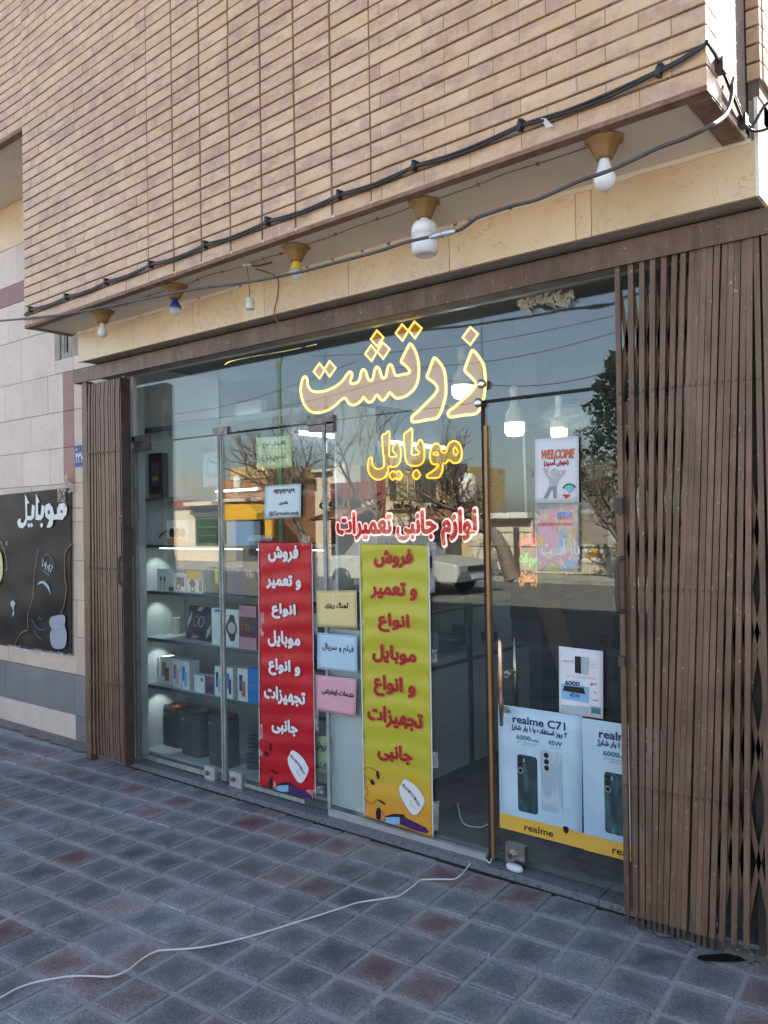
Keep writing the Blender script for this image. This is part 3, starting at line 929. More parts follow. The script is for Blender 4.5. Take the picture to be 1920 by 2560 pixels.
# underside: plaster slab with a rusty steel edge
b = MB()
def P2(s, d): 
    v = BM @ Vector((s, d, 0)); return (v.x, v.y)
p = [P2(0.0, 0.004), P2(BL, 0.004), (RX, 3.0), (-5.02, 3.03)]
b.face([(x, y, 2.892) for x, y in p]); b.face([(x, y, 2.912) for x, y in p])
for q in range(4):
    r_ = (q + 1) % 4
    b.face([(*p[q], 2.892), (*p[r_], 2.892), (*p[r_], 2.912), (*p[q], 2.912)])
b.build('soffit', 'plaster_soffit', upper)
b = MB()
b.box(0.0, BL - 0.0, 0.002, 0.048, 2.8845, 2.899, M=BM)
b.box(RX - 0.075, RX - 0.002, 2.585, 2.95, 2.8835, 2.8915)
b.box(-5.075, -5.03, 2.72, 2.99, 2.884, 2.8915)
b.build('steel_edge', 'rusty_edge', upper)

# neighbour's overhang, top left
nb = thing('neighbour_storey', 'second brick overhang set higher beside the main one, at the upper left edge', 'building')
NX0, NX1, NY, NZ = -7.2, -5.125, 2.70, 4.23
b = MB().box(NX0, NX1, NY + 0.012, 3.3, NZ + 0.01, 8.4)
b.build('backing_wall', 'brick_mortar', nb)
bs = MB(); rn = random.Random(9); bl_ = []
for k in range(22):
    z0 = NZ + k * CH + 0.004; z1 = NZ + (k + 1) * CH - 0.004
    x = NX1 - (0.11 if k % 2 else 0.217); e = NX1
    while e > NX0 + 0.02:
        bl_.append((x + 0.0011, e - 0.0011, z0, z1)); e = x; x -= 0.217
nbc = {}
for (x0, x1, z0, z1) in bl_:
    s_ = seen(((x0 + x1) / 2, NY, (z0 + z1) / 2))
    if s_ and s_[0] > -15 and s_[1] > -10:
        key = round(x1 - x0, 3)
        if key not in nbc:
            o = MB().box(0, x1 - x0, 0, 0.03, 0, z1 - z0, bev=0.002).build('brick', 'facing_brick', nb); nbc[key] = o.data
        else:
            o = bpy.data.objects.new('brick', nbc[key]); COL.objects.link(o); o.parent = nb
        o.location = (x0, NY + rn.uniform(-.001, .001), z0)
    else:
        bs.box(x0, x1, NY, NY + 0.03, z0, z1, bev=0.002, tone=rn.random())
stuff(bs.build('brickwork', 'facing_brick', nb))
MB().box(NX0, NX1, NY + 0.05, 3.28, NZ - 0.01, NZ + 0.008).build('soffit', 'plaster_soffit', nb)
MB().box(NX0, NX1, NY + 0.001, NY + 0.05, NZ - 0.02, NZ + 0.003).build('steel_edge', 'rusty_edge', nb)

# ================================================================== LEFT WALL (stone clad)
WY = 3.28
lw_ = thing('stone_wall', 'pale stone clad wall left of the shop with a dark red band and grey plinth', 'wall')
b = MB().box(-16, -5.0, WY + 0.012, 3.55, -0.1, NZ - 0.01)
b.box(-16, -5.2, 3.55, 9, -0.1, 8.3)
b.build('backing_wall', 'rough_cement', lw_)
rt = random.Random(21)
WINX0, WINX1, WINZ0, WINZ1 = -5.79, -5.16, 2.86, 3.09
def tile(x0, x1, z0, z1, mat, g=0.0015, y=WY):
    parts = [(x0, x1, z0, z1)]
    if x1 > WINX0 and x0 < WINX1 and z1 > WINZ0 and z0 < WINZ1:
        parts = []
        if x0 < WINX0: parts.append((x0, WINX0, z0, z1))
        if x1 > WINX1: parts.append((WINX1, x1, z0, z1))
        a, c = max(x0, WINX0), min(x1, WINX1)
        if z0 < WINZ0: parts.append((a, c, z0, WINZ0))
        if z1 > WINZ1: parts.append((a, c, WINZ1, z1))
    for (a, c, d, e) in parts:
        if c - a < 0.012 or e - d < 0.012: continue
        o = MB().box(a + g, c - g, y + rt.uniform(-.001, .001), y + 0.014, d + g, e - g, bev=0.0015).build('stone_panel', mat, lw_)
rows = [(0.497, 0.775), (0.775, 1.05), (1.05, 1.34), (1.34, 1.63), (1.63, 1.915), (1.915, 2.187), (2.187, 2.462), (2.462, 2.754), (2.754, 3.098), (3.098, 3.405)]
for k, (z0, z1) in enumerate(rows):
    cuts = [-8.4]
    x = -8.4 + rt.uniform(0.1, 0.4)
    while x < -6.5: cuts.append(x); x += 0.42
    cuts += [[-6.296, -5.88], [-6.16], [-6.296, -5.9], [-6.296], [-6.16]][k % 5]
    hasred = z0 >= 1.72
    if hasred and z1 <= 2.9:
        cuts.append(-5.685)
        for a, c in zip(cuts, cuts[1:]): tile(a, c, z0, z1, 'pale_stone' if z0 > 1.7 else 'beige_stone')
        tile(-5.685, -5.535, z0, z1, 'red_stone')
        tile(-5.535, -4.93, z0, z1, 'beige_stone')
    elif z0 < 1.72:
        cuts.append(-5.535)
        cuts.append(-4.93)
        for a, c in zip(cuts, cuts[1:]):
            tile(a, c, z0, min(z1, 1.73) if z1 > 1.73 else z1, 'beige_stone')
            if z1 > 1.73 and not (a < -5.6 < c):
                pass
        if z1 > 1.73:
            for a, c in zip(cuts, cuts[1:]): tile(a, c, 1.73, z1, 'beige_stone')
    else:
        cuts.append(-5.535); cuts.append(-4.93)
        for a, c in zip(cuts, cuts[1:]): tile(a, c, z0, z1, 'red_stone' if (a >= -5.54 and z1 < 3.0) else 'pale_stone')
for a, c in zip([-8.4, -7.6, -6.9, -6.2, -5.5], [-7.6, -6.9, -6.2, -5.5, -4.93]):
    tile(a, c, 3.405, 3.564, 'red_stone'); tile(a, c, 3.87, 4.22, 'cream_marble')
for a, c in zip([-8.4, -7.42, -6.90, -6.351, -5.9], [-7.42, -6.90, -6.351, -5.9, -4.93]):
    tile(a, c, 3.564, 3.87, 'pale_stone')
for a, c in zip([-8.4, -7.5, -6.6, -5.56], [-7.5, -6.6, -5.56, -5.2]):
    tile(a, c, 0.197, 0.497, 'grey_granite', y=WY - 0.006)
    if c < -5.5: tile(a, c, -0.02, 0.197, 'white_marble' if 'white_marble' in MATS else 'pale_stone', y=WY - 0.002)
tile(-5.56, -5.2, -0.02, 0.197, 'grey_granite', y=WY - 0.006)
# small window by the overhang
wnd = thing('small_window', 'small grey framed window tucked under the overhang beside the shop', 'window')
b = MB(); 
b.box(WINX0 + 0.0, WINX0 + 0.075, WY - 0.004, WY + 0.05, WINZ0, WINZ1)
b.build('jamb', 'rough_cement', wnd)
b = MB()
for (x0, x1, z0, z1) in ((WINX0 + .08, WINX0 + .125, WINZ0 + .0, WINZ1), (WINX1 - .04, WINX1, WINZ0, WINZ1), (WINX0 + .125, WINX1 - .04, WINZ0, WINZ0 + .04), (WINX0 + .125, WINX1 - .04, WINZ1 - .03, WINZ1)):
    b.box(x0, x1, WY + 0.005, WY + 0.045, z0, z1)
b.box(WINX0 + .145, WINX0 + .165, WY + .012, WY + .04, WINZ0 + .04, WINZ1 - .03)
b.build('frame', 'seal_grey', wnd)
MB().box(WINX0 + .12, WINX1 - .03, WY + .03, WY + .036, WINZ0 + .03, WINZ1 - .02).build('pane', 'print_grey', wnd)

# ================================================================== SHOP BUILDING
shop = thing('shop_building', 'ground floor shop with a cream veined marble fascia above the shopfront', 'shop')
FX0, FX1, FY = -4.955, -0.711, 2.97
cuts = [FX0] + [px(u, v, FY) for u, v in ((333, 850), (482, 800), (660, 745), (871, 700), (1123, 640), (1439, 560), (1478, 550))] + [FX1]
for a, c in zip(cuts, cuts[1:]):
    MB().box(a + .0012, c - .0012, FY, FY + 0.018, 2.690, 2.8838, bev=0.0015).build('fascia_panel', 'cream_marble', shop)
b = MB().box(FX0 + .002, FX1 - .002, FY + 0.0185, 3.22, 2.694, 2.882)
b.box(FX0, FX1, 3.14, 3.22, 2.60, 2.70)
b.box(RX + 0.004, -0.70, 2.985, 3.3, 2.884, 3.03)
b.build('lintel', 'rough_cement', shop)
b = MB().box(FX0 + 0.05, FX1 - 0.02, 3.09, 3.14, 2.66, 2.692)  # solid black strip in place of the shade above the beam
b.build('shadow_gap', 'black_gap', shop)
b = MB().box(FX1 - .003, FX1 + 0.010, FY + .002, 9, 2.69, 3.03)
b.build('side_wall', 'white_plaster', shop)
b = MB().box(-0.80, -0.58, 3.145, 9, -0.1, 2.688)  # pier carried on out of view to block the sun from the gate
b.box(-0.95, -0.80, 3.26, 9, -0.1, 2.7)
b.build('sun_block_pier', 'shade_cement', shop)
# light plaster bead where fascia meets soffit
b = MB(); rr = random.Random(8); x = FX0
while x < FX1 - .05:
    w = rr.uniform(.04, .16); b.box(x, x + w, FY - .003 - rr.random() * .003, FY + .006, 2.872 + rr.random() * .004, 2.8915); x += w + (rr.random() < .2) * .02
b.build('plaster_bead', 'plaster_soffit', shop)
# granite sill
b = MB().box(-4.75, -1.88, 3.156, 3.33, -0.1, 0.030)
b.box(-1.877, -1.42, 3.156, 3.33, -0.1, 0.0305); b.box(-1.417, -0.8, 3.156, 3.33, -0.1, 0.029)
b.build('sill', 'sill_granite', shop)
MB().box(-4.75, -0.8, 3.137, 3.156, -0.08, -0.001).build('gate_track', 'black_gap', shop)

# track beam over the gates
tb = thing('gate_track_beam', 'long brown painted steel beam carrying the folding gates over the shop window', 'beam')
b = MB().box(-5.17, -0.66, 3.06, 3.066, 2.582, 2.675)
b.box(-5.17, -0.66, 3.066, 3.135, 2.669, 2.675)
b.box(-5.17, -5.164, 3.066, 3.135, 2.582, 2.669)
b.box(-5.17, -0.66, 3.129, 3.135, 2.60, 2.669)
b.build('beam', 'brown_steel', tb)
b = MB().box(-5.16, -0.67, 3.068, 3.128, 2.60, 2.612); b.build('rail', 'brown_steel_dark', tb)

# ---- folding gates
def strip(b, x0, z0, x1, z1, w, y0, y1, m=0):
    d = Vector((x1 - x0, z1 - z0)).normalized(); nrm = Vector((-d.y, d.x)) * w / 2
    b.prism([(x0 + nrm.x, z0 + nrm.y), (x0 - nrm.x, z0 - nrm.y), (x1 - nrm.x, z1 - nrm.y), (x1 + nrm.x, z1 + nrm.y)], y0, y1, m)
def gate(name, label, bars, ztop, zbot, rows, kink=0.0, post=None, gy=3.075, lattice=None):
    g = thing(name, label, 'gate', 'folding steel gates')
    rg = random.Random(len(bars))
    for (xt, xb, w) in bars:
        b = MB()
        f = lambda z: xb + (xt - xb) * (z - zbot) / (ztop - zbot)
        dy = rg.uniform(-.002, .004)
        zs = [zbot, zbot + .12, ztop - .12, ztop - .04, ztop]
        of = [kink, 0, 0, kink * 0.9, kink]
        poly = [(f(z) + o_, z) for z, o_ in zip(zs, of)] + [(f(z) + o_ + w, z) for z, o_ in list(zip(zs, of))[::-1]]
        b.prism(poly, gy + dy, gy + dy + 0.014)
        for R in rows:
            x = f(R) + w / 2
            b.prism(ell(x, R, .0066, n=8), gy + dy - .006, gy + dy + .001)
        b.build('gate_bar', 'brown_steel', g)
    if lattice:
        for (i0, i1, R, sg, ln) in lattice:
            for i in range(i0, i1):
                if i + 2 >= len(bars) and sg > 0: pass
                f = lambda k, z: bars[k][1] + (bars[k][0] - bars[k][1]) * (z - zbot) / (ztop - zbot) + bars[k][2] / 2
                j = min(len(bars) - 1, max(0, i + sg))
                if j == i: continue
                b = MB(); strip(b, f(i, R), R, f(j, R + ln), R + ln, .017, gy + .018 + (.005 if ln > 0 else 0), gy + .021 + (.005 if ln > 0 else 0))
                b.build('lattice_strip', 'brown_steel', g)
    return g
GX = lambda u, v, gy=3.075: px(u, v, gy)
topL = [70, 205, 325, 440, 555, 665, 755, 850, 912, 975, 1035, 1110, 1190, 1255, 1320, 1390, 1450, 1515]
botL = [170, 260, 325, 390, 445, 505, 565, 630, 690, 750, 838, 900, 960, 1040, 1140, 1265, 1395, 1640]
bars = []
for a, c in zip(topL, botL):
    ut, ub = 1520 + .2411 * a, 1520 + .2411 * c
    xt = GX(ut, 700); xb = GX(ub, 2280)
    w = GX(1520 + .2411 * (c + 60), 2280) - xb
    bars.append((xt, xb, min(w, .0205)))
RZ1 = pz(1700, 965, 3.075); RZ2 = pz(1700, 1990, 3.075); RZ3 = pz(1700, 1476, 3.075)
lat = [(0, 7, RZ1, 1, .42), (1, 8, RZ1, -1, .42), (0, 7, RZ1, 1, -.42), (1, 8, RZ1, -1, -.42), (12, 17, RZ2, 1, .40), (13, 18, RZ2, -1, .40), (12, 17, RZ2, 1, -.40), (13, 18, RZ2, -1, -.40), (13, 17, RZ2 + .4, 1, .4), (14, 18, RZ2 + .4, -1, .4), (15, 17, RZ3, 1, .4), (16, 18, RZ3, -1, .4), (15, 17, RZ3, 1, -.3), (16, 18, RZ3, -1, -.3), (0, 5, RZ1 - .42, 1, -.35), (1, 6, RZ1 - .42, -1, -.35)]
g = gate('folding_gate', 'wide brown folding steel gate pushed to the right of the glass door', bars, 2.585, 0.045, [RZ1, RZ3, RZ2], 0.0, lattice=lat)
b = MB(); b.box(-0.722, -0.64, 3.07, 3.13, 0.0, 2.581); b.box(bars[0][0] + .010, bars[1][0] + .004, 3.100, 3.106, .05, 2.05, m=0); b.build('gate_post', 'brown_steel', g)
b = MB()
for k, (xt, xb, w) in enumerate(bars[:14]):
    b.box(xb + .004, xb + .016, 3.079, 3.087, 0.0, 0.047)
b.build('gate_wheels', 'brown_steel_dark', g)
# lock box and pull on its leading edge
b = MB(); c_ = at(1553, 1490, 3.06)
zt, zb_ = pz(1555, 1395, 3.06), pz(1560, 1530, 3.06); xx = px(1556, 1460, 3.06)
b.tube(cr([(xx, 3.075, zt), (xx - .012, 3.045, zt - .012), (xx - .014, 3.04, (zt + zb_) / 2), (xx - .012, 3.045, zb_ + .012), (xx, 3.075, zb_)], False, 4), .009, 8)
b.build('pull_handle', 'brown_steel_dark', g)
zt, zb_ = pz(1545, 1245, 3.06), pz(1545, 1285, 3.06)
MB().box(xx - .022, xx + .01, 3.05, 3.075, zb_, zt).build('latch', 'brown_steel_dark', g)
zt, zb_ = pz(1550, 1640, 3.06), pz(1550, 1665, 3.06)
MB().box(xx - .018, xx + .005, 3.05, 3.075, zb_, zt).build('latch', 'brown_steel_dark', g)
lt = [330, 370, 405, 438, 466, 495, 522, 550, 580, 610, 640, 670, 702, 735, 767, 800]
lb = [350, 400, 452, 498, 538, 570, 600, 630, 657, 686, 715, 745, 775, 805, 835, 865]
bars = []
for a, c in zip(lt, lb):
    ut = 160 + .1808 * a; ub = 160 + .1808 * c
    bars.append((GX(ut, 985), GX(ub, 1850), .0185))
LZ1 = pz(270, 1130, 3.075); LZ2 = pz(270, 1710, 3.075)
g = gate('folding_gate', 'narrow bunch of brown folding gate bars stacked at the left end of the shop window', bars, 2.56, 0.05, [LZ1, LZ2, 1.31], 0.009, lattice=[(0, 4, LZ2, 1, -.3), (0, 3, LZ2, 1, .3)])
b = MB(); x0 = GX(208, 1300); x1 = GX(218, 1300); b.box(x0, x1 + .012, 3.075, 3.13, 0.0, 2.585); b.build('gate_post', 'brown_steel', g)
x0 = GX(313, 1200); x1 = GX(329, 1200)
b = MB().box(x0 - .002, x0 + .026, 3.062, 3.075, .04, 2.565); b.build('gate_post', 'brown_steel', g)
MB().box(x0 + .026, x0 + .030, 3.03, 3.10, .05, 2.55).build('leading_post', 'brown_steel_dark', g)
zt, zb_ = pz(320, 1388, 3.06), pz(320, 1465, 3.06); xx = GX(322, 1420)
b = MB().tube(cr([(xx, 3.06, zt), (xx - .018, 3.02, zt - .02), (xx - .018, 3.015, (zt + zb_) / 2), (xx - .018, 3.02, zb_ + .02), (xx, 3.06, zb_)], False, 4), .010, 8)
b.build('pull_handle', 'brown_steel_dark', g)
zt, zb_ = pz(310, 1288, 3.06), pz(310, 1303, 3.06)
b = MB().box(xx - .055, xx, 3.045, 3.06, zb_, zt); b.prism(ell(xx - .045, (zt + zb_) / 2, .009), 3.035, 3.046); b.build('latch', 'brown_steel', g)

# ================================================================== SHOPFRONT GLASS
sf = thing('shopfront', 'frameless glass shopfront with metal patch fittings and reflections of the street', 'shopfront')
XL = -4.70; J1 = -3.838; J2 = -2.965; J3 = -1.975; XR = -0.86
TR = 2.142; GT = 2.60
def pane(x0, x1, z0, z1, name='glass_pane', y=GY, g=.002, par=sf):
    return MB().box(x0 + g, x1 - g, y, y + .010, z0 + g, z1 - g).build(name, 'shop_glass', par)
for a, c in ((XL, J1), (J1, J2), (J2, J3), (J3, XR)):
    pane(a, c, TR, GT)
pane(J2, J3, 0.05, TR)
pane(-1.30, XR, 0.035, TR)
b = MB().box(XL - .05, XR, GY - .012, GY + .02, GT - .004, GT + .03); b.build('head_frame', 'aluminium', sf)
b = MB().box(XL - .022, XL, GY - .012, GY + .02, .03, TR - .03); b.box(XL + .002, XL + .012, GY - .014, GY - .002, .03, TR - .06); b.build('side_seal', 'seal_grey', sf)
b = MB().box(XL - .022, XL + .004, GY - .012, GY + .02, TR + .02, GT); b.build('side_frame', 'bulb_glass', sf)
b = MB().box(-2.962, -1.985, GY - .030, GY - .003, .030, .058); b.build('threshold', 'aluminium', sf)
b = MB().box(J3 - .002, XR, GY - .004, GY + .012, TR - .006, TR + .006); b.box(-1.302, -1.294, GY - .002, GY + .012, .03, TR)
b.build('rubber_seal', 'black_gap', sf)
# two glass doors on the left, one on the right
def door(label, x0, x1):
    d = thing('glass_door', label, 'door', 'glass doors of the shop')
    pane(x0, x1, .042, TR - .006, par=d, g=.003)
    return d
d1 = door('left glass door in front of the product shelves', XL + .012, J1 - .002)
b = MB().box(J1 - .018, J1 - .004, GY - .003, GY + .013, .045, TR - .01); b.build('edge_seal', 'seal_grey', d1)
b = MB().box(XL + .02, J1 - .14, GY - .002, GY - .0005, .042, .072); b.build('bottom_seal', 'seal_grey', d1)
d2 = door('middle glass door behind the tall red banner', J1 + .002, J2 - .003)
b = MB().box(J1 + .004, J1 + .020, GY - .003, GY + .013, .045, TR - .01); b.build('edge_seal', 'seal_grey', d2)
b = MB().box(J2 - .026, J2 - .005, GY - .003, GY + .013, .045, TR - .02); b.build('edge_seal', 'seal_grey', d2)
b = MB().box(J1 + .18, J2 - .20, GY - .002, GY - .0005, .042, .066); b.build('bottom_seal', 'seal_grey', d2)
d3 = door('glass entrance door with the two phone posters and long steel handle', -1.968, -1.302)
b = MB().box(-1.966, -1.951, GY - .010, GY + .018, .035, 2.03); b.build('edge_profile', 'golden_profile', d3)
b = MB().box(-1.982, -1.968, GY - .006, GY + .016, .02, TR); b.build('edge_gap', 'black_gap', d3)
def fitting(par, corners, Y=GY - .012, th=.034, mat='old_fitting', name='patch_fitting'):
    q = quad(corners, Y)
    xs = [p[0] for p in q]; zs = [p[1] for p in q]
    MB().box(min(xs), max(xs), Y, Y + th, min(zs), max(zs)).build(name, mat, par)
fitting(sf, [(532, 1070), (566, 1066), (567, 1085), (532, 1089)])
fitting(d1, [(328, 1092), (366, 1088), (366, 1104), (330, 1108)])
fitting(d1, [(334, 1109), (368, 1105), (368, 1122), (334, 1128)])
fitting(sf, [(768, 1044), (832, 1036), (832, 1058), (768, 1062)])
fitting(sf, [(815, 1055), (832, 1053), (832, 1078), (815, 1079)])
fitting(d2, [(770, 1063), (812, 1058), (812, 1076), (770, 1080)])
for par, c in ((d1, [(511, 1914), (536, 1921), (536, 1955), (511, 1948)]), (d2, [(574, 1928), (602, 1935), (604, 1972), (574, 1964)])):
    fitting(par, c, th=.03, mat='aluminium', name='lock_plate')
    cx_ = sum(at(u, v, GY).x for u, v in c) / 4; cz_ = sum(at(u, v, GY).z for u, v in c) / 4
    MB().prism(ell(cx_ - .003, cz_ + .008, .016, .014), GY - .024, GY - .012).build('lock_cylinder', 'old_fitting', par)
c = [(1263, 2107), (1311, 2119), (1312, 2168), (1266, 2155)]
fitting(d3, c, th=.03, mat='brushed_steel', name='lock_plate')
cx_ = sum(at(u, v, GY).x for u, v in c) / 4; cz_ = sum(at(u, v, GY).z for u, v in c) / 4
b = MB().prism(ell(cx_ - .008, cz_ + .002, .022, .020), GY - .020, GY - .012); b.prism(ell(cx_ - .008, cz_ + .002, .014, .013), GY - .028, GY - .020)
b.build('lock_cylinder', 'rusted_chrome', d3)
MB().prism(rect(cx_ - .012, cz_ - .012, cx_ - .005, cz_ + .01), GY - .0285, GY - .0281, back=False).build('keyway', 'black_gap', d3)
for u, v in ((1204, 960), (1196, 1007)):
    p = at(u, v, GY - .02)
    b = MB(); n_ = 14
    M = Matrix.Translation((p.x, GY - .034, p.z)) @ Matrix.Rotation(R_(-90), 4, 'X')
    c2 = MB().lathe([(.006, -.002), (.017, 0), (.022, .006), (.022, .014), (.015, .034)], (0, 0, 0), 16)
    c2.v = [tuple(M @ Vector(q)) for q in c2.v]
    c2.build('standoff', 'brushed_steel', sf)
# entrance handle: tapered tube on the street side, its twin inside
zt, zm, zb_ = pz(1247, 1597, 3.17), pz(1252, 1690, 3.17), pz(1257, 1815, 3.17); xx = px(1252, 1700, 3.17)
b = MB().tube([(xx, 3.17, zt), (xx, 3.17, zt - .012), (xx + .0, 3.17, zm), (xx, 3.17, zb_ + .10), (xx, 3.17, zb_)], [.007, .010, .0145, .013, .007], 14)
b.build('handle', 'rusted_chrome', d3)
zt2, zb2 = pz(1268, 1593, 3.30), pz(1276, 1750, 3.30); x2 = px(1271, 1690, 3.30)
b = MB().tube([(xx + .0, 3.30, zt - .01), (xx, 3.30, zm), (xx, 3.30, zb_)], [.006, .012, .007], 12)
b.build('handle', 'brushed_steel', d3)
for z in (zm, zm - (zm - zb_) * .72):
    b = MB().tube([(xx, 3.17, z), (xx, 3.30, z)], .008, 10); b.tube([(xx, GY - .012, z), (xx, GY + .022, z)], .017, 14)
    b.build('handle_boss', 'brushed_steel', d3)
# ================================================================== NEON SIGNS behind the glass
def sc(pts, ox, oy, k):
    return [(ox + x * k, oy + y * k) for x, y in pts]
def tox(pts, Y):
    return [(at(u, v, Y).x, at(u, v, Y).z) for u, v in pts]
def letter(sign, outline, Y, fill, tubem, r, smooth=True, holes=(), k=3, name='letter'):
    xz = tox(outline, Y)
    P = [(p[0], p[1]) for p in cr(xz, True, k)] if smooth else xz
    pl = MB().prism(P, Y + .004, Y + .009).build(name, [fill], sign, recalc=True)
    b = MB().tube([(x, Y, z) for x, z in P], r, 7, closed=True)
    for hl in holes:
        H = [(p[0], p[1]) for p in cr(tox(hl, Y), True, 3)]
        b.tube([(x, Y, z) for x, z in H], r * .8, 6, closed=True)
    t_ = b.build('neon_tube', tubem, pl)
    # clear acrylic board a little larger, standing behind
    cx_ = sum(p[0] for p in P) / len(P); cz_ = sum(p[1] for p in P) / len(P)
    return P
NEY = 3.285
ns = thing('neon_sign', 'large warm yellow neon outline sign hanging behind the glass near the top', 'neon sign')
A_ = lambda pts: sc(pts, 740, 800, .19289)
B_ = lambda pts: sc(pts, 1000, 800, .14467)
C_ = lambda pts: sc(pts, 900, 1060, .16275)
body = [(1480,305),(1530,370),(1570,470),(1592,600),(1590,700),(1575,800),(1540,880),(1470,955),(1390,1000),(1310,1015),(1260,985),(1218,940),(1180,990),(1130,1042),(1090,1020),(1045,970),(1000,1040),(950,1068),(905,1035),(875,1000),(840,1050),(790,1090),(730,1103),(680,1075),(630,1010),(560,1060),(480,1130),(390,1180),(270,1205),(180,1180),(110,1100),(75,1010),(60,900),(75,800),(95,745),(125,735),(145,770),(155,850),(190,905),(250,930),(340,928),(430,900),(520,855),(600,790),(650,720),(690,675),(720,680),(725,730),(700,800),(730,825),(790,810),(825,760),(845,670),(875,640),(905,670),(925,740),(955,785),(990,770),(1010,690),(1030,620),(1060,610),(1085,650),(1105,720),(1130,755),(1165,730),(1180,650),(1200,590),(1230,580),(1255,620),(1280,700),(1320,720),(1390,705),(1450,695),(1475,665),(1430,600),(1365,545),(1375,500),(1440,370)]
letter(ns, A_(body), NEY, 'acrylic_amber', 'neon_warm', .0070)
re_ = [(595,650),(690,740),(755,850),(785,980),(795,1150),(790,1300),(760,1430),(720,1560),(660,1670),(610,1705),(480,1725),(240,1765),(200,1720),(215,1660),(300,1590),(400,1490),(520,1370),(610,1270),(645,1190),(620,1120),(560,1060),(465,985),(500,880),(550,740)]
ze_ = [(1265,520),(1400,690),(1450,800),(1470,950),(1475,1100),(1455,1300),(1420,1450),(1370,1560),(1290,1625),(1100,1645),(880,1680),(835,1640),(840,1580),(960,1490),(1080,1380),(1200,1270),(1290,1160),(1310,1100),(1280,1040),(1200,960),(1120,870),(1150,760),(1210,600)]
letter(ns, B_(re_), NEY, 'acrylic_amber', 'neon_warm', .0070)
letter(ns, B_(ze_), NEY, 'acrylic_amber', 'neon_warm', .0070)
for d in ([(303,560),(372,650),(303,760),(228,668)], [(435,530),(515,620),(435,735),(365,640)], [(1048,135),(1135,225),(1050,345),(968,250)], [(975,325),(1045,415),(980,535),(895,440)], [(1125,290),(1215,375),(1128,505),(1050,405)], [(1375,55),(1455,140),(1380,270),(1290,170)], [(1535,20),(1630,105),(1540,240),(1458,130)]):
    letter(ns, A_(d), NEY, 'acrylic_amber', 'neon_warm', .0062, False, name='letter_dot')
letter(ns, B_([(1215,120),(1350,240),(1215,430),(1080,300)]), NEY, 'acrylic_amber', 'neon_warm', .0062, False, name='letter_dot')
b = MB()
for u in (845, 1000, 1035, 1172):
    p = at(u, 830 - (u - 845) * .18, NEY + .012); b.tube([(p.x, NEY + .012, p.z), (p.x, NEY + .012, 2.6)], .0015, 5)
b.build('hanging_wire', 'thin_wire', ns)
ns2 = thing('neon_sign', 'mid sized yellow neon word hanging under the big neon sign', 'neon sign')
mo = [(1440,260),(1510,285),(1555,370),(1565,470),(1540,560),(1480,600),(1420,590),(1370,550),(1320,600),(1275,610),(1270,700),(1240,780),(1200,825),(1060,830),(1020,800),(1060,760),(1150,700),(1210,625),(1130,620),(1085,570),(1075,480),(1090,380),(1140,310),(1190,300),(1230,340),(1265,435),(1320,430),(1345,350),(1380,290)]
letter(ns2, C_(mo), NEY, 'acrylic_yellow', 'neon_yellow', .0050, holes=[C_([(1460,355),(1495,400),(1500,450),(1470,480),(1435,440),(1435,385)]), C_([(1130,460),(1165,430),(1205,460),(1170,485)])])
letter(ns2, C_([(800,70),(800,300),(795,460),(870,470),(915,440),(855,370),(890,290),(930,240),(975,320),(990,450),(975,570),(920,630),(840,645),(760,630),(705,560),(685,400),(675,170),(740,110)]), NEY, 'acrylic_yellow', 'neon_yellow', .0050)
letter(ns2, C_([(450,110),(450,300),(445,480),(490,505),(560,490),(500,400),(530,320),(570,275),(610,340),(630,450),(615,570),(570,640),(500,665),(440,650),(430,740),(380,820),(280,858),(190,820),(130,730),(120,620),(140,540),(180,515),(190,600),(220,670),(290,690),(350,670),(370,600),(355,430),(340,190),(390,150)]), NEY, 'acrylic_yellow', 'neon_yellow', .0050)
letter(ns2, C_([(865,705),(925,780),(865,852),(805,780)]), NEY, 'acrylic_yellow', 'neon_yellow', .0050, name='letter_dot')
letter(ns2, C_([(500,722),(548,750),(600,722),(650,785),(600,855),(548,830),(500,858),(450,790)]), NEY, 'acrylic_yellow', 'neon_yellow', .0050, name='letter_dot')
ns3 = thing('neon_sign', 'small red and pink neon line of words just above the yellow banner', 'neon sign')
cl, crr = at(843, 1322, NEY), at(1192, 1318, NEY)
b = MB(); text(b, 'لوازم جانبی تعمیرات', (cl.x + crr.x) / 2, (cl.z + crr.z) / 2, NEY, w=abs(crr.x - cl.x), h=.174, bold=.0128, n=14)
b.build('neon_tube', 'neon_pink', ns3, recalc=False)
b = MB(); text(b, 'لوازم جانبی تعمیرات', (cl.x + crr.x) / 2, (cl.z + crr.z) / 2, NEY - .004, w=abs(crr.x - cl.x) - .0060, h=.163, bold=.0066, n=12)
b.build('lettering', 'neon_red', ns3, recalc=False)
b = MB()
for u in (1018, 1036): 
    p = at(u, 1200, NEY + .01); b.tube([(p.x, NEY + .01, p.z + .0), (p.x + .004, NEY + .01, p.z - .10)], .0014, 5)
b.build('hanging_wire', 'white_cable', ns3)
# string of warm beads under the head frame
b = MB(); rr = random.Random(4)
path = [(563, 911), (572, 905), (590, 900), (640, 890), (700, 880), (745, 871), (790, 861)]
PP = cr([at(u, v, 3.30) for u, v in path], False, 9)
k = 0
for i, p in enumerate(PP):
    if rr.random() < .12: continue
    b.lathe([(.0005, -.0026), (.0026, 0), (.0005, .0026)], (p.x, p.y, p.z), 6)
o = b.build('bead_lights', 'rope_bead'); tag(o, 'short string of tiny warm lights under the window head, left of the big neon sign', 'string lights')

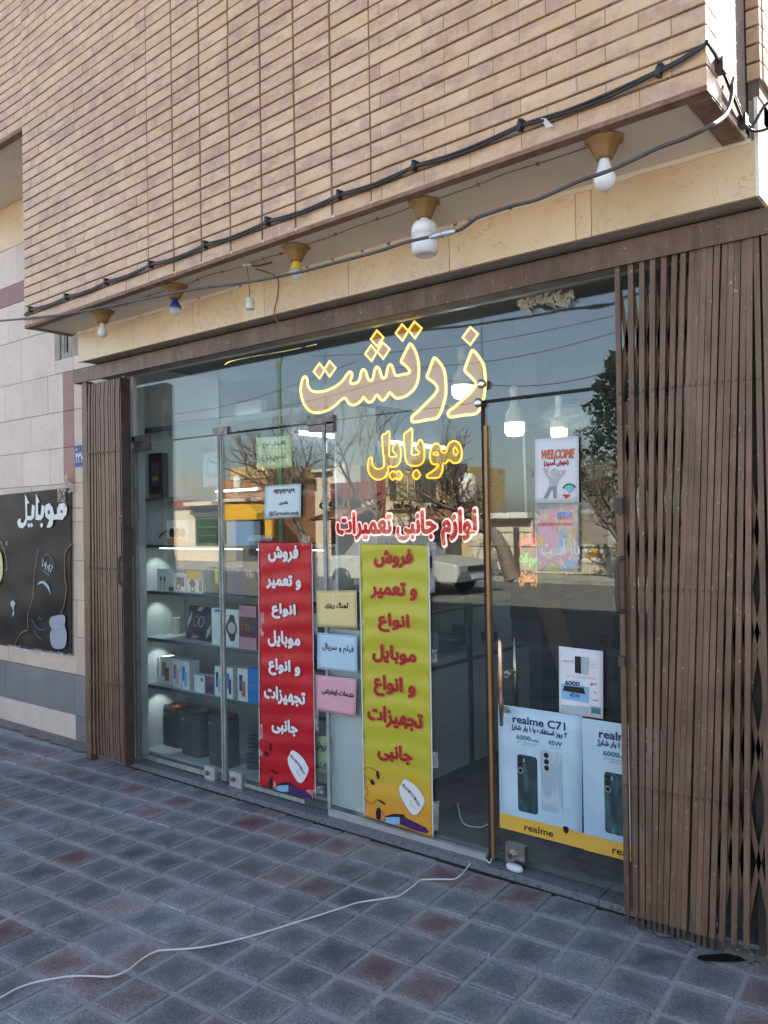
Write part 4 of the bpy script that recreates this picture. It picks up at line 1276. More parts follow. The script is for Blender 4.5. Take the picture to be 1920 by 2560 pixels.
# ================================================================== BANNERS AND PAPERS ON THE GLASS
def sheet(mb, corners, Y, nz=1, nx=1, wave=None, m=0):
    """corners TL TR BR BL as (x, z); wave(u, v) gives the distance off the plane, towards the street"""
    (ax, az), (bx, bz), (cx_, cz_), (dx, dz) = corners
    def P(i, j):
        u = i / nx; v = j / nz
        x = (ax * (1 - u) + bx * u) * (1 - v) + (dx * (1 - u) + cx_ * u) * v
        z = (az * (1 - u) + bz * u) * (1 - v) + (dz * (1 - u) + cz_ * u) * v
        return (x, Y - (wave(u, v) if wave else 0), z)
    for j in range(nz):
        for i in range(nx):
            mb.face([P(i, j + 1), P(i + 1, j + 1), P(i + 1, j), P(i, j)], m=m, smooth=bool(wave))
    return mb
def weld(o, d=1e-5):
    bm = bmesh.new(); bm.from_mesh(o.data); bmesh.ops.remove_doubles(bm, verts=bm.verts, dist=d)
    bmesh.ops.recalc_face_normals(bm, faces=bm.faces); bm.to_mesh(o.data); bm.free()
def banner(label, cpx, mat, edge, words, uc, vlist, tmat, omat, hs, seed, bottom=None):
    BY = 3.224
    t_ = thing('banner', label, 'banner', 'tall banners taped to the glass')
    q = quad(cpx, BY)
    rs = random.Random(seed)
    ph = [rs.uniform(0, 6.28) for _ in range(6)]
    def wv(u, v):
        return .0032 + .0017 * math.sin(v * 78 + ph[0] + 1.2 * math.sin(u * 3 + ph[1])) + .0012 * math.sin(v * 41 + u * 4 + ph[2]) + .0006 * math.sin(u * 17 + v * 30 + ph[3])
    o = sheet(MB(), q, BY, 130, 14, wv).build('cloth', mat, t_); weld(o)
    mod = o.modifiers.new('thick', 'SOLIDIFY'); mod.thickness = .0006; mod.offset = 1
    # white hem lines
    b = MB()
    for a, c in ((q[0], q[3]), (q[1], q[2])):
        pts = [(a[0] + (c[0] - a[0]) * k / 30 + rs.uniform(-.0012, .0012), BY - .004, a[1] + (c[1] - a[1]) * k / 30) for k in range(31)]
        b.tube(pts, edge, 5)
    b.build('hem', 'print_white', t_)
    TY = BY - .0078
    b = MB(); b2 = MB()
    for wd, v, hh, ww in zip(words, vlist, hs[0], hs[1]):
        c = at(uc(v), v, BY); 
        text(b2, wd, c.x, c.z, TY + .0008, w=ww + .002, h=hh + .002, bold=.0062, n=10)
        text(b, wd, c.x, c.z, TY, w=ww, h=hh, bold=.0046, n=8)
    b2.build('lettering_outline', omat, t_, recalc=False)
    b.build('lettering', tmat, t_, recalc=False)
    return t_, q, TY
words = ['فروش', 'و تعمیر', 'انواع', 'موبایل', 'و انواع', 'تجهیزات', 'جانبی']
def wsz(cs, BY=3.224):
    H, W = [], []
    for (u0, u1, v0, v1) in cs:
        W.append(abs(px(u1, (v0 + v1) / 2, BY) - px(u0, (v0 + v1) / 2, BY)) - .010); H.append(abs(pz((u0 + u1) / 2, v0, BY) - pz((u0 + u1) / 2, v1, BY)) - .010)
    return H, W
redb = [(672, 748, 1362, 1406), (663, 750, 1437, 1474), (680, 741, 1508, 1548), (672, 754, 1577, 1620), (674, 754, 1648, 1692), (664, 768, 1718, 1763), (682, 748, 1796, 1838)]
redv = [(a[2] + a[3]) / 2 for a in redb]
rt_, rq, TY = banner('tall red banner with white lettering taped to the glass at left', [(648, 1356), (781, 1357), (790, 1995), (650, 1963)], 'banner_red', .0022, words, lambda v: 710 + (v - 1384) * .009, redv, 'print_white', 'print_outline', wsz(redb), 1)
yelb = [(936, 1033, 1372, 1420), (922, 1038, 1455, 1500), (946, 1025, 1533, 1582), (934, 1045, 1613, 1661), (938, 1043, 1690, 1746), (923, 1062, 1768, 1822), (946, 1034, 1860, 1908)]
yelv = [(a[2] + a[3]) / 2 for a in yelb]
yt_, yq, TY = banner('tall yellow green banner with dark red lettering taped right of the red one', [(900, 1359), (1073, 1363), (1084, 2093), (912, 2040)], 'banner_olive', .0035, words, lambda v: 984 + (v - 1396) * .01, yelv, 'print_darkred', 'print_salmon', wsz(yelb), 2)
for par, q in ((rt_, rq), (yt_, yq)):
    (bx, bz) = q[3]; w = q[2][0] - q[3][0]; k = w / .44
    X = lambda x, z: (bx + x * k, bz + z * k)
    F = lambda pts: [X(x, z) for x, z in pts]
    # earphones, cable and plug
    b = MB()
    for pth in ([(.0, .245), (.03, .262), (.07, .260), (.095, .252)], [(.0, .215), (.03, .205), (.05, .195)], [(.0, .10), (.03, .078), (.06, .078), (.09, .105), (.13, .10)], [(.003, .15), (.022, .155), (.03, .13), (.014, .112)]):
        b.tube([(x, TY + .0005, z) for x, z in [tuple(p) for p in cr(F(pth), False, 4)]], .0011, 5)
    for (x, z, rx, rz, ro) in ((.098, .235, .009, .022, .1), (.06, .190, .011, .015, .5)): b.prism(F(ell(x, z, rx, rz, 12, ro)), TY - .0004, TY + .001)
    b.prism(F([(.105, .110), (.145, .098), (.143, .090), (.103, .100)]), TY - .0004, TY + .001)
    stuff(b.build('earphone_print', 'print_black', par))
    cs = F([tuple(v) for v in cr([(.262, .238), (.285, .245), (.345, .222), (.388, .178), (.392, .150), (.362, .100), (.335, .078), (.300, .088), (.248, .150), (.236, .195), (.250, .215)], True, 4)])
    b = MB(); b.prism([(x - .003, z - .003) for x, z in cs], TY + .0014, TY + .0018); b.build('print_shadow', 'print_grey', par)
    b = MB(); b.prism(cs, TY + .0006, TY + .0012); b.build('earbud_case_print', 'print_white', par)
    b = MB(); b.prism(F([tuple(v) for v in cr([(.262, .222), (.285, .208), (.315, .190), (.345, .165), (.365, .135), (.352, .128), (.325, .158), (.295, .182), (.262, .200)], True, 3)]), TY + .0001, TY + .0006); b.build('case_mouth_print', 'print_mid', par)
    b = MB()
    b.tube([(x, TY - .0004, z) for x, z in [tuple(p) for p in cr(F([(.256, .212), (.29, .200), (.325, .178), (.352, .146), (.372, .132)]), False, 4)]], .0010, 5)
    b.tube([(x, TY - .0004, z) for x, z in [tuple(p) for p in cr(F([(.318, .150), (.308, .135), (.318, .120), (.336, .116)]), False, 4)]], .0008, 5)
    for (x, z, rx, rz, ro) in ((.302, .188, .007, .004, .6), (.338, .160, .008, .0035, 1.0), (.266, .216, .007, .003, .7)): b.prism(F(ell(x, z, rx, rz, 10, ro)), TY - .001, TY)
    stuff(b.build('seam_print', 'print_black', par))
    b = MB(); b.prism(F([(.085, .008), (.10, .0), (.115, .012), (.115, .05), (.105, .068), (.09, .062), (.08, .035)]), TY + .0002, TY + .001); b.build('trimmer_print', 'print_black', par)
    b = MB(); b.prism(F([(.115, .012), (.145, .004), (.138, .04), (.118, .055)]), TY + .0002, TY + .001); b.build('trimmer_print', 'print_salmon', par)
    b = MB(); b.prism(F([(.12, .004), (.16, .03), (.235, .048), (.24, .012), (.19, -.0)]), TY + .0002, TY + .001); b.build('trimmer_print', 'print_skyblue', par)
    b = MB(); b.prism(F([(.14, .03), (.20, .056), (.262, .066), (.27, .052), (.235, .048), (.16, .03)]), TY + .0001, TY + .001); b.build('trimmer_print', 'print_black', par)
    b = MB(); b.prism(F([(.236, .012), (.24, .048), (.27, .052), (.34, .040), (.40, .030), (.418, .012), (.40, .002), (.32, .002)]), TY + .0002, TY + .001); b.build('trimmer_print', 'print_purple', par)
# tape round the banners
b = MB(); rr = random.Random(12)
tapes = [(650, 1345, 60, 14), (765, 1350, 22, 26), (1078, 1375, 22, 34), (1082, 1450, 16, 60), (1085, 1640, 12, 30), (1088, 1900, 14, 40), (1090, 2040, 16, 70), (905, 2030, 30, 22), (905, 1860, 14, 16), (905, 1560, 14, 14), (797, 1975, 26, 20), (775, 1985, 20, 22), (655, 1560, 10, 60), (790, 1560, 9, 50), (652, 1850, 10, 80), (792, 1800, 9, 60), (840, 1420, 6, 120), (835, 1500, 5, 100)]
for (u, v, du, dv) in tapes:
    b2 = MB(); q = quad([(u - du / 2, v - dv / 2), (u + du / 2, v - dv / 2 + rr.uniform(-4, 4)), (u + du / 2 + rr.uniform(-3, 3), v + dv / 2), (u - du / 2, v + dv / 2 + rr.uniform(-4, 4))], 3.219)
    b = MB(); sheet(b, q, 3.2215, 5, 4, lambda a, c: .004 * rr.random()); b.build('tape_piece', 'clear_tape', yt_ if u > 830 else rt_)

fz = MB(); rr = random.Random(55)
for k in range(16):
    u0 = 1290 + rr.random() * 120; v0 = 742 - (u0 - 1290) * .17 + rr.uniform(0, 20)
    q = quad([(u0, v0), (u0 + rr.uniform(10, 34), v0 - rr.uniform(2, 12)), (u0 + rr.uniform(8, 30), v0 + rr.uniform(8, 30)), (u0 - rr.uniform(-4, 12), v0 + rr.uniform(6, 26))], 3.20)
    sheet(fz, q, 3.218, 3, 3, lambda a, c: .022 * rr.random())
o = stuff(fz.build('crumpled_film', 'old_tape', sf))
def paper(label, cpx, mat, cat='paper', Y=3.222, group=None, name='paper_sign', curl=.002, th=.0004):
    t_ = thing(name, label, cat, group)
    q = quad(cpx, Y)
    rs = random.Random(int(cpx[0][0]))
    p1, p2 = rs.uniform(0, 6), rs.uniform(0, 6)
    o = sheet(MB(), q, Y, 8, 8, lambda u, v: curl * (.5 + .5 * math.sin(u * 3 + p1) * math.cos(v * 4 + p2))).build('sheet', mat, t_); weld(o)
    mod = o.modifiers.new('thick', 'SOLIDIFY'); mod.thickness = th; mod.offset = 1
    return t_, q
def border(par, q, Y, ins=.006, r=.0007, mat='print_black'):
    cx_ = sum(p[0] for p in q) / 4; cz_ = sum(p[1] for p in q) / 4
    P = []
    for (x, z) in q:
        P.append((x + (ins if x < cx_ else -ins), Y, z + (ins if z < cz_ else -ins)))
    b = MB().tube([Vector(p) for p in [P[0], P[1], P[2], P[3]]], r, 4, closed=True); b.build('printed_border', mat, par)
def lines(par, items, Y, mat='print_black'):
    b = MB()
    for (txt, u, v, w, h, bold, fa) in items:
        c = at(u, v, Y)
        W = abs(px(u + w / 2, v, Y) - px(u - w / 2, v, Y)); H = abs(pz(u, v - h / 2, Y) - pz(u, v + h / 2, Y))
        text(b, txt, c.x, c.z, Y, w=W, h=H, fa=fa, bold=bold)
    return b.build('lettering', mat, par, recalc=False)
p, q = paper('pale blue note with phone number, name and handle taped above the red banner', [(662, 1215), (753, 1209), (752, 1292), (661, 1298)], 'paper_pale', Y=3.222)
border(p, q, 3.2185, .005)
lines(p, [('۰۹۱۳۵۹۲۶۵۶۹', 709, 1228, 54, 11, .0012, True), ('عامری', 709, 1257, 22, 11, .0013, True), ('@Zartosht.mob', 709, 1284, 74, 13, .0006, False)], 3.2185)
p, q = paper('pale yellow paper sign between the two banners, topmost of three', [(790, 1477), (892, 1476), (893, 1572), (793, 1567)], 'paper_yellow', group='three coloured paper signs between the banners')
border(p, q, 3.2185, .006)
lines(p, [('آهنگ ریزی', 841, 1514, 58, 17, .0013, True)], 3.2185)
p, q = paper('light blue paper sign between the two banners, middle of three', [(793, 1581), (893, 1590), (894, 1685), (793, 1672)], 'paper_blue', group='three coloured paper signs between the banners')
border(p, q, 3.2185, .006)
lines(p, [('فیلم و سریال', 844, 1622, 78, 22, .0008, True)], 3.2185)
p, q = paper('pink paper sign between the two banners, lowest of three', [(789, 1686), (893, 1697), (889, 1794), (791, 1775)], 'paper_pink', group='three coloured paper signs between the banners', curl=.006)
border(p, q, 3.2175, .006)
lines(p, [('خدمات اینترنتی', 844, 1733, 80, 16, .0013, True)], 3.2165)
p, q = paper('faded green yellow note inside the glass above the pale blue note', [(640, 1095), (728, 1088), (731, 1168), (643, 1176)], 'paper_green', Y=3.262)
lines(p, [('((فروش انواع', 685, 1110, 56, 15, .0007, True), ('کارتخوان سیار))', 685, 1143, 64, 16, .0007, True)], 3.2585)
b = MB()
for v in (1121, 1153):
    a_, c_ = at(656, v, 3.2585), at(714, v - 1, 3.2585); b.tube([a_, c_], .0006, 4)
b.build('underline', 'print_black', p)
p, q = paper('green note low behind the glass, half hidden by the red banner edge', [(765, 1842), (823, 1840), (824, 1930), (768, 1938)], 'paper_green', Y=3.258)
lines(p, [('فروش', 803, 1866, 30, 22, .001, True), ('کارتخوان', 796, 1914, 44, 22, .001, True)], 3.2545)
b = MB()
for v in (1880, 1931): b.tube([at(790, v, 3.2545), at(815, v - 1, 3.2545)], .0006, 4)
b.build('underline', 'print_black', p)

# WELCOME poster and the colourful open sign on the entrance door (behind its glass)
p, q = paper('white welcome poster with a grey figure raising both arms, on the entrance door', [(1337, 1098), (1447, 1090), (1448, 1257), (1338, 1258)], 'paper_white', 'poster', Y=3.2215, name='poster')
WY_ = 3.218
c = at(1393, 1135, WY_)
b = MB(); text(b, 'WELCOME', c.x, c.z, WY_, w=abs(px(1434, 1135, WY_) - px(1352, 1128, WY_)), h=.038, fa=False, bold=.0022, rot=-.03, shear=.15); b.build('lettering_outline', 'print_darkred', p, recalc=False)
b = MB(); text(b, 'WELCOME', c.x, c.z, WY_ - .001, w=abs(px(1434, 1135, WY_) - px(1352, 1128, WY_)) - .003, h=.036, fa=False, bold=.0006, rot=-.03, shear=.15); b.build('lettering', 'print_salmon', p, recalc=False)
c = at(1390, 1157, WY_)
b = MB(); text(b, '(خوش آمدید)', c.x, c.z, WY_, w=.115, h=.03, bold=.0014); b.build('lettering', 'print_darkred', p, recalc=False)
W2 = lambda pts: tox([(1200 + x * .217, 950 + y * .217) for x, y in pts], WY_)
b = MB(); b.prism([tuple(v) for v in cr(W2([(820, 1040), (860, 1020), (905, 1040), (912, 1080), (880, 1112), (835, 1108), (808, 1075)]), True, 3)], WY_, WY_ + .001)
b.prism(W2([(722, 1015), (745, 1012), (760, 1040), (775, 1012), (785, 1045), (780, 1095), (825, 1125), (890, 1122), (935, 1075), (930, 1030), (955, 1050), (985, 1035), (975, 1075), (905, 1150), (880, 1225), (795, 1225), (790, 1140), (750, 1090)]), WY_ + .0002, WY_ + .0012)
b.build('figure_print', 'print_mid', p)
b = MB(); b.prism(W2([(795, 1225), (880, 1225), (880, 1355), (845, 1365), (842, 1290), (825, 1260), (800, 1310), (765, 1370), (728, 1365), (760, 1300)]), WY_ + .0001, WY_ + .0013); b.build('figure_print', 'print_grey', p)
b = MB(); b.prism(W2([(945, 1250), (965, 1215), (1000, 1192), (1045, 1188), (1090, 1210), (1110, 1245), (1085, 1248), (1060, 1222), (1020, 1212), (985, 1225), (970, 1252)]), WY_, WY_ + .001); explode(b, 'emblem_print', 'print_green', p)
b = MB(); b.prism(W2([(985, 1250), (1000, 1225), (1050, 1225), (1075, 1250), (1090, 1270), (1060, 1280), (1040, 1300), (1020, 1300), (1005, 1275), (985, 1268)]), WY_, WY_ + .001); explode(b, 'emblem_print', 'print_skyblue', p)
b = MB(); b.prism(W2([(945, 1318), (1045, 1318), (1020, 1345), (990, 1372), (970, 1345)]), WY_, WY_ + .001); explode(b, 'emblem_print', 'print_brightred', p)
p, q = paper('pastel multicoloured open sign in a clear sleeve below the welcome poster', [(1343, 1276), (1446, 1262), (1445, 1430), (1344, 1428)], 'pastel_sheet', 'poster', Y=3.2225, name='poster')
WY_ = 3.219
U2 = lambda pts: tox([(1200 + x * .217, 1250 + y * .217) for x, y in pts], WY_)
c = at(1400, 1374, WY_)
b = MB(); text(b, 'باز است', c.x, c.z, WY_, w=abs(px(1440, 1374, WY_) - px(1345, 1374, WY_)), h=.085, bold=.0022); b.build('lettering', 'print_white', p, recalc=False)
b = MB(); b.prism(U2([(885, 145), (1055, 135), (1060, 185), (888, 195)]), WY_, WY_ + .001); b.build('label_print', 'print_brightblue', p)
c = at(1412, 1286, WY_); b = MB(); text(b, 'تخفیف ویژه', c.x, c.z, WY_ - .001, w=.042, h=.010); b.build('lettering', 'print_white', p, recalc=False)
b = MB(); b.prism(U2([(888, 200), (1060, 190), (1062, 218), (890, 228)]), WY_, WY_ + .001); b.prism(U2([(665, 262), (1075, 262), (1075, 292), (665, 300)]), WY_, WY_ + .001); explode(b, 'stripe_print', 'print_brightred', p)
b = MB(); b.prism(U2([(665, 300), (820, 300), (885, 350), (885, 700), (668, 705)]), WY_ + .0006, WY_ + .001); b.build('panel_print', 'paper_pink', p)
for cx_, cy_, rx_, ry_, mt_ in ((700, 480, 45, 60, 'sticker_yellow'), (940, 500, 50, 45, 'print_skyblue'), (1000, 560, 70, 60, 'paper_yellow'), (1040, 740, 60, 40, 'print_skyblue'), (800, 640, 60, 40, 'paper_yellow'), (1080, 380, 25, 60, 'print_gold'), (660, 160, 22, 40, 'paper_yellow')):
    b = MB(); e_ = ell(cx_, cy_, rx_, ry_, 14); b.prism([tuple(v) for v in cr(U2([(x + 14 * math.sin(k * 2.4), y + 12 * math.cos(k * 3.1)) for k, (x, y) in enumerate(e_)]), True, 2)], WY_ + .0003, WY_ + .0009); b.build('colour_patch_print', mt_, p)
b = MB(); b.prism(U2([(668, 730), (720, 728), (720, 790), (668, 800)]), WY_, WY_ + .001); b.build('patch_print', 'print_gold', p)
c = at(1395, 1421, WY_); b = MB(); text(b, 'خوش آمدید', c.x, c.z, WY_, w=.085, h=.014); b.build('lettering', 'print_brightblue', p, recalc=False)
sl = MB(); sheet(sl, quad([(1337, 1262), (1449, 1258), (1449, 1434), (1338, 1430)], 3.2155), 3.2155, 1, 1); sl.build('clear_sleeve', 'clear_tape', p)

# phone posters on the entrance door
def phone_poster(label, cpx, par_v):
    p, q = paper(label, cpx, 'poster_paleblue', 'poster', Y=3.221, name='poster', curl=.0008, group='two large phone posters on the entrance door')
    return p, q
PY = 3.2185
def poster_art(par, q):
    (x0, z1), (x1, _), (_, z0), _ = q[0], q[1], q[2], q[3]
    x0 = min(q[0][0], q[3][0]); x1 = max(q[1][0], q[2][0]); z1 = q[0][1]; z0 = q[3][1]
    w = x1 - x0; h = z1 - z0
    X = lambda a, c: (x0 + a * w, z1 - c * h)
    F = lambda pts: [X(a, c) for a, c in pts]
    b = MB(); b.prism([X(0, .88), X(1, .88), X(1, 1.0), X(0, 1.0)], PY + .0004, PY + .0012); b.build('footer_print', 'print_gold', par)
    b = MB(); c = X(.48, .945); text(b, 'realme', c[0], c[1], PY, w=.34 * w, h=.052 * h, fa=False, bold=.0008); b.build('lettering', 'print_black', par, recalc=False)
    b = MB(); c = X(.50, .098); text(b, 'realme C71', c[0], c[1], PY, w=.62 * w, h=.060 * h, fa=False, bold=.0012)
    c = X(.50, .168); text(b, '۲ روز استفاده با ۱ بار شارژ', c[0], c[1], PY, w=.66 * w, h=.05 * h, bold=.0012); b.build('lettering', 'print_navy', par, recalc=False)
    b = MB(); c = X(.315, .238); text(b, '6000', c[0] , c[1], PY, w=.17 * w, h=.034 * h, fa=False, bold=.0008)
    c = X(.455, .245); text(b, 'mAh', c[0], c[1], PY, w=.09 * w, h=.022 * h, fa=False, bold=.0003)
    c = X(.69, .240); text(b, '45W', c[0], c[1], PY, w=.16 * w, h=.034 * h, fa=False, bold=.0008)
    for (t_, a, cc, ww, hh) in (('دارای بیشترین ظرفیت باتری', .36, .272, .25, .018), ('در این رده قیمتی', .37, .292, .16, .016), ('شارژ سریع', .69, .275, .11, .018)):
        c = X(a, cc); text(b, t_, c[0], c[1], PY, w=ww * w, h=hh * h)
    b.build('lettering', 'print_teal', par, recalc=False)
    b = MB(); b.prism(rrect(*X(.235, .828), *X(.475, .375), .014), PY + .0002, PY + .001); b.build('phone_print', 'phone_teal', par)
    b = MB(); b.prism(rrect(*X(.515, .778), *X(.765, .305), .014), PY + .0001, PY + .0011); b.build('phone_print', 'phone_silver', par)
    b = MB(); b.prism(rrect(*X(.540, .47), *X(.655, .315), .010), PY - .0002, PY + .0008); explode(b, 'camera_print', 'phone_light', par)
    b = MB()
    for a, cc in ((.585, .345), (.588, .395), (.588, .443)):
        b.prism(ell(*X(a, cc), .0105 * (w / .36), n=16), PY - .0006, PY + .0006)
    for a, cc in ((.272, .41), (.272, .455), (.275, .502)):
        b.prism(ell(*X(a, cc), .0098 * (w / .36), n=16), PY - .0006, PY + .0006)
    b.prism(F([(.765, .868), (.80, .862), (.83, .870), (.825, .905), (.797, .92), (.768, .902)]), PY, PY + .001)
    explode(b, 'lens_print', 'print_black', par)
    b = MB(); c = X(.275, .502); b.tube([Vector((x, PY - .001, z)) for x, z in ell(c[0], c[1], .0105 * (w / .36), n=20)], .0009, 4, closed=True)
    b.prism([X(.315, .405), X(.322, .405), X(.322, .43), X(.315, .43)], PY - .0004, PY + .0006)
    b.build('ring_print', 'print_white', par)
    b = MB(); c = X(.91, .878); text(b, 'سلامت فیزیکی', c[0], c[1], PY, w=.14 * w, h=.012 * h); c = X(.91, .893); text(b, 'ضمانت اصالت', c[0], c[1], PY, w=.12 * w, h=.012 * h)
    b.build('lettering', 'print_grey', par, recalc=False)
p, q = phone_poster('large pale blue phone poster with two phones on the entrance door, fully visible', [(1245, 1760), (1455, 1790), (1456, 2122), (1250, 2068)], None)
poster_art(p, q)
w_ = px(1455, 1850, 3.221) - px(1247, 1850, 3.221)
x0 = px(1456.5, 1900, 3.221); zt = pz(1457, 1791, 3.221); zb_ = pz(1457, 2122, 3.221)
p = thing('poster', 'second pale blue phone poster, its right half hidden behind the folding gate', 'poster', 'two large phone posters on the entrance door')
q = [(x0, zt - .006), (x0 + w_, zt - .008), (x0 + w_, zb_ - .004), (x0, zb_ - .002)]
o = sheet(MB(), q, 3.221, 2, 2).build('sheet', 'poster_paleblue', p)
poster_art(p, [(x0, zt - .006), (x0 + w_, zt - .006), (x0 + w_, zb_ - .002), (x0, zb_ - .002)])
p, q = paper('small white leaflet poster of phone features above the large phone posters', [(1397, 1615), (1508, 1628), (1508, 1798), (1398, 1781)], 'paper_white', 'poster', Y=3.219, name='poster', curl=.0006)
L2 = lambda pts: tox([(1050 + x * .31947, 1400 + y * .31947) for x, y in pts], 3.217)
b = MB(); b.prism(L2([(1105, 965), (1320, 995), (1320, 1118), (1105, 1085)]), 3.2166, 3.2174); explode(b, 'picture_print', 'print_skyblue', p)
b = MB(); b.prism(L2([(1130, 982), (1280, 1000), (1295, 1050), (1118, 1022)]), 3.2158, 3.2168); b.prism(L2([(1212, 752), (1258, 757), (1260, 890), (1213, 882)]), 3.216, 3.217); explode(b, 'picture_print', 'print_black', p)
b = MB(); b.prism(L2([(1262, 755), (1315, 762), (1315, 900), (1262, 892)]), 3.2162, 3.2172)
for (x0_, x1_, y0_, y1_) in ((1103, 1202, 1130, 1180), (1213, 1320, 1140, 1195), (1330, 1418, 1138, 1215)): b.prism(L2([(x0_, y0_), (x1_, y0_ + 12), (x1_, y1_ + 8), (x0_, y1_)]), 3.2166, 3.2174)
explode(b, 'picture_print', 'phone_light', p)
b = MB(); b.prism(L2([(1342, 1152), (1412, 1162), (1412, 1208), (1342, 1198)]), 3.2156, 3.2166); explode(b, 'picture_print', 'print_teal', p)
def ltx(items, mat):
    b = MB()
    for (t_, x, y, w, h, fa, bo) in items:
        c = L2([(x, y)])[0]; s_ = .31947 * abs(px(1441, 1700, 3.217) - px(1440, 1700, 3.217)); hz = .31947 * abs(pz(1440, 1700, 3.217) - pz(1440, 1701, 3.217))
        text(b, t_, c[0], c[1], 3.2162, w=w * s_, h=h * hz, fa=fa, bold=bo)
    b.build('lettering', mat, p, recalc=False)
ltx([('6000', 1192, 965, 112, 34, False, .0008), ('mAh', 1272, 995, 32, 12, False, 0), ('45W', 1212, 1060, 80, 34, False, .0006), ('realme C71', 1158, 790, 86, 14, False, 0)], 'print_navy')
ltx([('دارای بیشترین ظرفیت باتری در این رده قیمتی', 1255, 915, 230, 18, True, 0), ('۲ روز استفاده با', 1360, 815, 70, 14, True, 0), ('۱ بار شارژ', 1355, 838, 60, 14, True, 0), ('90', 1370, 970, 26, 13, False, .0003), ('50', 1370, 1035, 26, 13, False, .0003), ('100', 1372, 1098, 34, 13, False, .0003), ('realme', 1392, 742, 34, 7, False, 0)], 'print_grey')
b = MB(); b.prism(L2([(1338, 962), (1352, 964), (1352, 984), (1338, 982)]), 3.216, 3.217); b.build('icon_print', 'print_brightred', p)

# oval shop emblem sticker on the inside of the door glass, read from inside the shop
o_ = thing('oval_sticker', 'faint oval shop sticker with a winged emblem and mirrored word on the door glass', 'sticker')
OY = 3.2445
E2 = lambda pts: tox([(1200 + x * .217, 950 + y * .217) for x, y in pts], OY)
cc = at(1415, 1052, OY)
rx_ = abs(px(1484, 1052, OY) - px(1352, 1052, OY)) / 2; rz_ = abs(pz(1415, 1017, OY) - pz(1415, 1088, OY)) / 2
b = MB(); b.prism(ell(cc.x, cc.z, rx_, rz_, 36, -.12), OY - .0004, OY, back=False); b.build('sticker_field', 'faint_sticker', o_)
b = MB(); b.tube([Vector((x, OY - .0006, z)) for x, z in ell(cc.x, cc.z, rx_ * 1.1, rz_ * 1.12, 40, -.12)], .0035, 4, closed=True); b.build('sticker_ring', 'faint_blue', o_)
b = MB(); b.prism(E2([(715, 430), (790, 425), (860, 440), (905, 415), (960, 418), (1080, 400), (1180, 378), (1170, 405), (1100, 428), (1000, 445), (1040, 470), (960, 462), (905, 460), (830, 462), (760, 455)]), OY - .0012, OY - .0008); explode(b, 'emblem_print', 'print_grey', o_)
c = at(1200 + 1130 * .217, 950 + 518 * .217, OY); b = MB(); text(b, 'موبایل', c.x, c.z, OY - .001, w=.125, h=.034, mirror=True, bold=.0012); b.build('lettering', 'print_grey', o_, recalc=False)

# black vinyl poster on the stone wall, plate with the house number
vp = thing('vinyl_poster', 'large creased black vinyl poster with earbuds and white lettering on the stone wall', 'poster')
VY = 3.268
c1, c2, c3, c4 = at(-160, 1255, VY), at(178, 1219, VY), at(180, 1640, VY), at(-160, 1585, VY)
q = [(c1.x, c1.z), (c2.x, c2.z), (c3.x, c3.z), (c4.x, c4.z)]
rs = random.Random(31)
ph = [rs.uniform(0, 6.28) for _ in range(8)]
o = sheet(MB(), q, VY, 40, 40, lambda u, v: .006 + .004 * math.sin(u * 9 + v * 7 + ph[0]) * math.sin(v * 5 + ph[1]) + .0022 * abs(math.sin(u * 14 - v * 11 + ph[2])) ** 3 * 2 + .0015 * math.sin(v * 26 + u * 9 + ph[4])).build('sheet', 'vinyl_black', vp); weld(o)
VT = VY - .016
V3 = lambda pts: tox([(x * .22609, 1200 + y * .22609) for x, y in pts], VT)
b = MB()
for pts in ([(620, 435), (690, 440), (735, 380), (742, 300), (705, 255), (655, 262), (630, 320), (632, 375), (600, 385), (580, 300), (545, 255), (505, 275), (492, 340), (505, 410), (545, 440), (530, 485), (515, 525), (555, 525), (580, 500), (590, 438)],
            [(398, 150), (440, 245), (420, 250), (422, 385), (450, 385), (462, 275), (495, 290), (480, 410), (450, 445), (392, 440)], [(275, 155), (325, 255), (300, 262), (300, 395), (345, 400), (355, 270), (385, 285), (378, 415), (345, 445), (300, 445), (290, 490), (250, 535), (205, 520), (190, 470), (205, 430), (232, 425), (228, 460), (240, 478), (262, 470), (282, 430)]):
    b.prism(V3(pts), VT, VT + .0008)
for (x, y, r) in ((460, 500, 20), (320, 500, 18), (348, 500, 18)): b.prism(V3([(x, y - r * 1.6), (x + r, y), (x, y + r * 1.6), (x - r, y)]), VT, VT + .0008)
b.build('lettering', 'print_white', vp)
b = MB()
for pts in ([(690, 330), (668, 340), (670, 365), (695, 360)], [(545, 325), (525, 350), (535, 385), (556, 365)]): b.prism(V3(pts), VT - .0006, VT - .0002)
explode(b, 'letter_counter', 'print_black', vp)
b = MB(); c = at(525 * .22609, 1200 + 955 * .22609, VT); text(b, '14:47', c.x, c.z, VT, w=.15, h=.060, fa=False, rot=-.35, bold=.0016)
for pts in ([(405, 1160), (440, 1120), (490, 1118), (540, 1170), (565, 1270), (520, 1190), (470, 1140)],): b.prism(V3(pts), VT, VT + .0008)
c = at(72 * .22609, 1200 + 698 * .22609, VT); text(b, '«', c.x, c.z, VT, w=.035, h=.035, fa=False)
c = at(512 * .22609, 1200 + 1025 * .22609, VT); text(b, '22 November', c.x, c.z, VT, w=.10, h=.014, fa=False, rot=-.35)
b.prism(V3([(115, 1345), (150, 1330), (172, 1365), (155, 1400), (150, 1440), (160, 1470), (140, 1515), (135, 1500), (145, 1440), (118, 1380)]), VT, VT + .0008)
explode(b, 'white_print', 'phone_light', vp)
b = MB()
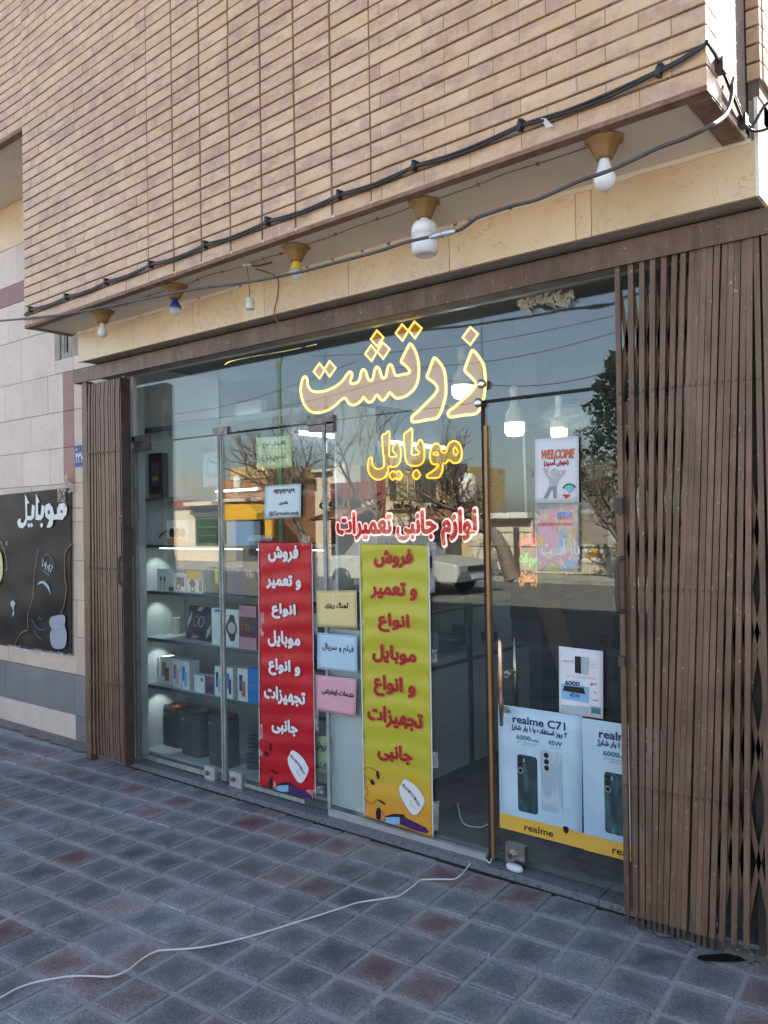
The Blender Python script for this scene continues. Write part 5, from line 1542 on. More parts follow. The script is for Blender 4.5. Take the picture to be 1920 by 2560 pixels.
for pth in ([(460, 900), (480, 845), (520, 828), (560, 850), (592, 930), (595, 1010)], [(345, 1530), (385, 1610), (440, 1655), (505, 1650)], [(380, 1660), (420, 1735), (460, 1760)], [(430, 1510), (445, 1540), (468, 1535)]):
    b.tube([Vector((x, VT + .002, z)) for x, z in [tuple(p) for p in cr(V3(pth), False, 5)]], .0026, 5)
explode(b, 'blue_arc_print', 'print_dimblue', vp)
b = MB()
for pth in ([(800, 700), (735, 770), (712, 880), (715, 1100), (730, 1200), (705, 1380), (665, 1490)], [(310, 1660), (230, 1700), (160, 1820)]):
    b.tube([Vector((x, VT + .003, z)) for x, z in [tuple(p) for p in cr(V3(pth), False, 5)]], .0042, 6)
explode(b, 'gold_ribbon_print', 'print_dimgold', vp)
b = MB(); b.tube([Vector((x, VT, z)) for x, z in [tuple(p) for p in cr(V3([(420, 760), (400, 900), (375, 1080), (360, 1300), (310, 1480), (308, 1640)]), False, 5)]], .0014, 5); 
b.tube([Vector((x, VT, z)) for x, z in [tuple(p) for p in cr(V3([(-20, 630), (40, 760), (65, 860), (78, 990), (55, 990)]), False, 5)]], .0018, 5); b.build('thin_line_print', 'print_mid', vp)
b = MB(); b.prism([tuple(v) for v in cr(V3([(560, 1520), (640, 1495), (705, 1495), (722, 1540), (715, 1600), (725, 1650), (735, 1700), (732, 1800), (700, 1860), (600, 1862), (560, 1800), (553, 1700), (570, 1650), (545, 1590)]), True, 3)], VT, VT + .0008); b.build('earbud_case_print', 'print_casegrey', vp)
b = MB(); b.tube([Vector((x, VT - .0006, z)) for x, z in V3([(556, 1675), (640, 1660), (732, 1648)])], .0012, 4); b.prism(V3([(582, 1590), (600, 1610), (610, 1625), (590, 1610)]), VT - .0006, VT); b.prism(V3([(690, 1580), (672, 1610), (680, 1612), (695, 1590)]), VT - .0006, VT); explode(b, 'seam_print', 'print_grey', vp)
b = MB(); b.prism([tuple(v) for v in cr(V3([(-60, 780), (0, 790), (25, 880), (30, 1000), (10, 1110), (-60, 1180)]), True, 3)], VT, VT + .0008); b.build('watch_print', 'sticker_yellow' if False else 'paper_yellow', vp)
# gathered tape at its corner
for k in range(7):
    rs = random.Random(40 + k); u0, v0 = 150 + rs.uniform(-6, 22), 1195 + rs.uniform(-8, 45)
    b = MB(); sheet(b, quad([(u0, v0), (u0 + rs.uniform(6, 14), v0 - 6), (u0 + rs.uniform(8, 18), v0 + rs.uniform(14, 40)), (u0 + 2, v0 + rs.uniform(15, 36))], 3.255), 3.255, 3, 3, lambda a, c: .015 * rs.random()); b.build('tape_piece', 'old_tape', vp)
for k in range(12):
    rs = random.Random(80 + k); u0, v0 = 20 + k * 13, 1612 + k * 2.2 + rs.uniform(-4, 6)
    b = MB(); sheet(b, quad([(u0, v0), (u0 + 22, v0 + 2), (u0 + 24, v0 + rs.uniform(5, 14)), (u0 + 2, v0 + rs.uniform(5, 14))], 3.262), 3.262, 3, 3, lambda a, c: .008 * rs.random()); b.build('tape_piece', 'clear_tape', vp)
hp = thing('house_number_plate', 'small blue enamel house number plate beside the left gate', 'number plate')
x0, x1, z0, z1 = -5.518, -5.36, 2.036, 2.182
MB().box(x0, x1, 3.268, 3.279, z0, z1).build('plate', 'plate_blue', hp)
b = MB(); text(b, '۴۳۷', (x0 + x1) / 2 - .008, (z0 + z1) / 2 - .008, 3.2665, w=.10, h=.055, bold=.002); b.box(x0 + .005, x1 - .005, 3.2662, 3.2672, z1 - .05, z1 - .047); b.box(x0 + .005, x1 - .005, 3.2662, 3.2672, z0 + .03, z0 + .033)
text(b, 'پلاک', x0 + .03, z1 - .025, 3.2665, w=.03, h=.022, bold=.0008); b.build('lettering', 'print_white', hp, recalc=False)

# ================================================================== LAMPS UNDER THE OVERHANG
def lamp(label, cx_, cy_, kind, s=1.0):
    z = 2.892
    t_ = thing('ceiling_lamp', label, 'lamp', 'bulb holders under the overhang', loc=(cx_, cy_, z))
    oct_ = lambda a: 1.0 + .10 * abs(math.cos(4 * a)) ** 3
    b = MB().lathe([(.062 * s, 0), (.064 * s, -.010), (.050 * s, -.018), (.040 * s, -.040), (.030 * s, -.066), (.024 * s, -.072)], (0, 0, 0), 32, squash=oct_)
    for a in (0.4, 3.5): b.lathe([(.004, -.012), (.003, -.016)], (.052 * s * math.cos(a), .052 * s * math.sin(a), 0), 8)
    b.build('lamp_holder', 'ochre_plastic', t_)
    if kind == 'small':
        MB().lathe([(.013, -.068), (.014, -.085), (.024, -.105), (.030, -.125), (.026, -.146), (.012, -.158), (.001, -.160)], (0, 0, 0), 20).build('bulb', 'old_bulb', t_)
    elif kind == 'blue':
        MB().lathe([(.013, -.066), (.015, -.080), (.030, -.108), (.034, -.122)], (0, 0, 0), 22).build('bulb_base', 'lamp_blue', t_)
        MB().lathe([(.034, -.122), (.035, -.134), (.026, -.152), (.010, -.163), (.001, -.164)], (0, 0, 0), 22).build('bulb', 'clear_bulb', t_)
    elif kind == 'yellow':
        b = MB().lathe([(.016, -.066), (.018, -.078), (.030, -.108), (.034, -.112)], (0, 0, 0), 26); b.build('bulb_base', 'lamp_yellow', t_)
        MB().lathe([(.033, -.112), (.033, -.126), (.022, -.146), (.008, -.155), (.001, -.156)], (0, 0, 0), 22).build('bulb', 'clear_bulb', t_)
    elif kind == 'big':
        MB().lathe([(.018, -.068), (.019, -.080)], (0, 0, 0), 20).build('bulb_base', 'bulb_glass', t_)
        b = MB().lathe([(.022, -.078), (.042, -.088), (.052, -.105), (.054, -.140)], (0, 0, 0), 28, squash=lambda a: 1 + .012 * math.cos(18 * a)); b.build('bulb_collar', 'bulb_glass', t_)
        MB().lathe([(.0545, -.140), (.055, -.195), (.050, -.212), (.036, -.222), (.030, -.215), (.010, -.210), (.001, -.210)], (0, 0, 0), 28).build('bulb', 'bulb_glass', t_)
    elif kind == 'white':
        MB().lathe([(.017, -.066), (.019, -.085), (.028, -.112), (.034, -.120)], (0, 0, 0), 24).build('bulb_base', 'bulb_glass', t_)
        MB().lathe([(.034, -.120), (.038, -.132), (.038, -.146), (.030, -.166), (.014, -.178), (.001, -.180)], (0, 0, 0), 24).build('bulb', 'bulb_glass', t_)
    return t_
L1 = atz(256, 781, 2.885); L2_ = atz(437, 718, 2.885); L3 = atz(740, 620, 2.885); L4 = atz(1060, 508, 2.885); L5 = atz(1510, 352, 2.885)
lamp('leftmost ochre bulb holder with a small old white bulb', L1.x, L1.y, 'small')
lamp('ochre bulb holder with a blue collared clear bulb', L2_.x, L2_.y, 'blue')
lamp('ochre bulb holder with a yellow collared clear bulb', L3.x, L3.y, 'yellow', .95)
lamp('ochre bulb holder with a big long white bulb', L4.x, L4.y, 'big', .95)
lamp('rightmost ochre bulb holder with a pear shaped white bulb', L5.x, L5.y, 'white', .98)
# wires between the holders
b = MB()
def wire(b, pts, r, k=6, n=6): b.tube(cr(pts, False, k), r, n)
chain = [L1, L2_, Vector((-3.02, 2.74, 0)), L3, L4, L5]
rr = random.Random(2)
for a, c in zip(chain, chain[1:]):
    P = []
    for k in range(7):
        f = k / 6; P.append(Vector((a.x + (c.x - a.x) * f, a.y + (c.y - a.y) * f + rr.uniform(-.012, .012), 2.888 - .004 * rr.random())))
    P[0].z = P[-1].z = 2.886
    wire(b, P, .0022)
    for k in (2, 4): b.box(P[k].x - .004, P[k].x + .004, P[k].y - .006, P[k].y + .006, 2.882, 2.892)
tag(b.build('soffit_wire', 'thin_wire'), 'thin brown wire clipped along the underside between the bulb holders', 'wire')
# hanging socket
hs_ = thing('hanging_socket', 'porcelain lamp socket hanging on a wire beneath the overhang', 'lamp socket', loc=(-3.03, 2.74, 2.892))
p0 = at(612, 760, 2.76); p1 = at(612, 783, 2.76)
MB().tube([Vector((0, 0, 0)), Vector((.003, .01, -.08)), Vector((.0, .02, -.17))], .0028, 6).build('wire', 'thin_wire', hs_)
MB().lathe([(.008, -.165), (.017, -.170), (.020, -.178), (.019, -.184), (.022, -.186), (.022, -.218), (.020, -.226), (.016, -.226), (.015, -.205), (.001, -.205)], (0, .02, 0), 22).build('socket', 'porcelain', hs_)
b = MB().lathe([(.014, 0), (.016, -.012), (.010, -.016)], (-.01, 0, 0), 12); b.lathe([(.012, 0), (.014, -.012), (.009, -.016)], (.02, .004, 0), 12); b.build('rosette', 'porcelain', hs_)
MB().tube([Vector((.01, 0, -.008)), Vector((.05, .02, -.02)), Vector((.09, .04, -.014)), Vector((.13, .05, -.010))], .005, 7).build('taped_joint', 'grey_cable', hs_)
cw = MB(); pts = [(640, 673, 2.8), (665, 680, 2.88), (690, 690, 2.93), (696, 705, 2.955), (694, 740, 2.962), (686, 775, 2.962), (690, 800, 2.962), (712, 812, 2.964), (760, 808, 3.0)]
cw.tube(cr([at(u, v, y) for u, v, y in pts], False, 5), .0032, 7)
tag(cw.build('drop_wire', 'thin_wire'), 'brown wire curving down the cream fascia beside the hanging socket', 'wire')

# ================================================================== CABLES
def bpt(u, v, off):         # on the brick face, standing off by a little
    o_ = BM @ Vector((0, -off, 0)); nrm = (BM.to_3x3() @ Vector((0, -1, 0)))
    d = ray(u, v); k = (Vector((o_.x, o_.y, 0)) - CAM).dot(nrm) / d.dot(nrm)
    return CAM + d * k
sc1 = lambda x, y: (x * .5787, y * .5787)
sc2 = lambda x, y: (960 + x * .5787, y * .5787)
clips = [sc1(133, 1337), sc1(288, 1282), sc1(460, 1217), sc1(652, 1142), sc1(888, 1057), sc1(1157, 956), sc1(1467, 842), sc2(133, 717), sc2(592, 542), sc2(1192, 306)]
cab = thing('clipped_cable', 'twin black cable clipped along the bottom of the brick face', 'cable')
cp = [bpt(62, 786, .012)] + [bpt(u, v, .016) for u, v in clips] + [bpt(*sc2(1395, 188), .012)]
for j in range(2):
    P = []; rr = random.Random(60 + j)
    for a, c in zip(cp, cp[1:]):
        for k in range(6):
            f = k / 6; sag = -(.012 + .006 * j) * math.sin(math.pi * f) * ((c - a).length / .45) - (.004 if j else -.003)
            P.append(a.lerp(c, f) + Vector((0, (-.004 if j else 0), sag + rr.uniform(-.0012, .0012))))
    P.append(cp[-1])
    MB().tube(P, .0055, 7).build('cable', 'black_cable', cab)
for (u, v) in clips:
    p = bpt(u, v, .012); b = MB()
    M = Matrix.Translation(p) @ Matrix.Rotation(.35, 4, 'Y')
    b.box(-.008, .008, -.016, .012, -.019, .019, M=M); b.box(-.012, .012, -.011, .002, -.009, .009, M=M)
    b.tube([M @ Vector((0, -.02, .012)), M @ Vector((0, -.024, .012))], .004, 8)
    b.build('clip', 'black_cable', cab)
# over the corner to the pier
cn = [bpt(*sc2(1395, 188), .012), Vector((RX + .012, 2.535, bpt(*sc2(1395, 188), 0).z + .006))]
zc = cn[0].z
b = MB(); b.tube(cr([cn[0], Vector((RX + .008, 2.515, zc + .004)), Vector((RX + .015, 2.60, zc - .012)), Vector((RX + .016, 2.72, zc - .05)), Vector((RX + .018, 2.87, zc - .095)), Vector((RX + .03, 2.93, zc - .10)), Vector((-.66, 2.93, zc - .04)), Vector((-.60, 3.0, zc - .03))], False, 5), .005, 7)
b.tube(cr([cn[0], Vector((RX + .008, 2.52, zc)), Vector((RX + .014, 2.61, zc - .02)), Vector((RX + .016, 2.75, zc - .07)), Vector((RX + .018, 2.88, zc - .11)), Vector((-.70, 2.94, zc - .12)), Vector((-.64, 2.95, zc - .12)), Vector((-.58, 3.0, zc - .13))], False, 5), .005, 7)
b.build('cable', 'black_cable', cab)
for (y, dz) in ((2.63, -.02), (2.875, -.10)):
    MB().box(RX + .001, RX + .026, y - .02, y + .02, zc + dz - .022, zc + dz + .018).build('clip', 'black_cable', cab)
# heavier cable slung across the front
pts = [(-60, 806), (0, 802), (80, 795), (160, 786), (250, 770), (370, 746), (490, 722), (612, 707), (686, 693), (760, 678), (841, 656), (900, 641), (960, 624), (1010, 607), (1070, 593), (1141, 577), (1165, 565), (1190, 546), (1225, 533), (1280, 515), (1340, 500), (1400, 474), (1450, 452), (1514, 430), (1580, 401), (1647, 369), (1720, 343), (1775, 315), (1808, 293), (1822, 270), (1829, 240), (1830, 215), (1836, 195)]
P = []
for u, v in pts:
    f = min(1, max(0, (u - 60) / 1700)); off = .022 if u < 1700 else .022
    p = bpt(u, v, off)
    if u > 1765:
        d = ray(u, v); p = CAM + d * ((RX + .022) / d.x)
    P.append(p)
sl_ = thing('slung_cable', 'thick grey black cable slung across the front below the brick edge', 'cable')
MB().tube(cr(P, False, 4), .0068, 8).build('cable', 'grey_cable', sl_)
pj_c = bpt(1100, 586, .024)
a_, c_ = bpt(1075, 593, .024), bpt(1140, 577, .024)
b = MB().tube([a_, a_.lerp(c_, .3), a_.lerp(c_, .7), c_], [.009, .013, .012, .009], 6); b.tube([a_.lerp(c_, .45), a_.lerp(c_, .47)], .017, 6); b.build('tape_wrap', 'aluminium', sl_)
# torn white paper scrap hooked on the cable
b = MB(); q_ = [bpt(*sc2(675, 508), .02), bpt(*sc2(700, 512), .035), bpt(*sc2(732, 545), .03), bpt(*sc2(700, 552), .015)]
b.face(q_); b.face([p + Vector((0, .001, 0)) for p in q_[::-1]])
tag(b.build('paper_scrap', 'print_white'), 'torn scrap of white paper hooked on the clipped cable', 'paper scrap')
# white lead across the paving into the shop
cpx = [(-60, 2520), (0, 2494), (45, 2470), (99, 2453), (172, 2441), (225, 2440), (278, 2441), (318, 2426), (345, 2405), (371, 2387), (395, 2377), (411, 2375), (504, 2368), (597, 2348), (670, 2328), (729, 2309), (800, 2287), (862, 2267), (885, 2259), (908, 2254), (950, 2248), (995, 2240), (1015, 2228), (1034, 2214), (1048, 2202), (1061, 2199), (1100, 2198), (1134, 2198), (1152, 2187), (1166, 2172), (1180, 2161), (1205, 2150)]
P = [atz(u, v, .0105) for u, v in cpx]
P[-1].z = .03; P[-2].z = .022
e = at(1231, 2143, 3.20); P.append(Vector((e.x, 3.175, .038))); P.append(Vector((-1.975, 3.24, .040)))
P += [Vector((-2.00, 3.30, .055)), Vector((-2.04, 3.36, .09)), Vector((-2.09, 3.42, .11)), Vector((-2.16, 3.43, .075)), Vector((-2.25, 3.42, .08)), Vector((-2.30, 3.45, .16))]
b = MB().tube(cr(P, False, 4), .0034, 7)
tag(b.build('extension_lead', 'white_cable'), 'thin white lead snaking over the paving into the shop under the door', 'cable')
# litter
c = at(1288, 2170, 3.19); b = MB()
b.v = []; M = Matrix.Translation((c.x, 3.185, .031)) @ Matrix.Rotation(-.1, 4, 'Z') @ Matrix.Diagonal((1.0, .48, 1, 1))
b.lathe([(.030, 0), (.042, .005), (.044, .015), (.040, .024), (.024, .027), (.001, .028)], (0, 0, 0), 18); b.v = [tuple(M @ Vector(v)) for v in b.v]
tag(b.build('white_stone', 'paper_white'), 'flat white stone lying on the granite sill in front of the glass door', 'stone')
c = atz(1698, 2327, .004); b = MB().lathe([(.014, 0), (.0145, .004), (.013, .006), (.012, .002), (.001, .002)], (c.x, c.y, .004), 18)
tag(b.build('bottle_cap', 'plate_blue'), 'blue plastic bottle cap lying at the foot of the folding gate', 'bottle cap')
c = atz(1785, 2332, .0); b = MB(); rr = random.Random(3)
for k in range(7):
    z = k * .010; b.lathe([(.008 + rr.random() * .008, 0), (.012, .007), (.006, .014)], (c.x + rr.uniform(-.006, .006), c.y + rr.uniform(-.004, .004), z), 7)
tag(b.build('crumpled_tissue', 'paper_white'), 'crumpled white tissue standing against the folding gate bars', 'tissue')
# ================================================================== INSIDE THE SHOP
RXL, RXR, RYB, RZC = -4.93, -0.96, 8.2, 2.72
MB().box(-5.2, RXR + .2, 3.33, RYB + .2, -0.2, 0.0245).build('floor', 'floor_grout', shop)
fm = None
def floor_ok(x, y):
    s_ = seen((x, y, 0.03)); return s_ and 1000 < s_[0] < 1600
for i in range(0, 10):
    for j in range(0, 12):
        x0, y0 = -4.9 + i * .40, 3.34 + j * .40
        if fm is None:
            o = MB().box(0, .394, 0, .394, 0, .006).build('floor_tile', 'floor_tile', shop); fm = o.data
        else:
            o = bpy.data.objects.new('floor_tile', fm); COL.objects.link(o); o.parent = shop
        o.location = (x0, y0, 0.024)
MB().box(RXL - .2, RXR + .2, 3.27, RYB + .2, RZC, RZC + .15).build('ceiling', 'room_ceiling', shop)
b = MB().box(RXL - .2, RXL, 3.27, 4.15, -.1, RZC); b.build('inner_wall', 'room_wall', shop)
b = MB().box(RXL - .2, RXL, 4.15, RYB, -.1, RZC); b.build('inner_wall', 'room_dark', shop)  # rear stretch of the same wall, its dimness put into the colour
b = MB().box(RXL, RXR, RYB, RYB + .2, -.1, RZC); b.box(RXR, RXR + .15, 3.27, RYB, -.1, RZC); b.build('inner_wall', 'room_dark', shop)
b = MB().box(RXL, -4.735, 3.25, 3.33, -.1, RZC); b.build('jamb', 'room_wall', shop)
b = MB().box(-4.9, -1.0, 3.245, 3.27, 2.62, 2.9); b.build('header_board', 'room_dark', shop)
# dark red band of wall tiles seen between the frame and the shelf unit
z0, z1 = pz(345, 1390, 3.34), pz(345, 1318, 3.34)
MB().box(-4.93, -4.737, 3.244, 3.25, z0, z1).build('wall_band', 'red_stone', shop)

SY0, SY1 = 3.36, 3.71
sx0, sx1 = -4.835, -3.02
SZ = [0.499, 0.821, 1.143, 1.459, 1.780]
su = thing('shelf_unit', 'tall grey display shelf unit full of phone goods behind the left glass door', 'shelf unit')
b = MB().box(sx0 - .006, sx0 + .012, SY0 + .002, SY1, .03, 2.26); b.build('side_panel', 'shelf_grey', su)
b = MB().box(sx0 - .008, sx0 + .014, SY0 - .006, SY0 + .002, .03, 2.275); b.box(sx0 + .014, sx1, SY0 - .004, SY0 + .002, 2.225, 2.262)
b.build('front_edge', 'shelf_edge', su)
MB().box(sx0, sx1, SY0 + .002, SY1, 2.235, 2.26).build('top_panel', 'shelf_grey', su)
for z in SZ:
    MB().box(sx0 + .014, sx1, SY0 + .002, SY1, z - .018, z).build('shelf', 'shelf_grey', su)
    MB().box(sx0 + .014, sx1, SY0 - .003, SY0 + .0015, z - .020, z + .001).build('front_edge', 'shelf_edge' if z < 1.0 or z > 1.4 else 'counter_post', su)
b = MB().box(sx0 + .014, sx1, SY1, SY1 + .006, .03, 1.459); b.build('back_panel', 'shelf_back', su)
MB().box(sx0, sx1, SY0, SY1, .03, .045).build('base_panel', 'shelf_grey', su)
b = MB().box(sx1, sx1 + .015, SY0, SY1, .03, 2.26); b.build('side_panel', 'shelf_grey', su)
# tube lights: under the shelf, under the hood and on the left wall
def tubelight(label, a, c, r, strength_mat='tube_light'):
    t_ = thing('tube_light', label, 'tube light', 'white tube lights in the shop')
    MB().tube([a, c], r, 8).build('tube', strength_mat, t_)
    d = (c - a).normalized()
    MB().tube([a - d * .02, a], r * 1.15, 8).build('end_cap', 'bulb_glass', t_); MB().tube([c, c + d * .02], r * 1.15, 8).build('end_cap', 'bulb_glass', t_)
    return t_
a, c = at(400, 1368, 3.385), at(640, 1367, 3.385)
tubelight('slim white tube light under the fourth shelf of the display unit', Vector((a.x, 3.385, 1.438)), Vector((-3.1, 3.385, 1.438)), .0045)
a, c = at(547, 1058, 4.3), at(645, 1038, 4.3)
tubelight('short white tube light above the shelf unit, seen through the transom glass', a, Vector((c.x, 4.3, a.z + .006)), .011)
MB().box(a.x - .1, c.x + .03, 4.31, 4.36, a.z - .03, a.z + .14).build('light_board', 'room_wall', shop)
a, c = at(540, 1229, 3.90), at(645, 1214, 3.90)
tubelight('short white tube light behind the upper shelves', a, Vector((c.x, 3.90, a.z + .004)), .007)
z_ = 2.36
a, c = atz(752, 1080, z_), atz(838, 1092, z_)
tubelight('long bright white tube light on the left wall, nearer one', Vector((-4.85, a.y, z_)), Vector((-4.85, a.y + 1.0, z_)), .018, 'tube_light_strong')
tubelight('long bright white tube light on the left wall, farther one', Vector((-4.85, a.y + 1.15, z_)), Vector((-4.85, a.y + 2.2, z_)), .018, 'tube_light_strong')

for k, z in enumerate(SZ[:4]):
    sp_ = thing('shelf_spotlight', 'tiny spotlight under the %s shelf, throwing a cone of light on the side panel' % ['lowest', 'second', 'third', 'fourth'][k], 'spotlight', 'small spotlights under the shelves', loc=(-4.70, 3.47, z - .020))
    MB().lathe([(.016, 0), (.018, -.004), (.012, -.007), (.001, -.007)], (0, 0, 0), 14).build('lamp_body', 'aluminium', sp_)
    ld = bpy.data.lights.new('spot', 'SPOT'); ld.energy = .26; ld.spot_size = R_(88); ld.spot_blend = .5; ld.shadow_soft_size = .01; ld.color = (.92, 1.0, .96)
    lo = bpy.data.objects.new('spot', ld); COL.objects.link(lo); lo.parent = sp_; lo.location = (0, 0, -.012); lo.rotation_euler = (0, R_(22), 0)
def item(name, label, cat, u0, u1, vt, zs, Y, dep, mat, side=None, group=None, yaw=0.0, v_=None):
    """a box standing on the shelf at height zs, its photo edges u0..u1 met on the plane Y"""
    vm = v_ or 1500
    x0, x1 = px(u0, vm, Y), px(u1, vm, Y)
    h = pz((u0 + u1) / 2, vt, Y) - zs
    t_ = thing(name, label, cat, group, loc=((x0 + x1) / 2, Y, zs))
    w = (x1 - x0)
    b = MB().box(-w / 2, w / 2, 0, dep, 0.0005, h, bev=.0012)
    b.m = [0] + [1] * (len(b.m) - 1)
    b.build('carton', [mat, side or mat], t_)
    t_.rotation_euler.z = yaw
    return t_, w, h
def pr(par, pts, mat, y=-.0008, name='print', w=1, h=1, th=.0006):
    MB().prism([((a - .5) * w, c * h) for a, c in pts], y, y + th).build(name, mat, par)
def tx(par, s, a, c, ww, hh, mat, w, h, fa=False, y=-.0016, bold=0, rot=0):
    b = MB(); text(b, s, (a - .5) * w, c * h, y, w=ww * w, h=hh * h, fa=fa, bold=bold, rot=rot); b.build('lettering', mat, par, recalc=False)
R01 = lambda x0, y0, x1, y1: [(x0, y0), (x1, y0), (x1, y1), (x0, y1)]
# shelf 0.82 : watches
t_, w, h = item('gift_box', 'black box with white chevrons and a red and blue pair pictured, leaning', 'box', 456, 528, 1516, SZ[1], 3.47, .05, 'box_black', yaw=-.12)
t_.rotation_euler.x = -.16
for k in range(5):
    pr(t_, [(.02, .55 - k * .06), (.16, .85 - k * .06), (.16, .82 - k * .06), (.02, .52 - k * .06)], 'print_white', w=w, h=h)
    pr(t_, [(.84, .10 + k * .05), (.99, .30 + k * .05), (.99, .275 + k * .05), (.84, .075 + k * .05)], 'print_white', w=w, h=h)
    pr(t_, [(.34 + k * .04, .86), (.46 + k * .04, .99), (.48 + k * .04, .99), (.36 + k * .04, .86)], 'print_white', w=w, h=h)
    pr(t_, [(.26 + k * .05, .03), (.33 + k * .05, .13), (.345 + k * .05, .13), (.275 + k * .05, .03)], 'print_white', w=w, h=h)
pr(t_, R01(.17, .2, .83, .86), 'print_black', -.0014, w=w, h=h)
for cx_, m_ in ((.38, 'print_salmon'), (.60, 'print_skyblue')):
    MB().tube([Vector(((x - .5) * w, -.003, z * h)) for x, z in ell(cx_, .55, .10, .15, 16)], .003, 6, closed=True).build('picture_print', m_, t_)
pr(t_, R01(.28, .14, .42, .19), 'print_brightred', -.0020, w=w, h=h)
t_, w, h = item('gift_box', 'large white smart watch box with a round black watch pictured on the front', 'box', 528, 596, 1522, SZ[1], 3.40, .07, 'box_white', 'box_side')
MB().prism([((a - .5) * w, c * h) for a, c in ell(.74, .50, .20, .22, 20)], -.0014, -.0006).build('watch_print', 'print_black', t_)
MB().prism([((a - .5) * w, c * h) for a, c in ell(.75, .50, .14, .155, 20)], -.0020, -.0014).build('dial_print', 'print_mid', t_)
pr(t_, [(.60, .66), (.70, .86), (.84, .84), (.88, .66)], 'print_black', -.0010, w=w, h=h); pr(t_, [(.60, .34), (.70, .14), (.84, .16), (.88, .34)], 'print_black', -.0010, w=w, h=h)
pr(t_, R01(.12, .90, .34, .97), 'print_brightblue', w=w, h=h); tx(t_, '7in1', .86, .09, .16, .07, 'print_brightblue', w, h)
t_, w, h = item('gift_box', 'tall pink box with three coloured rings pictured, beside the red banner', 'box', 597, 640, 1514, SZ[1], 3.375, .07, 'box_pink', 'box_wine', yaw=.0)
pr(t_, R01(.02, .28, .98, .74), 'box_wine', w=w, h=h)
for cx_, m_ in ((.2, 'print_brightred'), (.52, 'print_olive'), (.83, 'print_brightblue')):
    MB().tube([Vector(((x - .5) * w, -.002, z * h)) for x, z in ell(cx_, .50, .10, .07, 14)], .0022, 5, closed=True).build('ring_print', m_, t_)
tx(t_, 'uni', .2, .92, .26, .06, 'print_brightred', w, h)
t_ = thing('paper_cup', 'small white paper cup at the back of the third shelf', 'cup', loc=(px(446, 1560, 3.60), 3.58, SZ[1]))
MB().lathe([(.026, 0), (.034, .112), (.036, .114), (.033, .114), (.025, .004)], (0, 0, 0), 20).build('cup', 'porcelain', t_)
MB().lathe([(.0315, .045), (.0345, .09)], (0, 0, 0), 9).build('print', 'print_grey', t_) if False else None
# headphones arc behind
# shelf 1.14
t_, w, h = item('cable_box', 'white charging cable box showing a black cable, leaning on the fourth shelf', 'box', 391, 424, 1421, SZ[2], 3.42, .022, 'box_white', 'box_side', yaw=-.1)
for x in (.36, .66):
    MB().tube([Vector(((x - .5) * w, -.002, .58 * h)), Vector(((x - .5) * w, -.002, .05 * h))], .0012, 5).build('cable_print', 'print_black', t_)
    pr(t_, R01(x - .06, .45, x + .06, .62), 'print_black', -.0016, w=w, h=h)
tx(t_, 'e-tel', .70, .88, .36, .06, 'print_olive', w, h)
t_ = thing('adapter', 'small dark round adapter beside the cable box', 'adapter', loc=(px(424, 1468, 3.40), 3.42, SZ[2])); MB().lathe([(.020, 0), (.022, .004), (.022, .026), (.018, .030)], (0, 0, 0), 18).build('body', 'box_teal', t_)
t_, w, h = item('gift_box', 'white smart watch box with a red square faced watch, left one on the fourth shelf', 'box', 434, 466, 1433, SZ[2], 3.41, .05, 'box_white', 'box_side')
pr(t_, R01(.26, .10, .58, .80), 'box_black', w=w, h=h); pr(t_, R01(.20, .12, .60, .45), 'copper', -.0014, w=w, h=h); pr(t_, R01(.34, .18, .46, .38), 'box_white', -.0022, w=w, h=h); pr(t_, R01(.6, .3, .86, .78), 'box_purple', -.001, w=w, h=h)
t_, w, h = item('gift_box', 'white smart watch box with a dark diamond print, second on the fourth shelf', 'box', 468, 507, 1436, SZ[2], 3.40, .05, 'box_white', 'box_side')
pr(t_, [(.12, .5), (.35, .2), (.58, .5), (.35, .85)], 'box_purple', w=w, h=h); pr(t_, R01(.24, .05, .50, .36), 'copper', -.0014, w=w, h=h); pr(t_, R01(.32, .12, .42, .30), 'box_white', -.0022, w=w, h=h); pr(t_, R01(.78, .1, .95, .7), 'copper', -.001, w=w, h=h)
pr(t_, R01(.0, .74, .95, 1.18), 'sticker_yellow', -.004, w=w, h=h, name='price_card', th=.002)
def cyl(name, label, cat, u0, u1, vt, zs, Y, mat, cap=None, sq=None):
    x0, x1 = px(u0, 1450, Y), px(u1, 1450, Y); h = pz((u0 + u1) / 2, vt, Y) - zs; r = (x1 - x0) / 2
    t_ = thing(name, label, cat, loc=((x0 + x1) / 2, Y + r, zs))
    MB().lathe([(r * .94, 0), (r, .006), (r, h - .01), (r * .92, h)], (0, 0, 0), 22).build('body', mat, t_)
    if cap: MB().lathe([(r * .94, h), (r * .9, h + .006), (r * .3, h + .007)], (0, 0, 0), 22).build('cap', cap, t_)
    return t_, r, h
cyl('speaker', 'dark green cylindrical speaker on the fourth shelf', 'speaker', 508, 527, 1421, SZ[2], 3.40, 'box_teal', 'box_black')
t_, r, h = cyl('speaker', 'black cylindrical speaker with an orange card on the fourth shelf', 'speaker', 527, 549, 1422, SZ[2], 3.38, 'dark_plastic', 'box_black')
MB().box(.0, r * .8, -r - .003, -r - .001, h * .45, h * .98).build('price_card', 'sticker_yellow', t_)
cyl('speaker', 'navy blue cylindrical speaker just right of the door joint', 'speaker', 561, 584, 1425, SZ[2], 3.385, 'box_navy', 'box_black')
cyl('speaker', 'brighter blue tin speaker with a white logo card on the fourth shelf', 'speaker', 584, 606, 1417, SZ[2], 3.40, 'print_brightblue' if False else 'box_navy', 'aluminium')
t_, w, h = item('headphone_box', 'tall black headphone box with white lettering next to the red banner', 'box', 608, 641, 1372, SZ[2], 3.375, .06, 'box_black')
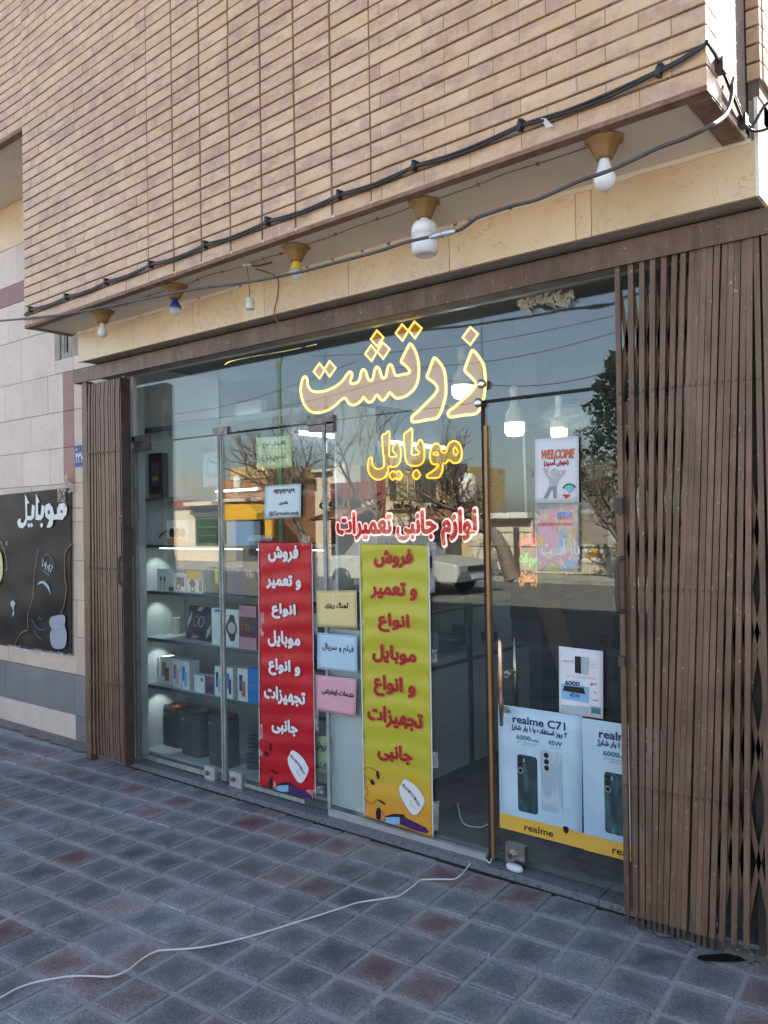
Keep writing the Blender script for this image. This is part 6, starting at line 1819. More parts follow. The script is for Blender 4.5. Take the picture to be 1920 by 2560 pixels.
tx(t_, 'U Flex', .55, .48, .55, .10, 'print_white', w, h, bold=.0004); tx(t_, 'headphones', .55, .41, .50, .04, 'print_white', w, h)
# shelf 1.46
t_, w, h = item('product_box', 'white and orange box with dark ear cushions pictured, on the fifth shelf', 'box', 420, 472, 1300, SZ[3], 3.44, .08, 'box_white', 'box_side')
pr(t_, R01(.0, .02, 1, .25), 'print_salmon', w=w, h=h)
for cx_ in (.25, .5, .75): MB().prism([((a - .5) * w, c * h) for a, c in ell(cx_, .48, .14, .20, 12)], -.0016, -.0008).build('cushion_print', 'print_black', t_)
t_, w, h = item('product_box', 'glossy blue tablet box on the fifth shelf beside the joint', 'box', 570, 638, 1304, SZ[3], 3.42, .05, 'print_skyblue', 'box_side')
t_, w, h = item('product_box', 'dark box with red foot and green glow print on the top left shelf', 'box', 372, 407, 1133, SZ[4], 3.42, .06, 'box_black')
pr(t_, R01(.3, .28, .85, .82), 'box_purple', w=w, h=h); pr(t_, R01(.4, .6, .75, .74), 'box_teal', -.0014, w=w, h=h); pr(t_, R01(.08, .02, .95, .10), 'copper', w=w, h=h); pr(t_, R01(.4, .4, .75, .48), 'print_olive', -.0014, w=w, h=h)
t_, w, h = item('product_sheet', 'pale poster of a rounded gadget hanging above the fifth shelf', 'poster', 512, 562, 1130, pz(540, 1216, 3.60), 3.60, .002, 'paper_pale')
MB().tube([Vector(((x - .5) * w, -.002, z * h)) for x, z in rrect(.25, .3, .85, .85, .14)], .003, 5, closed=True).build('outline_print', 'print_mid', t_)
t_ = thing('coiled_cable', 'black cable arching at the left end of the fifth shelf', 'cable', loc=(px(395, 1340, 3.5), 3.5, SZ[3])); MB().tube(cr([(-.02, 0, .004), (.01, 0, .05), (.05, .02, .085), (.09, .03, .10)], False, 5), .006, 7).build('cable', 'black_cable', t_)
# shelf 0.5 : phone boxes
PB = [(381, 399, 1643, 'box_side', ('print_grey', 'box_purple'), 'phone box standing first at the left end of the lowest shelf', 3.47),
      (401, 430, 1643, 'box_white', ('print_grey', 'copper'), 'white phone box with an orange figure pictured, second from the left', 3.43),
      (431, 452, 1648, 'box_white', ('print_grey', 'paper_pink'), 'white phone box with a pink and blue phone pictured, third from the left', 3.40),
      (453, 473, 1653, 'box_white', ('print_brightblue', 'print_skyblue'), 'white phone box with a blue burst pictured, fourth from the left', 3.385),
      (537, 556, 1666, 'box_white', ('print_navy', 'print_skyblue'), 'white phone box standing just behind the door joint', 3.385),
      (565, 582, 1669, 'box_white', ('print_brightblue', 'box_navy'), 'white phone box with two blue phones pictured, right of the joint', 3.38),
      (594, 619, 1672, 'box_white', ('box_navy', 'copper'), 'white phone box with a tall red word on its lower corner', 3.375)]
for (u0, u1, vt, mt, ph_, lb_, Y) in PB:
    t_, w, h = item('phone_box', lb_, 'box', u0, u1, vt, SZ[0], Y, .085, mt, 'box_side', 'phone boxes on the lowest shelf', v_=1700)
    pr(t_, R01(.16, .30, .50, .80), ph_[0], w=w, h=h, name='phone_print'); pr(t_, R01(.40, .14, .76, .62), ph_[1], -.0016, w=w, h=h, name='phone_print')
t_, w, h = item('phone_box', 'bright blue phone box beside the red banner on the lowest shelf', 'box', 620, 650, 1672, SZ[0], 3.37, .05, 'print_brightblue', None, 'phone boxes on the lowest shelf', v_=1700)
tx(t_, 'Play 10', .45, .50, .50, .07, 'print_skyblue', w, h)
t_, w, h = item('earbud_box', 'low square white earbud box between the phone boxes', 'box', 485, 511, 1688, SZ[0], 3.39, .06, 'box_white', 'box_side', v_=1700)
MB().prism([((a - .5) * w, c * h) for a, c in ell(.76, .76, .12, .12, 12)], -.0014, -.0006).build('badge_print', 'box_teal', t_)
t_, w, h = item('earbud_box', 'low purple box with a swirling print beside the white earbud box', 'box', 512, 536, 1690, SZ[0], 3.385, .06, 'box_purple', 'box_side', v_=1700)
pr(t_, [(.2, .1), (.8, .2), (.9, .5), (.5, .65), (.2, .4)], 'box_navy', w=w, h=h)
# floor: three loudspeakers
for k, (u0, u1, vt, Y, lb_) in enumerate(((397, 457, 1768, 3.50, 'leftmost of three tall black loudspeakers with orange tops'), (442, 506, 1780, 3.43, 'middle one of three tall black loudspeakers with orange tops'), (509, 573, 1790, 3.385, 'rightmost of three tall black loudspeakers with orange tops, behind the joint'))):
    x0, x1 = px(u0, 1850, Y), px(u1, 1850, Y); h = pz((u0 + u1) / 2, vt, Y) - .045
    t_ = thing('loudspeaker', lb_, 'loudspeaker', 'black loudspeakers on the floor of the shelf unit', loc=((x0 + x1) / 2, Y, .045))
    w = (x1 - x0) * .80
    pl = rrect(-w / 2, 0, w / 2, .13, .045, 6)
    b = MB(); n = len(pl)
    i = len(b.v); b.v += [(x, y, 0) for x, y in pl] + [(x, y, h - .02) for x, y in pl] 
    for q in range(n): b.f.append((q, (q + 1) % n, n + (q + 1) % n, n + q)); b.m.append(0); b.uv.append(None); b.tone.append(0); b.sm.append(True)
    b.build('cabinet', 'speaker_grille', t_)
    b = MB(); b.v += [(x, y, h - .02) for x, y in pl] + [(x * .96, .065 + (y - .065) * .94, h) for x, y in pl]
    for q in range(n): b.f.append((q, (q + 1) % n, n + (q + 1) % n, n + q)); b.m.append(0); b.uv.append(None); b.tone.append(0); b.sm.append(True)
    b.f.append(tuple(range(n, 2 * n))); b.m.append(0); b.uv.append(None); b.tone.append(0); b.sm.append(False)
    b.build('top_rim', 'dark_plastic', t_)
    MB().box(-w * .05, w * .38, .02, .11, h + .0005, h + .004).build('control_panel', 'orange_plastic', t_)
    MB().box(-w * .25, w * .02, .03, .10, h + .0005, h + .005).build('handle', 'dark_plastic', t_)
    b = MB(); b.prism(ell(-w * .33, h - .055, .006), -.002, .002); text(b, 'JBL' if False else 'TSCO', -w * .22, h - .055, -.002, w=.03, h=.008, fa=False); b.build('badge', 'print_mid', t_)
for k, (u, v, r, lb_) in enumerate(((628, 1858, .038, 'upper'), (628, 1905, .048, 'lower'))):
    p = at(u, v, 3.40); t_ = thing('plastic_wrapped_coil', lb_ + ' dark plastic wrapped coil at the foot of the red banner, inside', 'coil', loc=(p.x, 3.42, p.z - .045))
    b = MB()
    for j in range(4): b.lathe([(r * .7, j * .024), (r, j * .024 + .008), (r, j * .024 + .016), (r * .7, j * .024 + .023)], (0, 0, 0), 16)
    b.build('coil', 'dark_plastic', t_)
# white storage bin seen through the lower shelf
# counter
CX = -2.72
ct = thing('display_counter', 'long white counter with a glass display case running back into the shop', 'counter')
MB().box(-3.30, CX, 3.42, 5.05, .10, .735).build('body', 'counter_white', ct)
MB().box(-3.0, -2.45, 3.275, 3.295, .06, 1.02).build('end_panel', 'counter_white', ct)
MB().box(-3.28, CX - .03, 3.45, 5.02, .03, .10).build('plinth', 'counter_post', ct)
MB().box(-3.30, CX + .01, 3.42, 5.06, 1.062, 1.078).build('top_glass', 'shop_glass', ct)
b = MB()
for y in (3.43, 4.22, 5.03): b.box(CX - .004, CX + .014, y, y + .035, .10, 1.062)
b.box(CX - .003, CX + .012, 3.42, 5.06, .728, .748); b.box(CX - .003, CX + .012, 3.42, 5.06, 1.05, 1.064)
b.build('frame', 'counter_post', ct)
MB().box(CX, CX + .004, 3.465, 4.22, .75, 1.05).build('side_glass', 'shop_glass', ct); MB().box(CX, CX + .004, 4.255, 5.03, .75, 1.05).build('side_glass', 'shop_glass', ct)
MB().box(-3.30, -3.28, 3.42, 5.05, .735, 1.06).build('rear_panel', 'counter_white', ct)
for k, y in enumerate((3.50, 4.40)): MB().lathe([(.02, 0), (.02, .08)], (CX - .05, y, .028), 10).build('foot', 'aluminium', ct)
rr = random.Random(77)
for k in range(16):
    y = 3.55 + k * .092; hh = rr.uniform(.05, .17); m_ = rr.choice(['box_white', 'box_black', 'box_white', 'counter_post', 'box_navy', 'box_side', 'box_pink' if k == 3 else 'box_white'])
    x0 = -3.15 + rr.uniform(0, .16)
    t_ = MB().box(x0, x0 + rr.uniform(.06, .12), y, y + rr.uniform(.05, .08), .749, .749 + hh).build('small_box', m_)
    tag(t_, 'small accessory box in the glass display counter', 'box', 'small boxes in the display counter')
c2 = thing('rear_counter', 'second white counter unit farther back with a dark side', 'counter')
MB().box(-3.25, CX + .02, 5.12, 6.4, .06, .995).build('body', 'counter_white', c2); MB().box(-3.27, CX + .04, 5.10, 6.42, .995, 1.02).build('top', 'shelf_edge', c2)
bd = thing('leaning_board', 'reddish brown board leaning across the back of the shop', 'board')
a_, c_ = at(1375, 1500, 5.0), at(1430, 1640, 4.6)
b = MB(); b.face([at(1340, 1505, 4.9), at(1395, 1500, 4.9), at(1455, 1700, 4.5), at(1400, 1700, 4.5)]); b.face([p + Vector((0, .02, 0)) for p in (at(1340, 1505, 4.9), at(1395, 1500, 4.9), at(1455, 1700, 4.5), at(1400, 1700, 4.5))])
b.build('board', 'wood_brown', bd)
rc = thing('right_cabinet', 'low dark cabinet with large lettering on the right side of the shop', 'cabinet')
MB().box(-2.0, RXR - .02, 5.3, 6.4, .03, 1.02).build('body', 'room_dark', rc)
b = MB()
for (t_, u, v, w, h) in (('گارد گلس', 1518, 1605, 95, 42), ('تعمیر', 1520, 1725, 60, 40)):
    c = at(u, v, 5.29); k_ = (px(u + 1, v, 5.29) - px(u, v, 5.29)); text(b, t_, c.x, c.z, 5.29, w=w * k_, h=h * k_, bold=.004)
b.build('lettering', 'print_black', rc, recalc=False)
# monitor and laptop on the counter
t_ = thing('monitor', 'monitor turned away on the far counter', 'monitor', loc=(-2.9, 5.5, 1.02))
b = MB().box(-.02, .02, -.22, .22, .10, .42); b.box(-.06, .06, -.05, .05, 0, .015); b.box(-.012, .012, -.02, .02, .01, .12); b.build('screen', 'dark_plastic', t_)
t_ = thing('laptop', 'open laptop lying on the glass counter', 'laptop', loc=(-2.95, 4.45, 1.078))
b = MB().box(-.12, .12, -.17, .17, 0, .012); b.build('base', 'aluminium', t_); b = MB().box(-.15, -.13, -.17, .17, .008, .22); b.build('lid', 'dark_plastic', t_)
t_ = thing('price_stand', 'small folded white price card standing behind the yellow paper sign', 'sign', loc=(px(852, 1455, 3.5), 3.5, pz(852, 1478, 3.5)))
b = MB(); b.face([(-.024, 0, 0), (.024, 0, 0), (.018, .03, .13), (-.018, .03, .13)]); b.face([(-.024, .06, 0), (.024, .06, 0), (.018, .031, .13), (-.018, .031, .13)]); b.build('card', 'paper_white', t_)
MB().box(-3.1, -2.9, 3.46, 3.6, pz(852, 1478, 3.5) - .02, pz(852, 1478, 3.5)).build('ledge', 'counter_post', ct)
# dark column with glowing LED words
cl_ = thing('black_column', 'black column inside the shop with glowing red, green and orange words', 'column')
x0, x1 = px(1272, 1200, 5.0), px(1346, 1200, 5.0)
MB().box(x0, x1, 5.0, 5.35, 0.0, RZC).build('shaft', 'room_dark', cl_)
MB().box(x0 + .0, x1, 4.988, 4.998, .9, 2.25).build('blackboard', 'print_black', cl_)
for (t_, u, v, w, h, mt) in (('ایرانسل', 1318, 1350, 44, 34, 'led_red'), ('سیم کارت', 1320, 1400, 44, 32, 'led_green'), ('رجیستری', 1320, 1447, 44, 34, 'led_orange')):
    c = at(u, v, 4.985); k_ = (px(u + 1, v, 4.985) - px(u, v, 4.985)); b = MB(); text(b, t_, c.x, c.z, 4.985, w=w * k_, h=h * k_, bold=.0035); b.build('lettering', mt, cl_, recalc=False)
# back wall shelving with goods
bw = thing('back_shelves', 'dark shelves of accessories along the back wall of the shop', 'shelves')
for z in (.6, .95, 1.3, 1.65, 2.0, 2.35): MB().box(-4.9, RXR, RYB - .30, RYB - .01, z - .02, z).build('shelf', 'shelf_edge', bw)
rr = random.Random(5)
gb = MB()
for z in (.6, .95, 1.3, 1.65, 2.0):
    x = -4.8
    while x < RXR - .1:
        w = rr.uniform(.05, .16); hh = rr.uniform(.08, .26)
        if rr.random() < .8: gb.box(x, x + w, RYB - .26, RYB - .1, z, z + hh, m=rr.randrange(5))
        x += w + rr.uniform(.0, .05)
stuff(gb.build('goods', ['box_white', 'box_black', 'box_navy', 'counter_post', 'box_side'], bw))
# hanging lamps that are lit
def hbulb(label, u, v, Y, r, mat, hgt):
    p = at(u, v, Y); t_ = thing('hanging_bulb', label, 'lamp', 'lit bulbs hanging in the shop', loc=(p.x, Y, p.z))
    MB().lathe([(r * .35, hgt + r * 2.4), (r * .40, hgt + r * 1.7), (r * .9, hgt + r * .9), (r, hgt), (r, hgt - .001)], (0, 0, 0), 20).build('collar', 'porcelain', t_)
    MB().lathe([(r, hgt), (r, .35 * hgt), (r * .8, .08 * hgt), (r * .3, 0), (.001, 0)], (0, 0, 0), 22).build('bulb', mat, t_)
    MB().lathe([(r * .38, hgt + r * 2.4), (r * .42, hgt + r * 3.6), (r * .2, hgt + r * 3.8)], (0, 0, 0), 16).build('socket', 'porcelain', t_)
    MB().tube([Vector((0, 0, hgt + r * 3.7)), Vector((0, 0, RZC - p.z))], .002, 5).build('wire', 'grey_cable', t_)
hbulb('lit cold white bulb hanging left of the welcome poster', 1287, 1091, 4.0, .055, 'bulb_cold', .075)
hbulb('lit warm bulb hanging just above the welcome poster', 1398, 1098, 3.55, .040, 'bulb_warm', .055)
hbulb('lit white bulb hanging behind the right letter of the big neon sign', 1157, 997, 4.2, .065, 'bulb_cold', .08)
MB().tube([at(1309, 1065, 4.4), at(1316, 1290, 4.4)], .008, 7).build('cable_drop', 'white_cable', shop)

# ================================================================== ACROSS THE STREET (seen in the glass)
def block(name, label, u0, u1, vt, vb, D, mat, dep=6, z0=None):
    p0, p1 = vr(u0, vt, D), vr(u1, vt, D)
    zt = vr((u0 + u1) / 2, vt, D).z; zb = vr((u0 + u1) / 2, vb, D).z if z0 is None else z0
    t_ = thing(name, label, 'building' if 'build' in name or name == 'house' else 'wall', None)
    MB().box(p0.x, p1.x, -D - dep, -D, zb, zt).build('wall', mat, t_)
    return t_, (p0.x, p1.x, zb, zt)
def slab(par, name, u0, u1, v0, v1, D, mat, d0=.0, d1=.12):
    p0, p1 = vr(u0, v0, D), vr(u1, v1, D); zt = vr((u0 + u1) / 2, v0, D).z; zb = vr((u0 + u1) / 2, v1, D).z
    return MB().box(p0.x, p1.x, -D + d0, -D + d1, zb, zt).build(name, mat, par)
D0 = 17.0
t_, _ = block('building', 'pale building with a red fascia, reflected at the far left of the window', 380, 547, 1262, 1440, D0, 'street_cream', z0=-.1)
slab(t_, 'red_band', 395, 480, 1252, 1272, D0, 'street_maroon'); slab(t_, 'sign_board', 487, 548, 1270, 1292, D0, 'street_dark'); slab(t_, 'roof_edge', 480, 550, 1255, 1264, D0, 'canopy_yellow' if False else 'street_cream', 0, .5)
for k in range(9): slab(t_, 'grille_bar', 490 + k * 6, 491.6 + k * 6, 1295, 1362, D0, 'street_green', .0, .05)
for k in range(4): slab(t_, 'grille_rail', 490, 545, 1296 + k * 21, 1298 + k * 21, D0, 'street_green', .05, .09)
slab(t_, 'shutter', 489, 546, 1295, 1364, D0, 'street_white', -.04, 0)
t_, _ = block('building', 'brick building with a plastered yellow upper storey, reflected in the left panes', 556, 668, 1198, 1440, D0 + 1, 'street_brick_red', z0=-.1)
slab(t_, 'upper_storey', 577, 672, 1166, 1197, D0 + 1, 'street_yellow_plaster', -3, .05)
for u in (592, 622): slab(t_, 'chimney', u, u + 5, 1152, 1167, D0 + 1, 'street_cream', -1, -.6)
slab(t_, 'cornice', 553, 670, 1246, 1254, D0 + 1, 'street_cream', 0, .4)
slab(t_, 'shop_opening', 560, 668, 1300, 1440, D0 + 1, 'street_dark', .0, .04)
t_ = thing('yellow_awning', 'bright yellow shop canopy reflected behind the left panes', 'awning')
q0, q1 = vr(556, 1262, D0 - 1), vr(640, 1262, D0 - 1)
b = MB(); za, zb_ = vr(600, 1262, D0).z, vr(600, 1299, D0 - 1).z
b.box(q0.x, q1.x, -D0 - 1.0, -D0 + 1.0, zb_, zb_ + .25); b.prism([(q0.x, zb_ + .25), (q1.x, zb_ + .25), (q1.x - .4, zb_ + .5), (q0.x + 1.2, za), (q0.x, za)], -D0 - 1.0, -D0 + .9)
b.build('canopy', 'canopy_yellow', t_)
slab(t_, 'post', 667, 685, 1299, 1345, D0 - 1, 'canopy_yellow')
t_ = thing('water_tank', 'white upright water tank on a roof, reflected beside the phone number note', 'water tank')
p = vr(625, 1240, D0 + .5); r_ = abs(vr(616, 1240, D0 + .5).x - vr(634, 1240, D0 + .5).x) / 2 * .8
MB().lathe([(r_, 0), (r_, vr(625, 1190, D0).z - p.z), (r_ * .5, vr(625, 1187, D0).z - p.z)], (p.x, -D0 + .2, p.z), 16).build('tank', 'tank_white', t_)
t_ = thing('water_tank', 'small cream water tank reflected at the left door', 'water tank'); p = vr(516, 1256, D0)
r2 = abs(vr(508, 1240, D0).x - vr(520, 1240, D0).x) / 2; MB().lathe([(r2, 0), (r2, vr(516, 1222, D0).z - p.z), (r2 * .4, vr(516, 1218, D0).z - p.z)], (p.x, -D0 - .8, p.z), 14).build('tank', 'tank_white', t_)
t_, _ = block('building', 'low cream buildings reflected between the trees', 672, 832, 1182, 1440, D0 + 4, 'street_cream', z0=-.1)
for k in range(3): slab(t_, 'window', 690 + k * 40, 712 + k * 40, 1205, 1228, D0 + 4, 'street_dark', 0, .03)
slab(t_, 'parapet', 670, 835, 1178, 1184, D0 + 4, 'street_white', -.2, .3)
b_t, _ = block('building', 'white cube shaped building with a grey side, reflected right of the door joint', 832, 862, 1160, 1440, D0 + 3, 'street_white', z0=-.1)
slab(b_t, 'grey_side', 862, 902, 1166, 1240, D0 + 3, 'street_grey', -2, 0)
t_, _ = block('building', 'dark fronted shops under a brown awning, reflected under the neon word', 825, 962, 1205, 1440, D0 + 1, 'street_maroon', z0=-.1)
slab(t_, 'sign_board', 832, 908, 1247, 1268, D0 + 1, 'street_dark', 0, .15); slab(t_, 'sign_board', 909, 940, 1251, 1268, D0 + 1, 'street_cream', 0, .15)
b = MB(); c = vr(872, 1258, D0 + .8); text(b, 'زیارت', -0, 0, 0, w=3.2, h=.5, bold=.02, mirror=True)
b.v = [(c.x + x, -D0 - .8, c.z + z) for x, y, z in b.v]; b.build('lettering', 'street_cream', t_, recalc=False)
aw = MB(); p0, p1 = vr(838, 1270, D0 + 1), vr(938, 1270, D0 + 1); zt, zb_ = p0.z, vr(880, 1297, D0).z
aw.face([(p0.x, -D0 - 1, zt), (p1.x, -D0 - 1, zt), (p1.x, -D0 + .6, zb_), (p0.x, -D0 + .6, zb_)]); aw.face([(p0.x, -D0 - 1.03, zt - .05), (p1.x, -D0 - 1.03, zt - .05), (p1.x, -D0 + .57, zb_ - .05), (p0.x, -D0 + .57, zb_ - .05)])
aw.build('awning', 'street_awning', t_)
slab(t_, 'shop_opening', 840, 960, 1296, 1440, D0 + 1, 'street_dark', .0, .05)
slab(t_, 'pole', 872, 876, 1196, 1270, D0 + .6, 'street_awning', 0, .1)
t_, _ = block('building', 'yellow brick building with tall dark windows and roof sign, reflected under the neon word', 962, 1172, 1172, 1440, D0 + 1, 'street_brick_yellow', dep=2.5, z0=-.1)
for u0, u1, v0, v1 in ((1035, 1090, 1150, 1255), (1133, 1170, 1160, 1250), (975, 990, 1180, 1250)): slab(t_, 'window', u0, u1, v0, v1, D0 + 1, 'street_dark', .0, .05)
slab(t_, 'sign_strip', 972, 1052, 1256, 1273, D0 + 1, 'street_cream', 0, .2); slab(t_, 'sign_strip', 1062, 1155, 1255, 1272, D0 + 1, 'street_cream', 0, .2)
for txt_, u, w_, mt in (('تعاونی', 1010, 60, 'canopy_yellow'), ('رستوران', 1108, 86, 'street_dark')):
    b = MB(); c = vr(u, 1264, D0 + .7); k_ = abs(vr(u, 1264, D0 + .7).x - vr(u + 1, 1264, D0 + .7).x); text(b, txt_, 0, 0, 0, w=w_ * k_, h=16 * k_, bold=.03, mirror=True); b.v = [(c.x + x, -D0 - .77, c.z + z) for x, y, z in b.v]; b.build('lettering', mt, t_, recalc=False)
slab(t_, 'awning', 1060, 1172, 1273, 1293, D0 + .2, 'street_awning', -.2, .3)
slab(t_, 'shop_opening', 970, 1155, 1296, 1440, D0 + 1, 'street_dark', .0, .05); slab(t_, 'shutter', 975, 1025, 1292, 1316, D0 + .9, 'street_cream', 0, .04)
for u in (1000, 1040, 1110): slab(t_, 'pillar', u, u + 5, 1296, 1440, D0 + .9, 'street_cream', 0, .08)
t_ = thing('water_tank', 'rounded white water tank on the flat roof, reflected left of the entrance door', 'water tank')
p = vr(1150, 1255, D0 + .5); rx_ = abs(vr(1127, 1240, D0 + .5).x - vr(1174, 1240, D0 + .5).x) / 2 * .85
MB().lathe([(rx_, 0), (rx_, .6), (rx_ * .9, .85), (rx_ * .6, 1.0), (.01, 1.05)], (p.x, -D0 - 1, p.z), 18).build('tank', 'tank_white', t_)
t_, _ = block('building', 'low beige wall and garage front reflected around the entrance door edge', 1172, 1330, 1285, 1440, D0, 'street_cream', z0=-.1)
slab(t_, 'cornice', 1168, 1332, 1282, 1296, D0, 'street_white', 0, .35)
for v in (1330, 1365): slab(t_, 'groove', 1172, 1330, v, v + 2, D0, 'street_dark', -.01, .01)
slab(t_, 'door', 1284, 1300, 1318, 1440, D0, 'street_dark', .0, .03)
t_, _ = block('boundary_wall', 'long low block wall with an orange painted emblem, reflected in the entrance door', 1330, 1640, 1366, 1440, D0 - 1, 'street_block', dep=.3, z0=-.1)
slab(t_, 'coping', 1330, 1640, 1360, 1367, D0 - 1, 'street_cream', -.35, .05)
slab(t_, 'painted_panel', 1450, 1530, 1336 + 34, 1402 + 8, D0 - 1, 'street_grey', 0, .02); slab(t_, 'painted_panel', 1456, 1515, 1340 + 32, 1398 + 8, D0 - 1, 'street_white', .02, .03)
E3 = [(1466, 1392), (1478, 1380), (1478, 1374), (1496, 1374), (1496, 1382), (1508, 1392), (1503, 1398), (1488, 1388), (1472, 1399)]
pts = [vr(u, v, D0 - 1) for u, v in E3]; MB().prism([(p.x, p.z) for p in pts], -D0 + 1.03, -D0 + 1.05).build('emblem', 'canopy_yellow', t_)
t_, _ = block('building', 'distant grey white apartment block reflected above the block wall', 1395, 1680, 1272, 1440, D0 + 14, 'street_grey', z0=-.1)
for k in range(6): slab(t_, 'window', 1405 + k * 26, 1418 + k * 26, 1285, 1315, D0 + 14, 'street_white', 0, .05)
t_, _ = block('building', 'plain pale building far left across the street', 120, 380, 1200, 1440, D0 + 2, 'street_white', z0=-.1)
# bare trees
def tree(label, u, vb, vt, D, seed, spread=.45, lean=(0, 0), r0=.16, name='bare_tree', depth=6, first=.35):
    base = vr(u, vb, D); top = vr(u, vt, D).z
    H = top + .1
    t_ = thing(name, label, 'tree', 'bare street trees across the road', loc=(base.x, -D, -.12))
    rt = random.Random(seed)
    trunk = MB(); br = MB()
    def grow(p, d, L, r, lev):
        n = 3; P = [p]; q = p; dd = d.copy()
        for k in range(n):
            dd = (dd + Vector((rt.uniform(-.22, .22), rt.uniform(-.22, .22), rt.uniform(-.05, .16)))).normalized()
            q = q + dd * L / n; P.append(q)
        (trunk if lev == 0 else br).tube(P, [r * (1 - .38 * k / n) for k in range(n + 1)], 7 if lev == 0 else 4 if lev < 3 else 3, cap=False)
        if lev >= depth: return
        m_ = 3 if lev < 2 else rt.choice([2, 2, 3])
        for k in range(m_):
            a = rt.uniform(0, 6.28); s = spread * rt.uniform(.6, 1.5)
            o_ = dd.orthogonal().normalized(); o_.rotate(Matrix.Rotation(a, 3, dd))
            grow(P[-1] if k else P[-1], (dd + o_ * s * 1.4 + Vector((0, 0, .12))).normalized(), L * rt.uniform(.62, .86), r * .62 * rt.uniform(.8, 1.05), lev + 1)
        if lev >= 1:
            for k in range(2):
                o_ = dd.orthogonal().normalized(); o_.rotate(Matrix.Rotation(rt.uniform(0, 6.28), 3, dd))
                grow(P[rt.choice([1, 2])], (dd * .5 + o_).normalized(), L * .5, r * .38, min(depth, lev + 2))
    grow(Vector((0, 0, 0)), Vector((lean[0], lean[1], 1)).normalized(), H * first, r0, 0)
    trunk.build('trunk', 'bark', t_, recalc=False); br.build('branches', 'bark', t_, recalc=False)
    return t_
tree('gnarled bare tree reflected behind the pale blue note', 775, 1410, 1090, 14.5, 1, r0=.22, depth=6, first=.38)
tree('slender bare tree reflected between the neon word and the note', 965, 1400, 1085, 14.5, 2, spread=.42, r0=.12, depth=5, first=.40)
tree('thick trunked bare tree leaning left, reflected beside the entrance door', 1283, 1420, 1060, 13.5, 3, spread=.5, lean=(-.25, 0), r0=.26, depth=6, first=.34)
tree('bare tree reflected at the right edge behind the gate bars', 1575, 1430, 1110, 13.5, 8, spread=.55, lean=(-.2, 0), r0=.20, depth=6, first=.32)
t_ = thing('conifer', 'dark conifer reflected high at the right of the entrance door', 'tree', loc=(vr(1570, 1430, 15).x, -15, -.12))
rt = random.Random(6); top = vr(1550, 870, 15).z
MB().tube([Vector((0, 0, 0)), Vector((0, 0, top * .95))], [.2, .04], 8).build('trunk', 'bark', t_)
b = MB()
for k in range(2600):
    f = rt.random() ** .8; z = top * (.38 + .62 * f); R__ = 1.75 * (1 - f) ** .55 * (0.65 + .35 * math.sin(z * 5) ** 2) + .12
    a = rt.uniform(0, 6.28); r = R__ * math.sqrt(rt.random()); c = Vector((r * math.cos(a), r * math.sin(a), z)); s = rt.uniform(.10, .26)
    d1 = Vector((rt.uniform(-1, 1), rt.uniform(-1, 1), rt.uniform(-.4, 1))).normalized() * s; d2 = d1.orthogonal().normalized() * s * .35
    b.face([c - d2, c + d2, c + d1])
b.build('crown', 'conifer', t_, recalc=False)
# street lamp
t_ = thing('street_lamp', 'green double armed street lamp reflected left of the big neon sign', 'street lamp')
p = vr(705, 1430, 12.0); zt = vr(705, 925, 12.0).z
MB().tube([Vector((p.x, -12, -.1)), Vector((p.x, -12, zt))], [.10, .06], 10).build('pole', 'pole_green', t_)
for s_ in (-1, 1):
    MB().tube(cr([(p.x, -12, zt - .1), (p.x + s_ * .25, -12, zt + .55), (p.x + s_ * 1.2, -12, zt + 1.0)], False, 5), .04, 7).build('arm', 'pole_green', t_)
# overhead wires across the street
for k, (u0, v0, u1, v1, D) in enumerate(((400, 1025, 760, 935, 9), (400, 1045, 900, 950, 9.3), (1060, 900, 1560, 800, 10), (900, 870, 1560, 760, 10.5), (1200, 940, 1560, 890, 8), (560, 1178, 760, 1150, 15))):
    a, c = vr(u0, v0, D), vr(u1, v1, D); d = c - a; a2, c2_ = a - d * .25, c + d * .3
    P = [a2.lerp(c2_, f / 14) - Vector((0, 0, .35 * math.sin(math.pi * f / 14))) for f in range(15)]
    tag(MB().tube(P, .008, 5).build('overhead_wire', 'black_cable'), ['overhead wire reflected high in the left panes, upper of two', 'overhead wire reflected in the left panes, lower of two', 'overhead wire reflected over the entrance door, middle one', 'topmost overhead wire reflected above the entrance door', 'nearest overhead wire reflected above the entrance door', 'short overhead wire reflected in front of the yellow building'][k], 'wire')
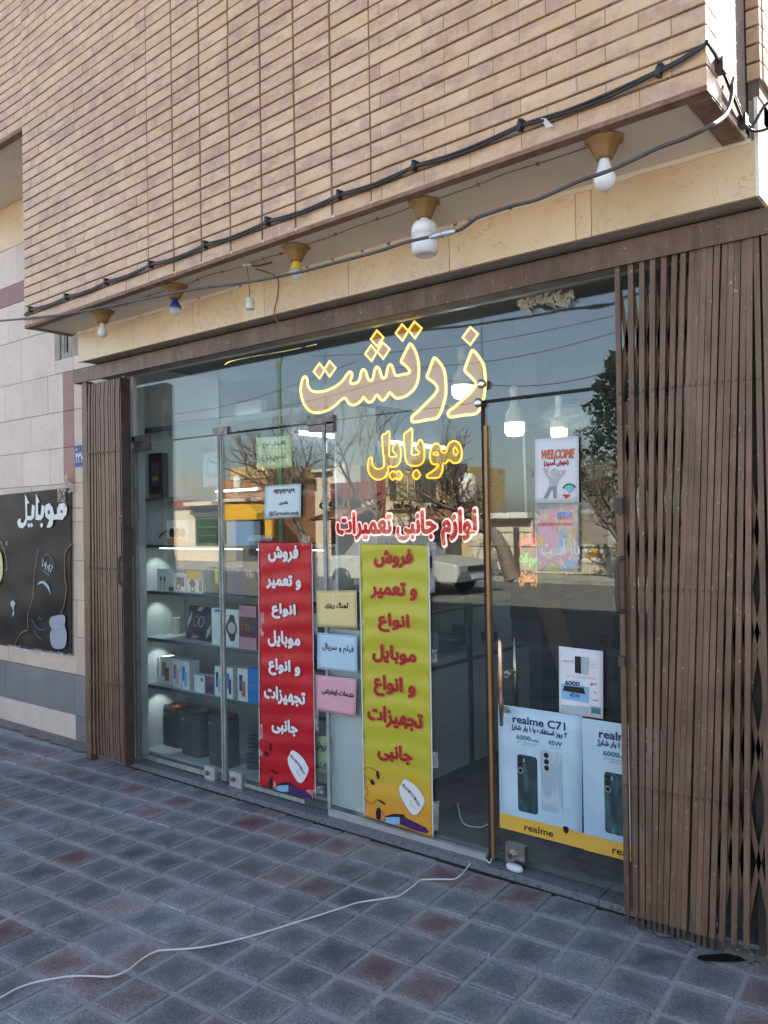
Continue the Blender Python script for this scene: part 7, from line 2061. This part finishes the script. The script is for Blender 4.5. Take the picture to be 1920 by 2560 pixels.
# white saloon car passing
p = vr(1120, 1425, 9.5)
car = thing('white_car', 'white saloon car driving past, reflected above the counter', 'car', loc=(vr(1190, 1425, 9.5).x - 2.2, -9.6, -.16))
def carbox(prof, y0, y1, mat, name, tum=.0):
    b = MB(); n = len(prof)
    L = [(x, y0 + (tum if z > .85 else 0), z) for x, z in prof]; Rr = [(x, y1 - (tum if z > .85 else 0), z) for x, z in prof]
    b.face(L); b.face(Rr[::-1])
    for k in range(n): b.face([L[k], Rr[k], Rr[(k + 1) % n], L[(k + 1) % n]])
    o = b.build(name, mat, car); weld(o)
    m_ = o.modifiers.new('round', 'BEVEL'); m_.width = .04; m_.segments = 2
    return o
carbox([(-2.15, .32), (2.1, .32), (2.18, .5), (2.12, .74), (1.05, .88), (-1.35, .90), (-2.1, .86), (-2.2, .6)], -.82, .82, 'car_white', 'body')
carbox([(-1.45, .88), (1.0, .87), (.35, 1.36), (-.95, 1.38)], -.72, .72, 'print_grey', 'windows', .12)
carbox([(-.92, 1.36), (.33, 1.345), (.25, 1.41), (-.85, 1.42)], -.58, .58, 'car_white', 'roof')
for x in (-1.3, 1.3):
    for y in (-.78, .78):
        w_ = MB(); M = Matrix.Translation((x, y, .30)) @ Matrix.Rotation(R_(90), 4, 'X')
        w_.lathe([(.16, -.10), (.29, -.10), (.30, -.07), (.30, .07), (.29, .10), (.16, .10)], (0, 0, 0), 20); w_.v = [tuple(M @ Vector(v)) for v in w_.v]; w_.build('wheel', 'dark_plastic', car)
for y in (-.6, .6): MB().box(2.10, 2.19, y - .16, y + .16, .55, .70).build('headlight', 'aluminium', car)
MB().box(2.17, 2.20, -.26, .26, .38, .48).build('number_plate', 'paper_white', car); MB().box(2.12, 2.19, -.4, .4, .56, .68).build('grille', 'dark_plastic', car)
# added block out of view to the right, placed to keep the paving in shade
t_ = thing('added_shade_block', 'plain single storey building next door to the right, outside the picture', 'building')
MB().box(0.35, 30, 3.2, 12, -.1, 3.3).build('wall', 'beige_stone', t_)
